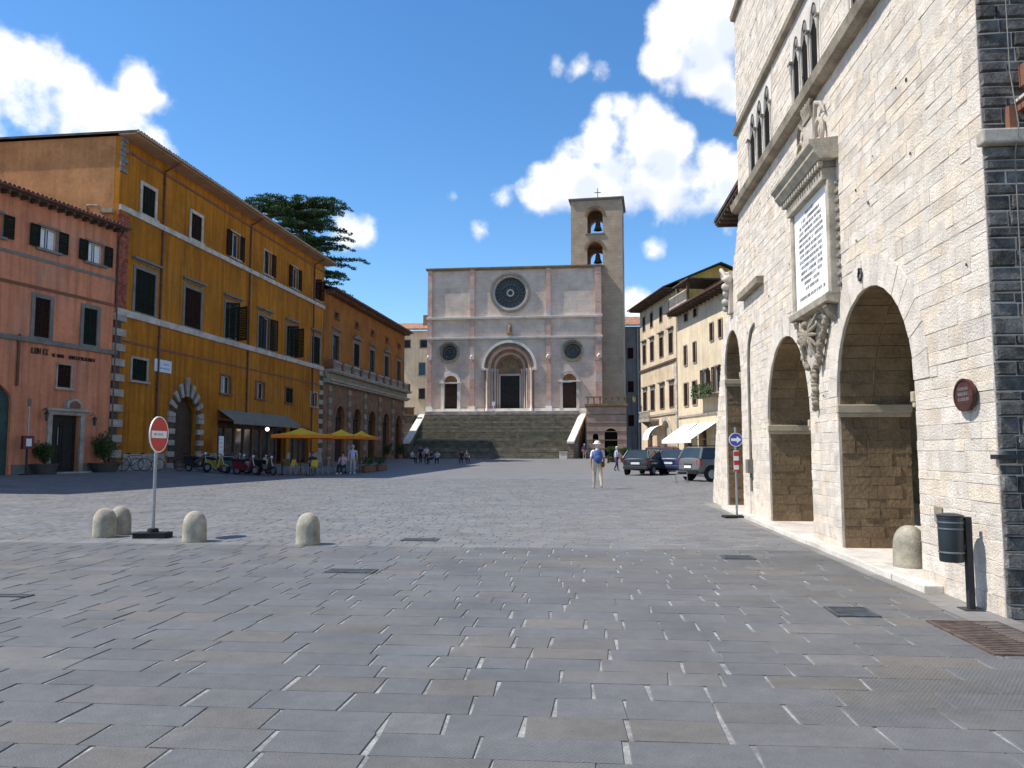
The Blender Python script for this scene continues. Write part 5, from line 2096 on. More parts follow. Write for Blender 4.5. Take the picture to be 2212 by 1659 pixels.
def build_street():
    b = thing('buff_townhouse', 'buff plaster townhouse with pedimented windows and wide dark eave beside the street', 'building', spt(0, 0, 0), SROT)
    holes = []
    ZT, X1 = 16.4, 12.2
    xs = (1.6, 4.4, 7.6, 10.6)
    for k, c in enumerate(xs):
        window(b, holes, c - .48, c + .48, 14.0, 15.5, 'closed', 'shutter_brown', 'trim_stone', .10, sill=False)
        window(b, holes, c - .55, c + .55, 10.6, 12.5, 'closed', 'shutter_brown', 'grey_trim', .14, lintel='flat', sill=False)
        window(b, holes, c - .60, c + .60, 5.55, 7.55, 'closed', 'shutter_brown', 'grey_trim', .16, lintel='flat', sill=False)
    door1, door2 = arch(3.2, .85, .3, 3.0, 12), arch(8.6, 1.45, .3, 2.9, 14)
    holes += [door1, door2]
    wall = MB().prism([rect(0, X1, -.2, ZT)] + holes, 0, .4).build('wall', 'buff_plaster', b)
    MB().prism([[(.4, -.2), (10.0, -.2), (10.0, ZT), (4.3, ZT + 2.35), (.4, ZT + .72)]], 0, .4, 'x').build('end_wall', 'buff_plaster', b)
    MB().prism([[(.4, -.2), (10.0, -.2), (10.0, ZT), (4.3, ZT + 2.35), (.4, ZT + .72)]], X1 - .4, X1, 'x').build('end_wall', 'gold_plaster', b)
    MB().box(0, X1, 10, 10.4, -.2, ZT).build('back_wall', 'buff_plaster', b)
    r = roof_front(b, 0, X1, ZT + .05, 1.25, 4.3, RAD(23.5), tile='roof_tile_dark', soff='rafter', tiles=False, back_y=9.4, end=.35)
    for k in range(16):
        MB().box(.2 + k * .78, .36 + k * .78, -1.15, -.001, ZT - .2, ZT - .045).build('rafter_end', 'rafter', r)
    MB().box(0, X1, -.16, -.0006, 9.75, 9.95).build('string_course', 'rafter', b)
    MB().box(0, X1, -.12, -.0006, 4.85, 5.05).build('string_course', 'trim_stone', b)
    z, k = .3, 0
    while z < 9.6:
        MB().box(X1 - (.7 if k % 2 else .45), X1 + .02, -.06, -.0006, z, z + .4).build('quoin', 'white_trim', b)
        z += .42
        k += 1
    MB().prism([arch(3.2, .845, .3, 3.0, 12)], .3, .36).build('door', 'door_brown', b)
    MB().prism([arch(8.6, 1.445, .3, 2.9, 14)], .34, .4).build('door', 'buff_door', b)
    for c, hw, zs in ((3.2, .85, 3.0), (8.6, 1.45, 2.9)):
        n = 11
        for j in range(n):
            a0, a1 = math.pi * j / n + .01, math.pi * (j + 1) / n - .01
            mb = MB()
            mb.hexa([(c + rr * math.cos(a), y, zs + rr * math.sin(a)) for a in (a0, a1) for rr, y in ((hw + .002, -.09), (hw + .38, -.09), (hw + .38, -.0006), (hw + .002, -.0006))])
            mb.build('voussoir', 'white_trim', wall)
    # stone balcony
    m = MB()
    m.box(2.6, 6.4, -1.0, -.001, 4.35, 4.55)
    bl = m.build('balcony', 'trim_stone', b)
    m = MB()
    m.box(2.62, 6.38, -.98, -.86, 4.552, 4.66)
    m.box(2.62, 6.38, -.99, -.85, 5.30, 5.42)
    for k in range(16):
        m.lathe([(.05, 0), (.09, .2), (.05, .45), (.06, .63)], (2.8 + k * .225, -.92, 4.66), 8)
    m.build('balustrade', 'trim_stone', bl)
    for x in (3.0, 6.0):
        MB().prism([[(-.8, 4.35), (-.0007, 4.35), (-.0007, 3.75)]], x - .12, x + .12, 'x').build('bracket', 'grey_trim', bl)

    # second house, nearer
    h = thing('cream_townhouse', 'cream plaster townhouse with a loggia balcony and white awnings at street level', 'building', spt(12.25, 0, 0), SROT)
    holes = []
    ZT, X1 = 13.9, 22.0
    for c in (2.7, 5.1):
        window(h, holes, c - .42, c + .42, 12.9, 13.6, 'closed', 'shutter_brown', 'trim_stone', .08, sill=False)
    for k, c in enumerate((2.4, 4.8, 8.9, 10.8, 12.8, 15.0, 17.2, 19.6)):
        window(h, holes, c - .36, c + .36, 9.0 if k < 2 else 10.3, 10.75 if k < 2 else 11.75, 'closed', 'shutter_brown', 'trim_stone', .08, sill=False)
    for k, c in enumerate((2.4, 4.6, 7.3, 9.9, 12.4, 15.0, 17.6, 20.0)):
        window(h, holes, c - .5, c + .5, 5.4 if k < 2 else 6.1, 7.4 if k < 2 else 8.15, 'open' if k in (2, 3) else 'closed', 'shutter_brown', 'trim_stone', .10, sill=False)
    doors = [arch(c, .95, .3, 2.7, 12) for c in (2.6, 6.2, 9.8, 13.4, 17.0)]
    holes += doors
    wall = MB().prism([rect(0, X1, -.2, ZT)] + holes, 0.05, .45).build('wall', 'cream_plaster', h)
    MB().box(X1 - .4, X1, .45, 9, -.2, ZT).build('end_wall', 'buff_plaster', h)
    MB().box(0, X1, 9, 9.4, -.2, ZT).build('back_wall', 'buff_plaster', h)
    r = roof_front(h, 0.05, X1, ZT + .05, 1.0, 4.7, RAD(17), tile='roof_tile_dark', soff='rafter', tiles=False, back_y=9.2, end=.0)
    for k in range(24):
        MB().box(.3 + k * .9, .44 + k * .9, -.95, .049, ZT - .2, ZT - .045).build('rafter_end', 'rafter', r)
    MB().box(.06, X1, -.06, .049, 4.4, 4.56).build('string_course', 'trim_stone', h)
    # roof loggia
    lo = MB()
    lo.box(.4, 5.2, -.8, 2.0, 14.25, 14.4)
    lg = lo.build('loggia_floor', 'white_trim', h)
    m = MB()
    for k in range(22):
        m.box(.45 + k * .22, .49 + k * .22, -.78, -.74, 14.4, 15.2)
    m.box(.4, 5.2, -.8, -.72, 15.2, 15.3)
    m.build('railing', 'white_trim', lg)
    for x in (2.2, 4.8):
        MB().box(x - .1, x + .1, -.6, -.4, 14.41, 16.0).build('post', 'wood', lg)
    MB().box(1.9, 6.0, -.9, 2.0, 16.0, 16.12).build('canopy', 'roof_tile_dark', lg)
    MB().box(1.9, 6.0, 2.0, 2.3, 14.0, 16.0).build('back', 'buff_plaster', lg)
    for c in (2.6, 6.2, 9.8, 13.4, 17.0):
        MB().prism([arch(c, .945, .3, 2.7, 12)], .34, .4).build('door', 'door_brown', h)
    # flower balcony
    m = MB()
    m.box(6.4, 10.8, -.8, .049, 5.75, 5.9)
    fb = m.build('balcony', 'grey_trim', h)
    m = MB()
    for k in range(24):
        m.box(6.42 + k * .188, 6.45 + k * .188, -.79, -.765, 5.9, 6.8)
    m.box(6.4, 10.8, -.80, -.755, 6.8, 6.85)
    m.build('railing', 'iron', fb)
    fl = MB()
    for _ in range(500):
        x, y, z = R_.uniform(6.4, 10.8), R_.uniform(-1.05, -.7), R_.uniform(5.7, 6.75)
        s = R_.uniform(.05, .11)
        fl.t = R_.uniform(.6, 1.6)
        a = R_.uniform(0, 6.28)
        fl.quad([(x + s * math.cos(a), y, z + s * math.sin(a)), (x - s * math.sin(a), y - s * .5, z + s * math.cos(a)), (x - s * math.cos(a), y, z - s * math.sin(a)), (x + s * math.sin(a), y + s * .5, z - s * math.cos(a))])
    fl.build('trailing_plants', 'leaves', fb, tint=True)
    # white awnings
    for k, (xa, xb, out) in enumerate(((13.6, 17.2, 2.0), (17.8, 22.0, 2.2))):
        t = thing('street_awning', ('white canvas awning over the cream townhouse door, next to the buff house', 'white canvas awning at street level below the flower balcony')[k], 'awning', spt(xa, 0.05, 0), SROT)
        w = xb - xa
        MB().hexa([(0, -out, 2.35), (w, -out, 2.35), (w, -.001, 3.75), (0, -.001, 3.75), (0, -out, 2.38), (w, -out, 2.38), (w, -.001, 3.78), (0, -.001, 3.78)]).build('canvas', 'canvas_white', t)
        MB().box(0, w, -out - .02, -out - .002, 2.08, 2.37).build('valance', 'canvas_white', t)
        for x in (.05, w - .05):
            MB().tube([(x, -.01, 2.4), (x, -out + .05, 2.33)], .02, 6).build('arm', 'zinc', t)
    t = thing('street_awning', 'rounded white hood awning over the buff townhouse arch', 'awning', spt(5.6, 0, 0), SROT)
    m = MB()
    pr = [(-.0 - 1.5 * math.sin(a), 2.5 + 1.4 * math.cos(a)) for a in [k * math.pi / 2 / 7 for k in range(8)]]
    for (ya, za), (yb, zb) in zip(pr, pr[1:]):
        m.hexa([(0, ya - .001, za), (2.2, ya - .001, za), (2.2, yb - .001, zb), (0, yb - .001, zb), (0, ya - .001, za + .02), (2.2, ya - .001, za + .02), (2.2, yb - .001, zb + .02), (0, yb - .001, zb + .02)])
    m.build('canvas', 'canvas_white', t)
    for x in (.02, 2.18):
        MB().tube([(x, p[0], p[1]) for p in pr], .02, 5).build('hoop', 'zinc', t)

    # neighbour of the town hall: only its overhanging eave shows past the corner
    e = thing('eaves_house', 'tall house behind the stone town hall with a dark overhanging eave', 'building', (9.35, 27.0, 0), math.atan2(0.9961, 0.0879) + math.pi)
    MB().box(-7, 0, 0, 6, 0, 12.2).build('wall', 'buff_plaster', e)
    m = MB()
    for za, zb, mt, nm in ((0, .15, 'roof_tile_dark', 'roof'),):
        m.hexa([(-7.3, -1.0, 11.55), (.3, -1.0, 11.55), (.3, 3, 13.7), (-7.3, 3, 13.7), (-7.3, -1.0, 11.7), (.3, -1.0, 11.7), (.3, 3, 13.9), (-7.3, 3, 13.9)])
        m.hexa([(-7.3, 3, 13.7), (.3, 3, 13.7), (.3, 7, 11.6), (-7.3, 7, 11.6), (-7.3, 3, 13.9), (.3, 3, 13.9), (.3, 7, 11.8), (-7.3, 7, 11.8)])
    m.build('roof', 'roof_tile_dark', e)
    MB().box(-7.25, .25, -.95, -.001, 11.44, 11.54).build('soffit', 'rafter', e)
    for k in range(12):
        MB().box(-7 + k * .6, -6.88 + k * .6, -.92, -.001, 11.3, 11.438).build('rafter_end', 'rafter', e)
    MB().prism([[(0.0, 12.2), (6, 12.2), (3, 13.7)]], -.4, -.001, 'x').build('gable', 'buff_plaster', e)

    # grey house closing the gap right of the tower
    q = thing('grey_house', 'shaded grey house with a tiled roof edge in the gap right of the bell tower', 'building', (16.0, 121.0, 0), math.atan2(-.05, 1))
    holes = []
    for x in (2.3, 4.2):
        for z in (5.2, 10.4, 15.6):
            window(q, holes, x - .45, x + .45, z, z + 1.7, 'closed', 'shutter_brown', 'grey_trim', .12, sill=False)
    MB().prism([rect(0, 9.5, -.5, 20.6)] + holes, 0, .5).build('wall', 'grey_plaster', q)
    MB().box(0, 9.5, .5, 8, 20.0, 20.6).build('top', 'grey_plaster', q)
    r = MB()
    r.hexa([(-.4, -.7, 20.62), (9.9, -.7, 20.62), (9.9, 5, 22.8), (-.4, 5, 22.8), (-.4, -.7, 20.85), (9.9, -.7, 20.85), (9.9, 5, 23.0), (-.4, 5, 23.0)])
    r.build('roof', 'roof_tile', q)
    MB().tube([(3.4, -.1, 20.4), (3.4, -.1, 1)], .09, 7).build('downpipe', 'zinc', q)

    # cream house far left of the cathedral
    c = thing('far_cream_house', 'pale cream house with small dark windows left of the cathedral', 'building', (-20.5, 119.0, 0), math.atan2(-.06, 1))
    holes = []
    for xx, z0, z1, wd, mt in ((4.5, 17.0, 18.2, 1.1, 'shutter_brown'), (7.1, 17.0, 18.2, 1.1, 'shutter_brown'), (6.9, 12.8, 14.7, .95, 'shutter_blue'), (3.2, 12.8, 14.7, .95, 'shutter_blue'), (6.9, 9.2, 10.8, .95, 'shutter_brown')):
        window(c, holes, xx - wd / 2, xx + wd / 2, z0, z1, 'closed' if mt != 'shutter_brown' else 'none', mt, 'trim_stone', .10, sash='shutter_brown')
    MB().prism([rect(0, 12.5, -.5, 19.6)] + holes, 0, .5).build('wall', 'cream_plaster', c)
    MB().box(0, .5, .5, 8, -.5, 19.6).build('end_wall', 'cream_plaster', c)
    r = MB()
    r.hexa([(-.5, -.8, 19.62), (13, -.8, 19.62), (13, 5, 21.4), (-.5, 5, 21.4), (-.5, -.8, 19.85), (13, -.8, 19.85), (13, 5, 21.6), (-.5, 5, 21.6)])
    ro = r.build('roof', 'roof_tile', c)
    MB().box(6.6, 7.4, 2.2, 3.0, 20.4, 22.4).build('chimney', 'church_brown', ro)


M('buff_door', (0.40, 0.33, 0.24), 0.12, 2.0, 0.8, 0.1, 30)
M('shutter_blue', (0.05, 0.12, 0.16), 0.15, 3.0, 0.7, 0.1, 30)
build_street()


# ------------------------------------------------------------------ greenery
def leaf_cluster(mb, c, r, n, s0, s1, flat=1.0):
    for _ in range(n):
        d = Vector((R_.gauss(0, 1), R_.gauss(0, 1), R_.gauss(0, 1)))
        d = d.normalized() * (R_.random() ** .45)
        p = Vector(c) + Vector((d.x * r[0], d.y * r[1], d.z * r[2]))
        s = R_.uniform(s0, s1)
        a = Vector((R_.gauss(0, 1), R_.gauss(0, 1), R_.gauss(0, flat))).normalized()
        b = a.orthogonal().normalized()
        b = Matrix.Rotation(R_.uniform(0, 6.28), 3, a) @ b
        mb.t = R_.uniform(.55, 1.5)
        mb.quad([p - b * s, p + a * s * .45, p + b * s, p - a * s * .45])


def build_cedar():
    t = thing('cedar_tree', 'dark spreading cedar with flat layered boughs behind the ochre palace', 'tree', (-23.5, 85.0, .45))
    tr = MB()
    tr.tube([(0, 0, 0), (.1, 0, 9), (.3, 0, 18), (.2, 0, 25.5), (.0, 0, 27.2)], [.75, .65, .45, .2, .08], 10)
    tr.build('trunk', 'cedar_bark', t)
    cr = MB()
    lim = MB()
    tiers = []
    for z, ln, n in ((27.6, 4.4, 11), (26.7, 4.4, 9), (25.0, 4.2, 8), (23.4, 4.4, 8), (21.8, 4.8, 8), (20.2, 5.0, 8), (18.4, 5.2, 8)):
        for k in range(n):
            tiers.append((z + R_.uniform(-.5, .5), ln * R_.uniform(.75, 1.15), 2 * math.pi * (k + R_.random() * .7) / n))
    tiers += [(27.8, 4.6, .05), (28.1, 4.2, -.45), (27.9, 5.0, 3.1), (27.9, 5.4, -2.9), (23.9, 5.2, -.1), (22.6, 5.2, -.5), (21.8, 6.6, -.05), (27.6, 4.8, 2.9), (27.4, 5.6, -2.6)]
    for z, ln, a in tiers:
        d = Vector((math.cos(a), math.sin(a), 0))
        up = R_.uniform(.02, .12)
        pts = []
        for j in range(6):
            f = j / 5
            pts.append(Vector((0.2, 0, z)) + d * ln * f + Vector((0, 0, ln * (up * f - .10 * f * f) + .25 * f)))
        lim.tube(pts, [.16 * (1 - .8 * j / 5) for j in range(6)], 5)
        for j in range(2, 6):
            for q in range(3):
                f = (j - R_.random() * .8) / 5
                p = Vector((0.2, 0, z)) + d * ln * f + Vector((0, 0, ln * (up * f - .10 * f * f) + .25 * f))
                side = Vector((-d.y, d.x, 0)) * R_.uniform(-1, 1) * (1.0 - .35 * f)
                leaf_cluster(cr, p + side, (.72, .72, .17), 60, .07, .17, .5)
        tip = pts[-1]
        for q in range(4):
            leaf_cluster(cr, tip + d * (.2 + .22 * q) + Vector((R_.uniform(-.2, .2), R_.uniform(-.2, .2), -.10 * q)), (.34, .34, .12), 34, .06, .14, .5)
    lim.build('limbs', 'cedar_bark', t)
    cr.build('crown', 'cedar_needles', t, tint=True)


build_cedar()


def potted_shrub(loc, r, h, label, pot='terracotta', rz=0.0):
    t = thing('potted_shrub', label, 'shrub', loc, rz)
    MB().lathe([(0, 0), (r * .55, 0), (r * .75, .42), (r * .8, .42), (r * .8, .48), (r * .68, .48), (r * .66, .40), (0, .40)], (0, 0, 0), 16).build('pot', pot, t)
    st = MB()
    cr = MB()
    for k in range(9):
        a = R_.uniform(0, 6.28)
        q = R_.uniform(.2, .95) * r
        zt = R_.uniform(.75, 1.0) * h
        st.tube([(0, 0, .38), (q * .4 * math.cos(a), q * .4 * math.sin(a), .4 + (zt - .4) * .5), (q * math.cos(a), q * math.sin(a), zt - .1)], [.02, .014, .006], 5)
        for j in range(6):
            f = R_.uniform(.25, 1)
            leaf_cluster(cr, (q * f * math.cos(a), q * f * math.sin(a), .5 + (zt - .5) * f), (r * .34, r * .34, r * .30), 42, .03, .07)
    st.build('stems', 'cedar_bark', t)
    cr.build('foliage', 'leaves', t, tint=True)


p = ppt(4.25, .55, 0)
potted_shrub((p[0], p[1], zg(p[0], p[1])), .75, 1.55, 'low dark potted shrub left of the pink house door', 'dark_trim')
p = ppt(.75, .6, 0)
potted_shrub((p[0], p[1], zg(p[0], p[1])), .95, 2.0, 'tall bushy potted shrub right of the pink house door', 'dark_trim')
potted_shrub(cpt(-4.6, -2.6, 7.15), .8, 4.2, 'dark upright shrub on the terrace wall left of the church steps')
for k, x in enumerate((47.2, 52.4)):
    p = lpt(x, -.9, 0)
    potted_shrub((p[0], p[1], zg(p[0], p[1])), .5, 1.8, ('leafy potted shrub between two orange palace doors', 'leafy potted shrub at the last orange palace door, by the church')[k])


# ------------------------------------------------------------------ bollards, signs and bins
_boll = MB().lathe([(0, 0), (.215, 0), (.22, .02), (.215, .05), (.21, .30), (.205, .36), (.185, .43), (.15, .495), (.10, .54), (.05, .56), (0, .565)], (0, 0, 0), 28).mesh('bollard', 'concrete_cream')


def bollard(x, y, z, label, s=0.88, rz=0.0):
    o = bpy.data.objects.new('bollard', _boll)
    COL.objects.link(o)
    o.location = (x, y, z)
    o.rotation_euler = (0, 0, rz)
    o.scale = (s, s, s)
    tag(o, label, 'bollard', 'round topped stone bollards')


bollard(-7.02, 13.72, .012, 'cream round topped bollard touching another one, the front one of the pair')
bollard(-6.97, 14.15, .012, 'cream round topped bollard half hidden behind its twin', rz=1)
bollard(-5.20, 13.05, .012, 'cream round topped bollard right beside the no entry sign', rz=2)
bollard(-3.24, 12.66, .012, 'cream round topped bollard standing alone in open paving', .88, rz=3)
bollard(*hall_pt(2.55, -.20, .098), 'pale stone bollard inside the near jamb of the largest arch', .88, rz=4)


def no_entry():
    t = thing('no_entry_sign', 'round red no entry sign with white bar on a pole in a black base', 'sign', (-6.14, 13.62, .016))
    MB().cyl((0, 0, .06), (0, 0, 2.06), .027, n=12).build('pole', 'zinc', t)
    m = MB()
    m.prism([[(-.27, -.17), (.27, -.17), (.29, -.12), (.29, .12), (.27, .17), (-.27, .17), (-.29, .12), (-.29, -.12)]], 0, .085, 'z')
    m.lathe([(.10, .085), (.085, .15), (.04, .16)], (0, 0, 0), 14)
    m.build('base', 'rubber', t, bevel=.012)
    rz = RAD(86)
    s = bpy.data.objects.new('sign_disc', None)
    disc_ = MB().prism([disc(0, 0, .31, 40)], -.012, .0).build('sign_disc', 'sign_red', t)
    bpy.data.objects.remove(s)
    disc_.location = (.035 * math.sin(rz), -.035 * math.cos(rz), 1.755)
    disc_.rotation_euler = (0, 0, rz)
    m = MB()
    ring(m, 0, 0, .295, .312, -.016, .004, 40)
    m.build('rim', 'sign_white', disc_)
    MB().box(-.25, .25, -.016, -.0125, -.062, .062).build('white_bar', 'sign_white', disc_)
    x = MB()
    letter_rows(x, -.17, .14, -.018, .036, -.0163, .9, 77, .001)
    x.build('bar_lettering', 'engraved', disc_)
    MB().box(-.04, .04, .004, .05, -.05, .05).build('clamp', 'zinc', disc_)


no_entry()


def blue_sign():
    z = .012
    t = thing('one_way_sign', 'round blue sign with a white arrow above a red and white striped panel', 'sign', (4.98, 17.6, z))
    MB().cyl((0, 0, .04), (0, 0, 2.0), .025, n=10).build('pole', 'zinc', t)
    MB().box(-.30, .30, -.18, .18, 0, .05).build('base', 'rubber', t, bevel=.01)
    d = MB().prism([disc(0, 0, .15, 32)], -.05, -.035).build('sign_disc', 'sign_blue', t)
    d.location = (0, 0, 1.72)
    m = MB()
    m.prism([[(-.11, -.03), (.02, -.03), (.02, -.075), (.125, 0), (.02, .075), (.02, .03), (-.11, .03)]], -.055, -.0505)
    m.build('arrow', 'sign_white', d)
    m = MB()
    ring(m, 0, 0, .14, .152, -.056, -.034, 32)
    m.build('rim', 'sign_white', d)
    pn = MB().box(-.055, .055, -.045, -.03, 1.02, 1.48).build('striped_panel', 'sign_white', t)
    for k in range(2):
        z0 = 1.02 + k * .2 + .14
        MB().box(-.0553, .0553, -.0465, -.0452, z0, z0 + .1).build('red_band', 'sign_red', pn)
    MB().box(-.0553, .0553, -.0465, -.0452, 1.02, 1.06).build('red_band', 'sign_red', pn)


blue_sign()


def litter_bin():
    p = hall_pt(.36, .13, 0)
    t = thing('litter_bin', 'dark blue grey litter bin on a post against the stone corner', 'litter bin', (p[0], p[1], .016), HALL_ROT)
    # post, bin hung towards the far side
    po = MB()
    po.box(-.03, .03, -.03, .03, 0, .86)
    po.build('post', 'iron', t, bevel=.006)
    MB().box(-.09, .09, -.09, .09, 0, .012).build('foot_plate', 'iron', t)
    b = MB()
    b.lathe([(0, .44), (.10, .44), (.105, .45), (.11, .84), (.115, .845), (.115, .86), (.103, .86), (.095, .5), (0, .49)], (-.02, -.145, 0), 22)
    bd = b.build('bin_body', 'bin_blue', t)
    for z in (.52, .74, .80):
        m = MB()
        m.lathe([(.106, 0), (.114, .004), (.114, .014), (.106, .018)], (-.02, -.145, z), 22)
        m.build('hoop', 'zinc_dark', bd)
    m = MB()
    m.lathe([(.118, .865), (.118, .875), (.07, .89), (0, .895)], (-.02, -.145, 0), 22)
    m.build('lid', 'bin_blue', bd)
    for z in (.55, .78):
        MB().box(-.02, .02, -.05, -.025, z, z + .05).build('clamp', 'iron', t)


M('zinc_dark', (0.16, 0.18, 0.20), 0.12, 6.0, 0.4, 0.05, 40, 0.5, metal=0.4)
litter_bin()


def oval_plate():
    t = thing('oval_plaque', 'brown oval plaque fixed proud of the pale stone corner', 'plaque', hall_pt(.45, .055, 2.03), HALL_ROT)
    n = 28
    def ell(a, b):
        return [(a * math.cos(2 * math.pi * k / n), b * math.sin(2 * math.pi * k / n)) for k in range(n)]
    pl = MB().prism([ell(.19, .155)], -.012, .02).build('plate', 'oval_brown', t)
    MB().prism([ell(.195, .16), ell(.175, .14)], -.02, -.0125).build('rim', 'oval_rim', t)
    x = MB()
    letter_rows(x, -.11, .11, .045, .030, -.0125, .9, 61, .002)
    letter_rows(x, -.13, .13, -.005, .034, -.0125, .9, 62, .002)
    letter_rows(x, -.11, .11, -.055, .030, -.0125, .9, 63, .002)
    x.build('lettering', 'engraved', t)
    for sx in (-.1, .1):
        MB().cyl((sx, .02, 0), (sx, .06, 0), .012).build('stud', 'iron', t)
    # small pale number slab by the bin
    s = thing('number_slab', 'small square weathered stone slab set in the wall beside the bin', 'plaque', hall_pt(1.22, 0, .83), HALL_ROT)
    MB().box(-.09, .09, -.026, -.012, -.08, .08).build('slab', 'weathered_stone', s, bevel=.006)
    x = MB()
    letter_rows(x, -.06, .06, -.02, .045, -.0262, 1, 64, .001)
    x.build('lettering', 'engraved', s)


M('oval_rim', (0.07, 0.022, 0.018), 0.2, 10.0, 0.5, 0.2, 40)
oval_plate()


# ------------------------------------------------------------------ cafe
def umbrella(x, y, w, label, rz, canopy='canvas_yellow', z=None):
    z = zg(x, y) + .016 if z is None else z
    t = thing('cafe_umbrella', label, 'umbrella', (x, y, z), rz, 'yellow cafe umbrellas')
    MB().cyl((0, 0, 0), (0, 0, 2.7), .03, n=8).build('pole', 'wood', t)
    MB().box(-.35, .35, -.35, .35, 0, .10).build('foot', 'grey_trim', t)
    c = MB()
    h = w / 2
    n = 6
    for s in range(4):
        a = s * math.pi / 2
        ca, sa = math.cos(a), math.sin(a)
        for k in range(n):
            f0, f1 = k / n, (k + 1) / n
            def P(f, side):
                sag = -.10 * math.sin(math.pi * f)
                r = h * f
                xx, yy = r, side * r
                return (ca * xx - sa * yy, sa * xx + ca * yy, 2.72 - .42 * f + sag)
            def Pm(f):
                r = h * f
                return (ca * r, sa * r, 2.72 - .42 * f - .13 * math.sin(math.pi * f) - .03 * f)
            for side in (-1, 1):
                q = [P(f0, side), P(f1, side), Pm(f1), Pm(f0)] if k else [P(f1, side), Pm(f1), (0, 0, 2.72)]
                c.quad(q, True)
    cn = c.build('canopy', canopy, t)
    v = MB()
    for s in range(4):
        a = s * math.pi / 2
        ca, sa = math.cos(a), math.sin(a)
        m = 8
        for k in range(m):
            y0, y1 = -h + 2 * h * k / m, -h + 2 * h * (k + 1) / m
            for (ya, yb, zl) in ((y0, (y0 + y1) / 2, .2), ((y0 + y1) / 2, y1, .2)):
                v.quad([(ca * h - sa * ya, sa * h + ca * ya, 2.29), (ca * h - sa * yb, sa * h + ca * yb, 2.29), (ca * h - sa * yb, sa * h + ca * yb, 2.29 - zl), (ca * h - sa * ya, sa * h + ca * ya, 2.29 - zl + .03)])
    v.build('valance', 'canvas_orange', cn)
    for k in range(4):
        a = k * math.pi / 2 + math.pi / 4
        MB().tube([(0, 0, 2.42), (h * 1.38 * math.cos(a), h * 1.38 * math.sin(a), 2.3)], .014, 5).build('rib', 'wood', t)
    MB().ball((0, 0, 2.76), .05, 8, 6).build('finial', 'wood', t)


umbrella(-12.35, 46.2, 3.4, 'wide yellow and orange cafe umbrella by the parked scooters', .3)
umbrella(-10.75, 49.6, 2.6, 'yellow and orange cafe umbrella in the middle of the three', .2)
umbrella(-10.2, 53.4, 2.2, 'small yellow and orange cafe umbrella next to the stone doorway', .15)


def cafe_chair(mat_seat):
    t = thing('cafe_chair', '', 'chair')
    m = MB()
    m.box(-.21, .21, -.2, .2, .43, .46)
    m.build('seat', mat_seat, t, bevel=.01)
    b = MB()
    b.hexa([(-.2, .17, .5), (.2, .17, .5), (.2, .2, .5), (-.2, .2, .5), (-.19, .25, .88), (.19, .25, .88), (.19, .28, .88), (-.19, .28, .88)])
    b.build('backrest', mat_seat, t, bevel=.01)
    for sx in (-1, 1):
        MB().tube([(sx * .19, -.17, .43), (sx * .21, -.2, 0)], .013, 6).build('leg', 'zinc', t)
        MB().tube([(sx * .19, .27, .86), (sx * .19, .17, .44), (sx * .21, .23, 0)], .013, 6).build('leg', 'zinc', t)
    return t


def cafe_table(x, y, label, cloth):
    z = zg(x, y) + .016
    t = thing('cafe_table', label, 'table', (x, y, z))
    MB().lathe([(0, .71), (.36, .71), (.37, .72), (.37, .735), (0, .738)], (0, 0, 0), 20).build('top', cloth, t)
    MB().cyl((0, 0, .03), (0, 0, .71), .03).build('stem', 'iron', t)
    MB().lathe([(.24, 0), (.24, .02), (.04, .05)], (0, 0, 0), 14).build('base', 'iron', t)


M('chair_yellow', (0.62, 0.42, 0.03), 0.08, 3.0, 0.5, 0.05, 40, 0.4)
M('chair_wicker', (0.22, 0.13, 0.06), 0.2, 14.0, 0.8, 0.4, 60)
cyel = cafe_chair('chair_yellow')
cwic = cafe_chair('chair_wicker')
_used = set()


def chair(kind, x, y, rz, label):
    src = cyel if kind == 'y' else cwic
    o = src if kind not in _used else copy_tree(src)
    _used.add(kind)
    o.location = (x, y, zg(x, y) + .016)
    o.rotation_euler = (0, 0, rz)
    tag(o, label, 'chair', 'yellow cafe chairs' if kind == 'y' else 'wicker cafe chairs')


cafe_table(-13.1, 45.1, 'round dark cafe table among yellow chairs under the widest umbrella', 'wood')
cafe_table(-11.6, 45.3, 'round cafe table between yellow chair and seated couple', 'wood')
cafe_table(-10.3, 48.9, 'round cafe table under the middle umbrella', 'wood')
chair('y', -13.75, 44.9, 1.3, 'yellow cafe chair at the first round table, turned toward the scooters')
chair('y', -12.55, 44.7, -1.9, 'yellow cafe chair pulled out beside the first round table')
chair('y', -12.2, 45.6, 1.8, 'yellow cafe chair at the second round table')
chair('y', -11.2, 44.6, -2.6, 'yellow cafe chair standing in front of the seated couple')
chair('w', -13.2, 46.2, .2, 'brown wicker cafe chair behind the first round table')
chair('w', -11.0, 46.0, -.6, 'brown wicker cafe chair behind the second round table')
chair('w', -10.9, 48.4, 1.4, 'brown wicker cafe chair at the table under the middle umbrella, facing in')
chair('w', -9.7, 49.4, -1.0, 'brown wicker cafe chair at the table under the middle umbrella, by the steps')


# hedge planter closing the terrace
def planter(x, y, w, label, rz):
    t = thing('hedge_planter', label, 'planter', (x, y, zg(x, y) + .016), rz)
    MB().box(-w / 2, w / 2, -.2, .2, 0, .42).build('trough', 'wood', t, bevel=.01)
    f = MB()
    for k in range(int(w * 14)):
        leaf_cluster(f, (R_.uniform(-w / 2, w / 2), R_.uniform(-.12, .12), R_.uniform(.5, .95)), (.16, .16, .16), 24, .03, .06)
    f.build('foliage', 'leaves', t, tint=True)


planter(-9.35, 51.2, 2.4, 'long wooden planter with a clipped green hedge beside the seated couple', 1.45)
planter(-9.0, 54.0, 2.0, 'shorter wooden planter with a green hedge under the smallest umbrella', 1.45)

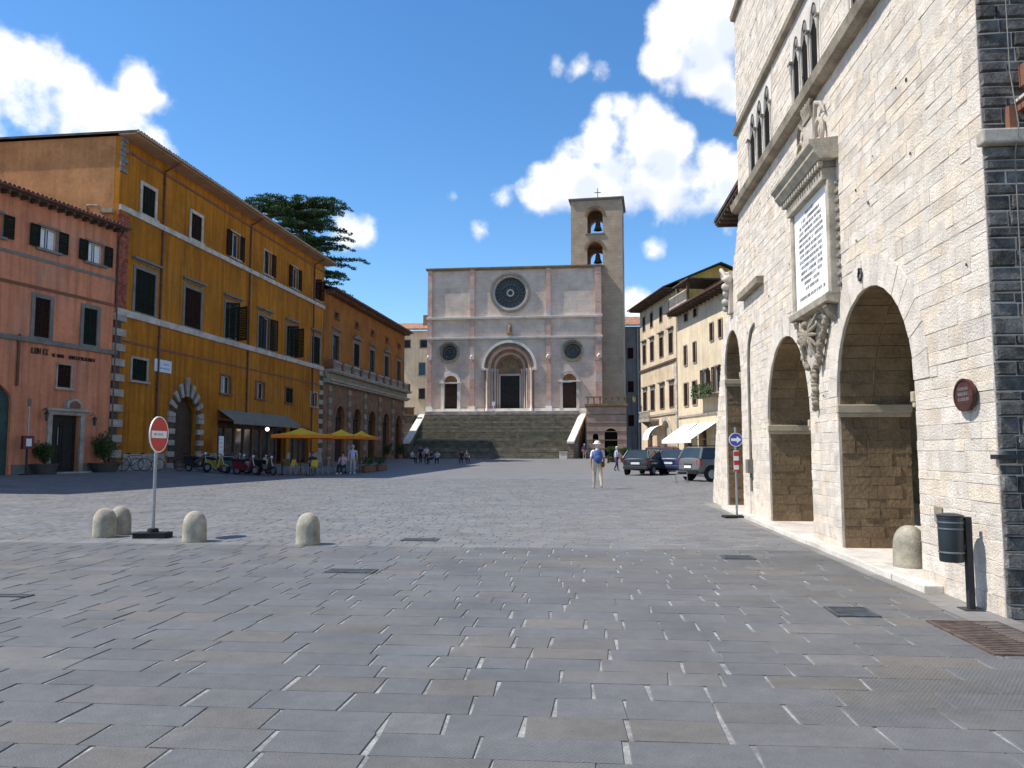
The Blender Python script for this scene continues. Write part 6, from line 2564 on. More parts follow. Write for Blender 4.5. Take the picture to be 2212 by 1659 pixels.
# banner stand by the portal
t = thing('menu_banner', 'tall narrow white menu banner on a stand beside the cafe window', 'banner', (lpt(9.6, -.8, 0)[0], lpt(9.6, -.8, 0)[1], zg(*lpt(9.6, -.8, 0)[:2])), LROT)
MB().box(-.3, .3, -.02, .0, .2, 2.0).build('panel', 'sign_white', t)
m = MB()
for k in range(6):
    letter_rows(m, -.22, .22, 1.75 - k * .26, .13, -.0205, .8, 300 + k, .002)
m.build('print', 'engraved', t)
for sx in (-.28, .28):
    MB().tube([(sx, .02, 2.0), (sx, .02, 0)], .015, 6).build('post', 'zinc', t)
MB().box(-.35, .35, -.2, .2, 0, .03).build('foot', 'iron', t)

M('sign_maroon', (0.16, 0.02, 0.02), 0.1, 3.0, 0.5, 0.05, 40, 0.4)
# red notice box on a post by the roller gate
p = ppt(5.35, .7, 0)
t = thing('notice_box', 'dark red notice box with a pale picture on a post by the green roller gate', 'notice box', (p[0], p[1], zg(p[0], p[1])), PROT)
MB().box(-.28, .28, -.08, .08, 1.15, 1.75).build('box', 'sign_maroon', t, bevel=.01)
MB().box(-.14, .14, -.084, -.081, 1.28, 1.62).build('picture', 'canvas_white', t)
MB().cyl((0, 0, 0), (0, 0, 1.15), .05).build('post', 'iron', t)
MB().cyl((0, .0, 1.75), (0, .0, 3.3), .035).build('upper_post', 'zinc', t)
MB().lathe([(.0, 3.45), (.09, 3.4), (.07, 3.1), (.0, 3.05)], (0, 0, 0), 10).build('post_lamp', 'grey_trim', t)
MB().box(-.2, .2, -.2, .2, 0, .05).build('foot', 'iron', t)


# ------------------------------------------------------------------ small things at the far end
def small_far():
    x, y = 8.35, 38.4
    t = thing('low_barrier', 'low grey metal barrier on two legs in front of the parked cars', 'barrier', (7.75, 36.2, zg(7.75, 36.2) + .016), RAD(20))
    MB().tube([(-.3, 0, 0), (-.3, 0, .45), (-.24, 0, .5), (.24, 0, .5), (.3, 0, .45), (.3, 0, 0)], .022, 8).build('hoop', 'zinc', t)
    MB().box(-.28, .28, -.01, .01, .26, .36).build('panel', 'sign_white', t)
    for sx in (-.3, .3):
        MB().box(sx - .06, sx + .06, -.12, .12, 0, .02).build('foot', 'zinc', t)
    x, y = 9.6, 79.0
    t = thing('iron_bollard', 'short dark iron post at the end of the square', 'bollard', (x, y, zg(x, y)))
    MB().lathe([(0, 0), (.13, 0), (.13, .08), (.08, .12), (.07, .6), (.1, .63), (.1, .68), (.06, .76), (0, .78)], (0, 0, 0), 14).build('post', 'iron', t)
    t = thing('stone_block', 'pale squared stone block at the right foot of the church steps', 'stone block', cpt(18.9, -10.6, .44), CROT)
    MB().box(-.45, .45, -.4, .4, 0, .75).build('block', 'church_white', t, bevel=.04)
    MB().box(-.5, .5, -.45, .45, .752, .88).build('cap', 'church_stone', t, bevel=.03)
    t = thing('street_lantern', 'iron street lantern on a bracket at the far corner of the buff townhouse', 'lantern', spt(.15, 0, 7.0), SROT)
    MB().tube([(0, 0, .0), (0, -.4, .35), (0, -.8, .3)], .025, 6).build('bracket', 'iron', t)
    MB().lathe([(0, -.5), (.1, -.48), (.17, -.05), (.2, 0), (.05, .16), (0, .2)], (0, -.8, .1), 8, sm=False).build('lantern_body', 'lantern_amber', t)
    MB().lathe([(.21, .0), (.05, .17), (0, .21)], (0, -.8, .11), 8, sm=False).build('hood', 'iron', t)
    for k, (px, py) in enumerate(((10.5, 82.0), (11.6, 80.6))):
        potted_shrub((px, py, zg(px, py)), .8, 1.7, ('dark potted shrub at the mouth of the street right of the church', 'dark potted shrub against the buff townhouse corner')[k], 'dark_trim')


M('lantern_amber', (0.42, 0.22, 0.06), 0.1, 4.0, 0.4, 0.0, 20, 0.5)
small_far()


# ------------------------------------------------------------------ cars
def paint(name, col, rough=0.3):
    return M(name, col, 0.03, 1.0, rough, 0.0, 20, 0.5, coat=0.6)


def build_car(paint_name, label, x, y, heading, kind='hatch', z=None):
    """heading: angle of the nose, clockwise from +Y"""
    z = zg(x, y) + .012 if z is None else z
    t = thing('parked_car', label, 'car', (x, y, z), -heading, 'cars parked along the street')
    if kind == 'hatch':
        stn = [(-1.93, .66, .46, .82), (-1.90, .76, .36, .95), (-1.75, .82, .28, 1.00), (-1.2, .845, .22, .97), (0, .85, .20, .93), (.95, .85, .20, .91), (1.45, .82, .23, .84), (1.78, .76, .28, .74), (1.90, .66, .34, .64)]
        gb = (-1.86, 1.02, .79, .95)     # rear, front, half width, height at the belt
        gt = (-1.50, .22, .60, 1.45)
        wr, wb = .29, (-1.22, 1.22)
    else:
        stn = [(-1.98, .70, .52, .95), (-1.95, .80, .42, 1.08), (-1.80, .86, .34, 1.12), (-1.2, .88, .28, 1.08), (0, .885, .26, 1.05), (1.0, .88, .26, 1.03), (1.55, .86, .30, .98), (1.85, .80, .36, .88), (1.98, .70, .42, .76)]
        gb = (-1.90, .98, .82, 1.06)
        gt = (-1.66, .22, .67, 1.62)
        wr, wb = .34, (-1.28, 1.26)
    m = MB()
    rings = []
    for yy, w, lo, be in stn:
        rings.append(m._v([(-w * .86, yy, lo), (-w * .98, yy, lo + .12), (-w, yy, (lo + be) / 2 + .06), (-w * .975, yy, be - .08), (-w * .90, yy, be), (0, yy, be + .03),
                           (w * .90, yy, be), (w * .975, yy, be - .08), (w, yy, (lo + be) / 2 + .06), (w * .98, yy, lo + .12), (w * .86, yy, lo)]))
    n = 11
    for a, b in zip(rings, rings[1:]):
        for k in range(n):
            k2 = (k + 1) % n
            m._f((a + k, a + k2, b + k2, b + k), True)
    m._f([rings[0] + k for k in range(n)][::-1])
    m._f([rings[-1] + k for k in range(n)])
    body = m.build('body', paint_name, t)
    sb = body.modifiers.new('round', 'SUBSURF')
    sb.levels = sb.render_levels = 1
    # glass house
    g = MB()
    B = [(-gb[2], gb[0], gb[3]), (gb[2], gb[0], gb[3]), (gb[2], gb[1], gb[3] - .04), (-gb[2], gb[1], gb[3] - .04)]
    T = [(-gt[2], gt[0], gt[3] - .06), (gt[2], gt[0], gt[3] - .06), (gt[2], gt[1], gt[3] - .04), (-gt[2], gt[1], gt[3] - .04)]
    g.hexa(B + T)
    g.build('windows', 'car_glass', t)
    r = MB()
    T2 = [(p[0] * 1.015, p[1] * 1.01, p[2] + .004) for p in T]
    r.hexa(T2 + [(p[0] * .9, p[1] * .93, gt[3]) for p in T])
    r.build('roof', paint_name, t, bevel=.03)
    pl = MB()
    for k in range(4):
        a, b = Vector(B[k]), Vector(T[k])
        pl.tube([a * 1.0, a.lerp(b, .5) * 1.002, b], .055 if k < 2 else .04, 6)
    for sx in (-1, 1):
        pl.tube([(sx * (gb[2] + .003), -.35, gb[3] - .01), (sx * (gt[2] + .006), -.38, gt[3] - .05)], .035, 5)
    pl.build('pillars', paint_name, t)
    wm = MB()
    wm.lathe([(.0, -.09), (wr * .62, -.09), (wr * .66, -.085), (wr * .95, -.10), (wr, -.07), (wr, .07), (wr * .95, .10), (wr * .66, .085), (wr * .62, .06), (0, .05)], (0, 0, 0), 22)
    wm.xform(Matrix.Rotation(math.pi / 2, 4, 'Y'))
    tyre = wm.mesh('wheel', 'rubber')
    rm = MB()
    rm.lathe([(0, .092), (.05, .095), (wr * .5, .088), (wr * .62, .10), (wr * .63, .08)], (0, 0, 0), 20)
    for k in range(5):
        a = 2 * math.pi * k / 5
        rm.box(-.001, .001, -.001, .001, 0, .001)
    rm.xform(Matrix.Rotation(math.pi / 2, 4, 'Y'))
    rim = rm.mesh('rim', 'zinc')
    aw = MB()
    aw.lathe([(0, -.02), (wr + .07, -.02), (wr + .075, .0), (wr + .06, .012), (0, .012)], (0, 0, 0), 22)
    aw.xform(Matrix.Rotation(math.pi / 2, 4, 'Y'))
    awm = aw.mesh('wheel_arch', 'rubber')
    W = stn[4][1]
    for yy in wb:
        for sx in (-1, 1):
            o = inst(tyre, 'wheel', t, (sx * (W - .085), yy, wr), (0, 0, 0 if sx > 0 else math.pi))
            inst(rim, 'rim', o, (.004, 0, 0))
            inst(awm, 'wheel_arch', t, (sx * (W - .022), yy, wr + .02), (0, 0, 0 if sx > 0 else math.pi))
    ry, fy = stn[0][0], stn[-1][0]
    lb = stn[1][3]
    for sx in (-1, 1):
        MB().hexa([(sx * (W - .26), ry - .005, lb - .34), (sx * (W - .05), ry + .10, lb - .34), (sx * (W - .05), ry + .22, lb - .34), (sx * (W - .26), ry + .1, lb - .34),
                   (sx * (W - .24), ry + .0, lb - .06), (sx * (W - .07), ry + .10, lb - .04), (sx * (W - .07), ry + .24, lb - .04), (sx * (W - .24), ry + .1, lb - .06)]).build('tail_light', 'tail_red', t, bevel=.012)
        MB().ball((sx * (W - .24), fy - .10, .66 if kind == 'hatch' else .80), (.15, .12, .08), 10, 7).build('headlight', 'lamp_clear', t)
        MB().ball((sx * (W + .07), .72, gb[3] + .04), (.09, .06, .06), 8, 6).build('mirror', paint_name, t)
        MB().box(sx * (W + .002) - .008, sx * (W + .002) + .008, -.25, -.10, .80 if kind == 'hatch' else .9, .825 if kind == 'hatch' else .925).build('door_handle', 'rubber', t)
    for yy, sg in ((ry, -1), (fy, 1)):
        MB().box(-W * .86, W * .86, min(yy, yy + sg * .07), max(yy, yy + sg * .07), .34, .54).build('bumper', 'rubber' if kind != 'hatch' else paint_name, t, bevel=.03)
    MB().box(-.26, .26, ry - .035, ry - .012, .62, .74).build('number_plate', 'sign_white', t)
    MB().box(-.3, .3, ry - .03, ry + .1, .78, .82).build('boot_handle', 'rubber', t)
    if kind != 'hatch':
        for sx in (-1, 1):
            MB().tube([(sx * .6, gt[0] + .1, gt[3] - .02), (sx * .6, gt[0] + .15, gt[3] + .05), (sx * .6, gt[1] - .1, gt[3] + .05), (sx * .6, gt[1] - .05, gt[3] - .02)], .018, 6).build('roof_rail', 'rubber', t)
    return t


M('tail_red', (0.38, 0.012, 0.012), 0.1, 3.0, 0.25, 0.0, 20, 0.5)
M('lamp_clear', (0.55, 0.57, 0.58), 0.05, 3.0, 0.15, 0.0, 20, 0.5)
paint('paint_black', (0.016, 0.020, 0.024))
paint('paint_silver', (0.15, 0.15, 0.155))
paint('paint_blue', (0.02, 0.03, 0.09))
paint('paint_red', (0.22, 0.02, 0.025))
paint('paint_green', (0.02, 0.09, 0.06))
paint('paint_white', (0.62, 0.63, 0.64))
build_car('paint_black', 'black hatchback parked at an angle, its rear toward the square', 8.0, 46.8, RAD(30), 'hatch')
build_car('paint_silver', 'grey off-roader with roof rails parked by the stone town hall', 10.15, 38.3, RAD(66), 'suv')
build_car('paint_blue', 'dark blue hatchback parked between the black hatchback and the grey off-roader', 10.3, 47.6, RAD(38), 'hatch')
build_car('paint_green', 'dark green hatchback parked behind the grey off-roader', 11.7, 45.2, RAD(45), 'hatch')
build_car('paint_red', 'dark red off-roader parked behind the black hatchback', 10.6, 54.0, RAD(38), 'suv')
build_car('paint_white', 'white hatchback parked under the white awnings', 13.3, 56.6, RAD(40), 'hatch')


# ------------------------------------------------------------------ two-wheelers
def wheel_mesh(r, rt, name, mat='rubber', n=22):
    m = MB()
    m.tube([(0, r * math.cos(2 * math.pi * k / n), r * math.sin(2 * math.pi * k / n)) for k in range(n)], rt, 6, closed=True)
    return m.mesh(name, mat)


def spokes_mesh(r, n, rt):
    m = MB()
    for k in range(n):
        a = 2 * math.pi * k / n
        m.cyl((.02 * (-1) ** k, 0, 0), (0, r * math.cos(a), r * math.sin(a)), rt, n=4, caps=False)
    m.ball((0, 0, 0), (.04, .03, .03), 6, 5)
    return m.mesh('spokes', 'zinc')


_bw, _bs = wheel_mesh(.32, .018, 'wheel'), spokes_mesh(.31, 12, .004)
_sw = wheel_mesh(.19, .055, 'wheel')
_sr = MB().lathe([(0, -.03), (.15, -.03), (.15, .03), (0, .03)], (0, 0, 0), 14).xform(Matrix.Rotation(math.pi / 2, 4, 'Y')).mesh('rim', 'zinc')


def bicycle(x, y, rz, label, mat, lean=.08):
    t = thing('bicycle', label, 'bicycle', (x, y, zg(x, y) + .016), rz, 'bicycles parked along the left fronts')
    t.rotation_euler = (0, lean, rz)
    for yy in (-.52, .52):
        w = inst(_bw, 'wheel', t, (0, yy, .338))
        inst(_bs, 'spokes', w)
    f = MB()
    A, B, S, H, H2 = (0, -.52, .338), (0, -.08, .28), (0, -.22, .82), (0, .36, .84), (0, .40, .70)
    for p, q in ((A, B), (A, S), (B, S), (S, H), (B, H2), (H, H2)):
        f.tube([p, q], .016, 6)
    f.build('frame', mat, t)
    MB().tube([H2, (0, .45, .55), (0, .52, .338)], .014, 6).build('fork', mat, t)
    MB().tube([(0, .36, .84), (0, .35, .97), (.05, .36, 1.0), (.26, .26, 1.0)], .011, 6).build('handlebar', 'zinc', t)
    MB().tube([(0, .35, .97), (-.05, .36, 1.0), (-.26, .26, 1.0)], .011, 6).build('handlebar', 'zinc', t)
    MB().ball((0, -.25, .92), (.07, .13, .035), 8, 6).build('saddle', 'rubber', t)
    MB().cyl((0, -.22, .80), (0, -.24, .91), .013).build('seat_post', 'zinc', t)
    c = MB()
    c.lathe([(.09, -.006), (.09, .006)], (0, 0, 0), 14)
    c.xform(Matrix.Translation((.05, -.08, .28)) @ Matrix.Rotation(math.pi / 2, 4, 'Y'))
    c.cyl((.05, -.08, .28), (.07, .02, .14), .008)
    c.cyl((-.05, -.08, .28), (-.07, -.18, .42), .008)
    c.build('crank', 'zinc', t)


def scooter(x, y, rz, label, mat):
    t = thing('motor_scooter', label, 'scooter', (x, y, zg(x, y) + .016), rz, 'motor scooters parked in a row')
    for yy in (-.58, .60):
        w = inst(_sw, 'wheel', t, (0, yy, .245))
        inst(_sr, 'rim', w)
    b = MB()
    b.prism([[(-.85, .52), (-.72, .36), (-.30, .30), (.22, .26), (.26, .33), (-.05, .36), (-.12, .62), (-.25, .72), (-.70, .74), (-.86, .66)]], -.15, .15, 'x')
    b.build('body', mat, t, bevel=.05)
    s = MB()
    s.hexa([(-.20, .24, .30), (.20, .24, .30), (.20, .30, .28), (-.20, .30, .28), (-.16, .36, .95), (.16, .36, .95), (.14, .42, .93), (-.14, .42, .93)])
    s.build('leg_shield', mat, t, bevel=.04)
    m = MB()
    m.prism([[(.40, .45), (.62, .50), (.82, .40), (.80, .34), (.60, .44), (.42, .38)]], -.08, .08, 'x')
    m.build('mudguard', mat, t, bevel=.03)
    MB().prism([[(-.82, .74), (-.15, .72), (-.10, .77), (-.30, .83), (-.78, .85)]], -.14, .14, 'x').build('seat', 'rubber', t, bevel=.04)
    MB().tube([(0, .62, .25), (0, .44, .75), (0, .38, 1.0)], .03, 7).build('fork', 'zinc', t)
    MB().tube([(-.32, .26, 1.03), (-.12, .36, 1.04), (.12, .36, 1.04), (.32, .26, 1.03)], .018, 6).build('handlebar', 'rubber', t)
    MB().ball((0, .44, 1.0), (.09, .07, .08), 10, 7).build('headlight', 'lamp_clear', t)
    MB().ball((0, -.86, .62), (.08, .04, .05), 8, 6).build('tail_light', 'tail_red', t)
    for sx in (-1, 1):
        m = MB()
        m.tube([(sx * .2, .33, 1.05), (sx * .26, .36, 1.2)], .007, 5)
        m.ball((sx * .27, .36, 1.23), (.05, .015, .035), 8, 5)
        m.build('mirror', 'rubber', t)


paint('moto_red', (0.16, 0.012, 0.02))
paint('moto_white', (0.42, 0.42, 0.42))
paint('moto_black', (0.02, 0.02, 0.022))
paint('moto_yellow', (0.36, 0.26, 0.03))
paint('moto_teal', (0.03, 0.12, 0.11))
for x, y, rz, mat, lb in ((-16.3, 43.5, -1.9, 'moto_yellow', 'yellow motor scooter at the near end of the row by the striped portal'),
                          (-15.3, 43.9, -1.75, 'moto_teal', 'dark teal motor scooter between the yellow and the red ones'),
                          (-14.55, 43.3, -1.9, 'moto_red', 'red motor scooter in the middle of the row'),
                          (-14.3, 44.6, -1.7, 'moto_white', 'white motor scooter next to the cafe chairs'),
                          (-17.3, 43.6, -1.8, 'moto_black', 'black motor scooter beside the striped stone portal')):
    scooter(x, y, rz, lb, mat)
scooter(-13.6, 43.7, -2.1, 'dark grey motor scooter in front of the yellow cafe chairs', 'moto_black')
scooter(-15.9, 44.9, -1.6, 'deep red motor scooter in the second row, behind the yellow one', 'moto_red')
bicycle(-15.0, 45.2, -1.4, 'dark bicycle behind the teal scooter', 'moto_black')
bicycle(-16.6, 46.0, -1.5, 'pale framed bicycle by the white menu banner', 'moto_white')
bicycle(-18.0, 44.2, -1.3, 'dark bicycle leaning by the striped stone portal', 'moto_black')
bicycle(-17.0, 44.9, -1.5, 'red framed bicycle behind the black scooter', 'moto_red')
bicycle(-19.75, 41.3, -1.2, 'dark bicycle parked by the striped quoins next to the tall potted shrub', 'moto_black', .1)
bicycle(-19.5, 42.3, -1.3, 'pale framed bicycle parked by the ochre palace corner', 'moto_white', .1)


# ------------------------------------------------------------------ people
SKIN = M('skin', (0.50, 0.29, 0.20), 0.06, 6.0, 0.6, 0.0, 20, 0.3)
CLOTH = {}


def cloth(col):
    k = 'cloth_%02d' % len(CLOTH)
    for kk, v in CLOTH.items():
        if v == col:
            return kk
    CLOTH[k] = col
    M(k, col, 0.12, 5.0, 0.9, 0.35, 26, 0.2)
    return k


M('hair_dark', (0.03, 0.02, 0.014), 0.2, 20.0, 0.7, 0.3, 60)
M('hair_brown', (0.10, 0.055, 0.028), 0.2, 20.0, 0.7, 0.3, 60)
M('hair_white', (0.55, 0.53, 0.50), 0.15, 20.0, 0.7, 0.3, 60)
M('shoe_dark', (0.03, 0.025, 0.022), 0.15, 8.0, 0.6, 0.1, 40)
M('shoe_white', (0.60, 0.60, 0.60), 0.08, 8.0, 0.6, 0.1, 40)


def pose_joints(pose, g=1.0):
    """joint positions for a 1.74 m figure, x right, y forward, z up"""
    J = {}
    if pose == 'sit':
        hz, fl = .50, .02
        J['pelvis'] = (0, 0, hz)
        J['waist'] = (0, -.03, hz + .18)
        J['chest'] = (0, -.02, hz + .40)
        J['neck'] = (0, .0, hz + .58)
        for s, n in ((-1, 'l'), (1, 'r')):
            J['hip' + n] = (s * .10, .03, hz - .01)
            J['knee' + n] = (s * .13, .44, hz + .02)
            J['ankle' + n] = (s * .12, .40, .09)
            J['toe' + n] = (s * .14, .58, .04)
            J['sho' + n] = (s * .19, -.01, hz + .52)
            J['elb' + n] = (s * .26, .08, hz + .26)
            J['wri' + n] = (s * .16, .28, hz + .17)
            J['hand' + n] = (s * .13, .36, hz + .15)
    else:
        st = {'stand': .04, 'walk': .24, 'stroll': .14}[pose]
        J['pelvis'] = (0, 0, .93)
        J['waist'] = (0, .0, 1.10)
        J['chest'] = (0, .01, 1.30)
        J['neck'] = (0, .03, 1.47)
        for s, n, k in ((-1, 'l', 1), (1, 'r', -1)):
            J['hip' + n] = (s * .095, 0, .90)
            J['knee' + n] = (s * .11, k * st * .55 + .03, .49)
            J['ankle' + n] = (s * .115, k * st - (.06 if k < 0 else 0), .085 if k > 0 or pose == 'stand' else .11)
            J['toe' + n] = (s * .145, k * st + .15 - (.06 if k < 0 else 0), .04)
            J['sho' + n] = (s * .195, .01, 1.41)
            J['elb' + n] = (s * .255, -k * st * .45, 1.13)
            J['wri' + n] = (s * .25, -k * st * .8 + .08, .89)
            J['hand' + n] = (s * .245, -k * st * .9 + .11, .80)
    return J


def person(x, y, heading, pose, label, shirt, pants, hair='hair_dark', shoe='shoe_dark', h=1.74, shorts=False, z=None, skirt=False, hat=None, pack=None, group='people in the square', bag=None):
    z = zg(x, y) + .016 if z is None else z
    J = pose_joints(pose)
    k = h / 1.74
    chain = ['pelvis', 'waist', 'chest', 'neck']
    nk = Vector(J['neck'])
    J['head0'] = tuple(nk + Vector((0, .02, .09)))
    J['head1'] = tuple(nk + Vector((0, .035, .17)))
    J['head2'] = tuple(nk + Vector((0, .02, .235)))
    rad = {'pelvis': (.165, .125), 'waist': (.145, .105), 'chest': (.165, .115), 'neck': (.055, .055), 'head0': (.068, .078), 'head1': (.078, .098), 'head2': (.055, .07)}
    verts, rs, edges, idx = [], [], [], {}

    def add(n, r):
        idx[n] = len(verts)
        verts.append(tuple(c * k for c in J[n]))
        rs.append((r[0] * k, r[1] * k))
    for n in ('pelvis', 'waist', 'chest', 'neck', 'head0', 'head1', 'head2'):
        add(n, rad[n])
    for a, b in zip(('pelvis', 'waist', 'chest', 'neck', 'head0', 'head1'), ('waist', 'chest', 'neck', 'head0', 'head1', 'head2')):
        edges.append((idx[a], idx[b]))
    for n in 'lr':
        wide = 1.35 if shorts else 1.12
        for nm, r in (('hip', .092), ('knee', .062 * (wide if not shorts else 1.0)), ('ankle', .043 * (wide if not shorts else .95)), ('toe', .036), ('sho', .062), ('elb', .044), ('wri', .030), ('hand', .034)):
            add(nm + n, (r, r * (1.0 if nm != 'hand' else .6)))
        edges += [(idx['pelvis'], idx['hip' + n]), (idx['hip' + n], idx['knee' + n]), (idx['knee' + n], idx['ankle' + n]), (idx['ankle' + n], idx['toe' + n]),
                  (idx['chest'], idx['sho' + n]), (idx['sho' + n], idx['elb' + n]), (idx['elb' + n], idx['wri' + n]), (idx['wri' + n], idx['hand' + n])]
    me = bpy.data.meshes.new('body_cage')
    me.from_pydata(verts, edges, [])
    o = bpy.data.objects.new('body_cage', me)
    COL.objects.link(o)
    o.modifiers.new('skin', 'SKIN')
    sv = me.skin_vertices[0].data
    for i, r in enumerate(rs):
        sv[i].radius = r
        sv[i].use_root = (i == 0)
    s = o.modifiers.new('sub', 'SUBSURF')
    s.levels = s.render_levels = 2
    bpy.context.view_layer.update()
    dg = bpy.context.evaluated_depsgraph_get()
    bm_ = bpy.data.meshes.new_from_object(o.evaluated_get(dg))
    bpy.data.objects.remove(o)
    mats = ['skin', cloth(shirt), cloth(pants), shoe, 'hair_dark']
    body = MB()
    body.v = [tuple(v.co) for v in bm_.vertices]
    body.tint = [1.0] * len(body.v)
    body.warm = [0.0] * len(body.v)
    segs = []

    def seg(a, b, m, t0=0, t1=1):
        A, B = Vector(J[a]) * k, Vector(J[b]) * k
        segs.append((A.lerp(B, t0), A.lerp(B, t1), m))
    seg('pelvis', 'waist', 1 if pose != 'sit' else 1, .45, 1)
    segs.append((Vector(J['pelvis']) * k, Vector(J['pelvis']) * k, 2))
    seg('waist', 'chest', 1)
    seg('chest', 'neck', 1, 0, .85)
    seg('neck', 'head0', 0, .35, 1)
    seg('head0', 'head2', 0)
    for n in 'lr':
        seg('chest', 'sho' + n, 1)
        seg('sho' + n, 'elb' + n, 1, 0, .75)
        seg('sho' + n, 'elb' + n, 0, .88, 1)
        seg('elb' + n, 'hand' + n, 0)
        seg('hip' + n, 'knee' + n, 2)
        if shorts:
            seg('knee' + n, 'ankle' + n, 0, .12, .85)
        else:
            seg('knee' + n, 'ankle' + n, 2, 0, .9)
        seg('ankle' + n, 'toe' + n, 3)
    for p in bm_.polygons:
        c = p.center
        best, bm2 = 1e9, 0
        for A, B, mm in segs:
            d = B - A
            f = 0 if d.length < 1e-6 else max(0, min(1, (c - A).dot(d) / d.length_squared))
            dd = (c - (A + d * f)).length
            if mm == 2 and d.length < 1e-6:
                dd *= .9
            if dd < best:
                best, bm2 = dd, mm
        body.f.append(tuple(p.vertices))
        body.sm.append(True)
        body.mi.append(bm2)
    bpy.data.meshes.remove(bm_)
    # face: nose, eyes, mouth, ears; and five bent fingers on each hand
    hd = Vector(J['head1']) * k
    body.cur = 0
    body.ball(hd + Vector((0, .098, -.02)) * k, (.014 * k, .022 * k, .02 * k), 7, 5)
    for sx in (-1, 1):
        body.ball(hd + Vector((sx * .078, -.005, -.01)) * k, (.012 * k, .02 * k, .03 * k), 7, 5)
        body.cur = 4
        body.ball(hd + Vector((sx * .03, .088, .015)) * k, (.012 * k, .008 * k, .008 * k), 6, 4)
        body.cur = 0
    body.cur = 4
    body.ball(hd + Vector((0, .088, -.058)) * k, (.022 * k, .006 * k, .005 * k), 6, 4)
    body.cur = 0
    for n, sx in (('l', -1), ('r', 1)):
        w, hh = Vector(J['wri' + n]) * k, Vector(J['hand' + n]) * k
        d = (hh - w).normalized()
        side = Vector((0, 1, 0))
        side = (side - d * side.dot(d)).normalized()
        curl = Vector((-sx, 0, 0))
        for j, ln in enumerate((.062, .072, .068, .052)):
            off = side * (.030 - j * .019) * k
            a = hh + off
            body.tube([a - d * .01 * k, a + d * ln * .5 * k + curl * .006 * k, a + d * ln * .85 * k + curl * .022 * k, a + d * ln * .95 * k + curl * .04 * k], [.0085 * k, .0085 * k, .0075 * k, .005 * k], 6)
        th = w.lerp(hh, .45) + side * .024 * k
        body.tube([th, th + (side * .03 + d * .02) * k, th + (side * .036 + d * .055 + curl * .012) * k], [.011 * k, .0095 * k, .006 * k], 6)
    t = body.build('person', mats)
    t.location = (x, y, z)
    t.rotation_euler = (0, 0, -heading)
    tag(t, label, 'person', group)
    if hat:
        m = MB()
        m.lathe([(.115 * k, 0), (.112 * k, .012 * k), (.102 * k, .07 * k), (.07 * k, .105 * k), (0, .115 * k)], tuple(hd + Vector((0, -.012, .04)) * k), 16)
        m.lathe([(.10 * k, .012 * k), (.165 * k, -.012 * k), (.165 * k, -.006 * k), (.10 * k, .02 * k)], tuple(hd + Vector((0, .0, .04)) * k), 16)
        m.build('hat', hat, t)
    hr = MB()
    hr.ball(tuple(hd + Vector((0, -.02, .028)) * k), (.092 * k, .108 * k, .092 * k), 14, 10, .05)
    hr.ball(tuple(hd + Vector((0, -.055, -.03)) * k), (.080 * k, .062 * k, .085 * k), 10, 7, .08)
    # keep the face free
    keep = []
    for i, f in enumerate(hr.f):
        c = sum((Vector(hr.v[q]) for q in f), Vector()) / len(f) - hd
        if c.y > .045 * k and c.z < .062 * k:
            continue
        keep.append(i)
    hr.f = [hr.f[i] for i in keep]
    hr.sm = [hr.sm[i] for i in keep]
    hr.mi = [hr.mi[i] for i in keep]
    hr.build('hair', hair, t)
    if skirt:
        pz = Vector(J['pelvis']) * k
        m = MB()
        m.lathe([(.15 * k, .12 * k), (.19 * k, -.05 * k), (.24 * k, -.45 * k), (.225 * k, -.45 * k), (.17 * k, -.05 * k)], tuple(pz), 18)
        m.build('skirt', cloth(pants), t)
    if pack:
        ch = Vector(J['chest']) * k
        p = MB()
        p.ball(tuple(ch + Vector((0, -.21, -.10)) * k), (.165 * k, .12 * k, .27 * k), 14, 10)
        b = p.build('backpack', pack, t)
        m = MB()
        m.ball(tuple(ch + Vector((0, -.31, -.18)) * k), (.12 * k, .05 * k, .13 * k), 10, 8)
        m.build('pocket', pack, b)
        for sx in (-1, 1):
            q = MB()
            q.tube([ch + Vector((sx * .11, -.16, .10)) * k, ch + Vector((sx * .12, -.02, .165)) * k, ch + Vector((sx * .125, .12, .05)) * k, ch + Vector((sx * .12, .09, -.14)) * k, ch + Vector((sx * .12, -.14, -.26)) * k], .017 * k, 6)
            q.build('strap', pack, b)
    if bag:
        pv = Vector(J['pelvis']) * k
        m = MB()
        m.ball(tuple(pv + Vector((.20, -.05, -.02)) * k), (.07 * k, .12 * k, .12 * k), 10, 8)
        m.build('hip_bag', bag, t)
    return t


M('pack_blue', (0.05, 0.09, 0.26), 0.12, 6.0, 0.8, 0.3, 30)
M('hat_white', (0.74, 0.72, 0.66), 0.06, 6.0, 0.85, 0.2, 30)
M('bag_brown', (0.16, 0.065, 0.03), 0.12, 6.0, 0.7, 0.2, 30)
person(3.30, 30.5, RAD(-2), 'stroll', 'person in white sun hat, pale shirt and beige trousers walking with a blue backpack', (0.62, 0.66, 0.76), (0.52, 0.44, 0.32), 'hair_white', 'shoe_white', 1.80, hat='hat_white', pack='pack_blue', bag='bag_brown')
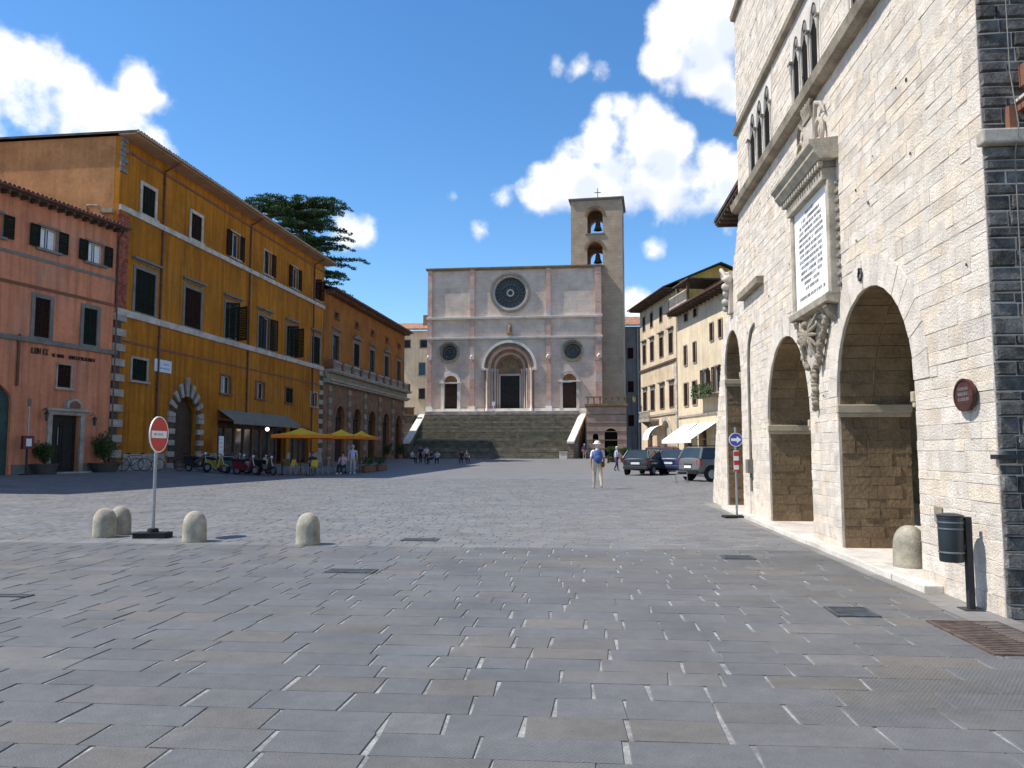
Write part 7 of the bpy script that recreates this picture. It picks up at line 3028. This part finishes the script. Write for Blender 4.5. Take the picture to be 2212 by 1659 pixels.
# a couple at the cafe edge
person(-9.95, 46.6, RAD(200), 'sit', 'person in pink and white top seated at the cafe edge', (0.62, 0.40, 0.50), (0.03, 0.05, 0.04), 'hair_dark', 'shoe_white', 1.66)
person(-9.45, 46.9, RAD(170), 'stand', 'white haired person in pale shirt and blue sash standing by the cafe', (0.42, 0.44, 0.60), (0.40, 0.38, 0.33), 'hair_white', 'shoe_white', 1.72)
person(-11.75, 46.6, RAD(160), 'sit', 'person in dark top seated under the widest yellow umbrella', (0.05, 0.05, 0.07), (0.06, 0.06, 0.08), 'hair_brown', h=1.7)
person(-10.6, 49.5, RAD(190), 'sit', 'person in grey top seated under the middle yellow umbrella', (0.30, 0.30, 0.32), (0.05, 0.05, 0.08), 'hair_dark', h=1.7)
# group left of the steps
GX = [(-9.6, 76.0, 'sit', (0.50, 0.48, 0.62), (0.03, 0.03, 0.05), 120, 'person in lilac top seated low beside the church steps, at the end of a group'),
      (-8.75, 75.7, 'stand', (0.04, 0.035, 0.16), (0.02, 0.02, 0.04), 200, 'person in navy top standing in the group left of the church steps'),
      (-8.3, 76.6, 'stand', (0.60, 0.58, 0.50), (0.03, 0.03, 0.06), 160, 'person in cream top standing in the group left of the church steps'),
      (-7.7, 75.8, 'sit', (0.05, 0.05, 0.14), (0.02, 0.02, 0.03), 230, 'person in dark blue seated on the ground left of the church steps'),
      (-7.2, 76.2, 'sit', (0.55, 0.55, 0.58), (0.02, 0.02, 0.05), 180, 'person in pale grey top seated on the ground left of the church steps')]
for gx, gy, ps, sh, pn, hd, lb in GX:
    person(gx, gy, RAD(hd), ps, lb, sh, pn, R_.choice(('hair_dark', 'hair_brown')), h=1.7)
person(-4.85, 76.2, RAD(185), 'sit', 'person in dark brown top seated on the ground at the foot of the steps', (0.09, 0.04, 0.03), (0.03, 0.04, 0.05), 'hair_brown', h=1.7)
person(-4.35, 76.0, RAD(160), 'sit', 'person in grey green top seated at the foot of the steps beside another', (0.22, 0.24, 0.22), (0.05, 0.06, 0.07), 'hair_dark', h=1.7)
person(8.55, 93.2, RAD(190), 'stand', 'person in purple top standing in front of the terrace wall', (0.10, 0.05, 0.14), (0.40, 0.30, 0.20), 'hair_white', 'shoe_white', 1.75)
person(7.0, 53.0, RAD(80), 'stroll', 'person in pale blue shirt bending over behind the black hatchback', (0.35, 0.42, 0.66), (0.05, 0.06, 0.12), 'hair_white', h=1.65)
person(11.2, 50.0, RAD(20), 'walk', 'person in magenta top walking between the parked cars', (0.35, 0.04, 0.16), (0.05, 0.06, 0.22), 'hair_brown', h=1.68)
person(12.3, 51.5, RAD(200), 'stroll', 'person in teal top walking by the white awnings', (0.05, 0.26, 0.26), (0.35, 0.33, 0.30), 'hair_dark', h=1.7)
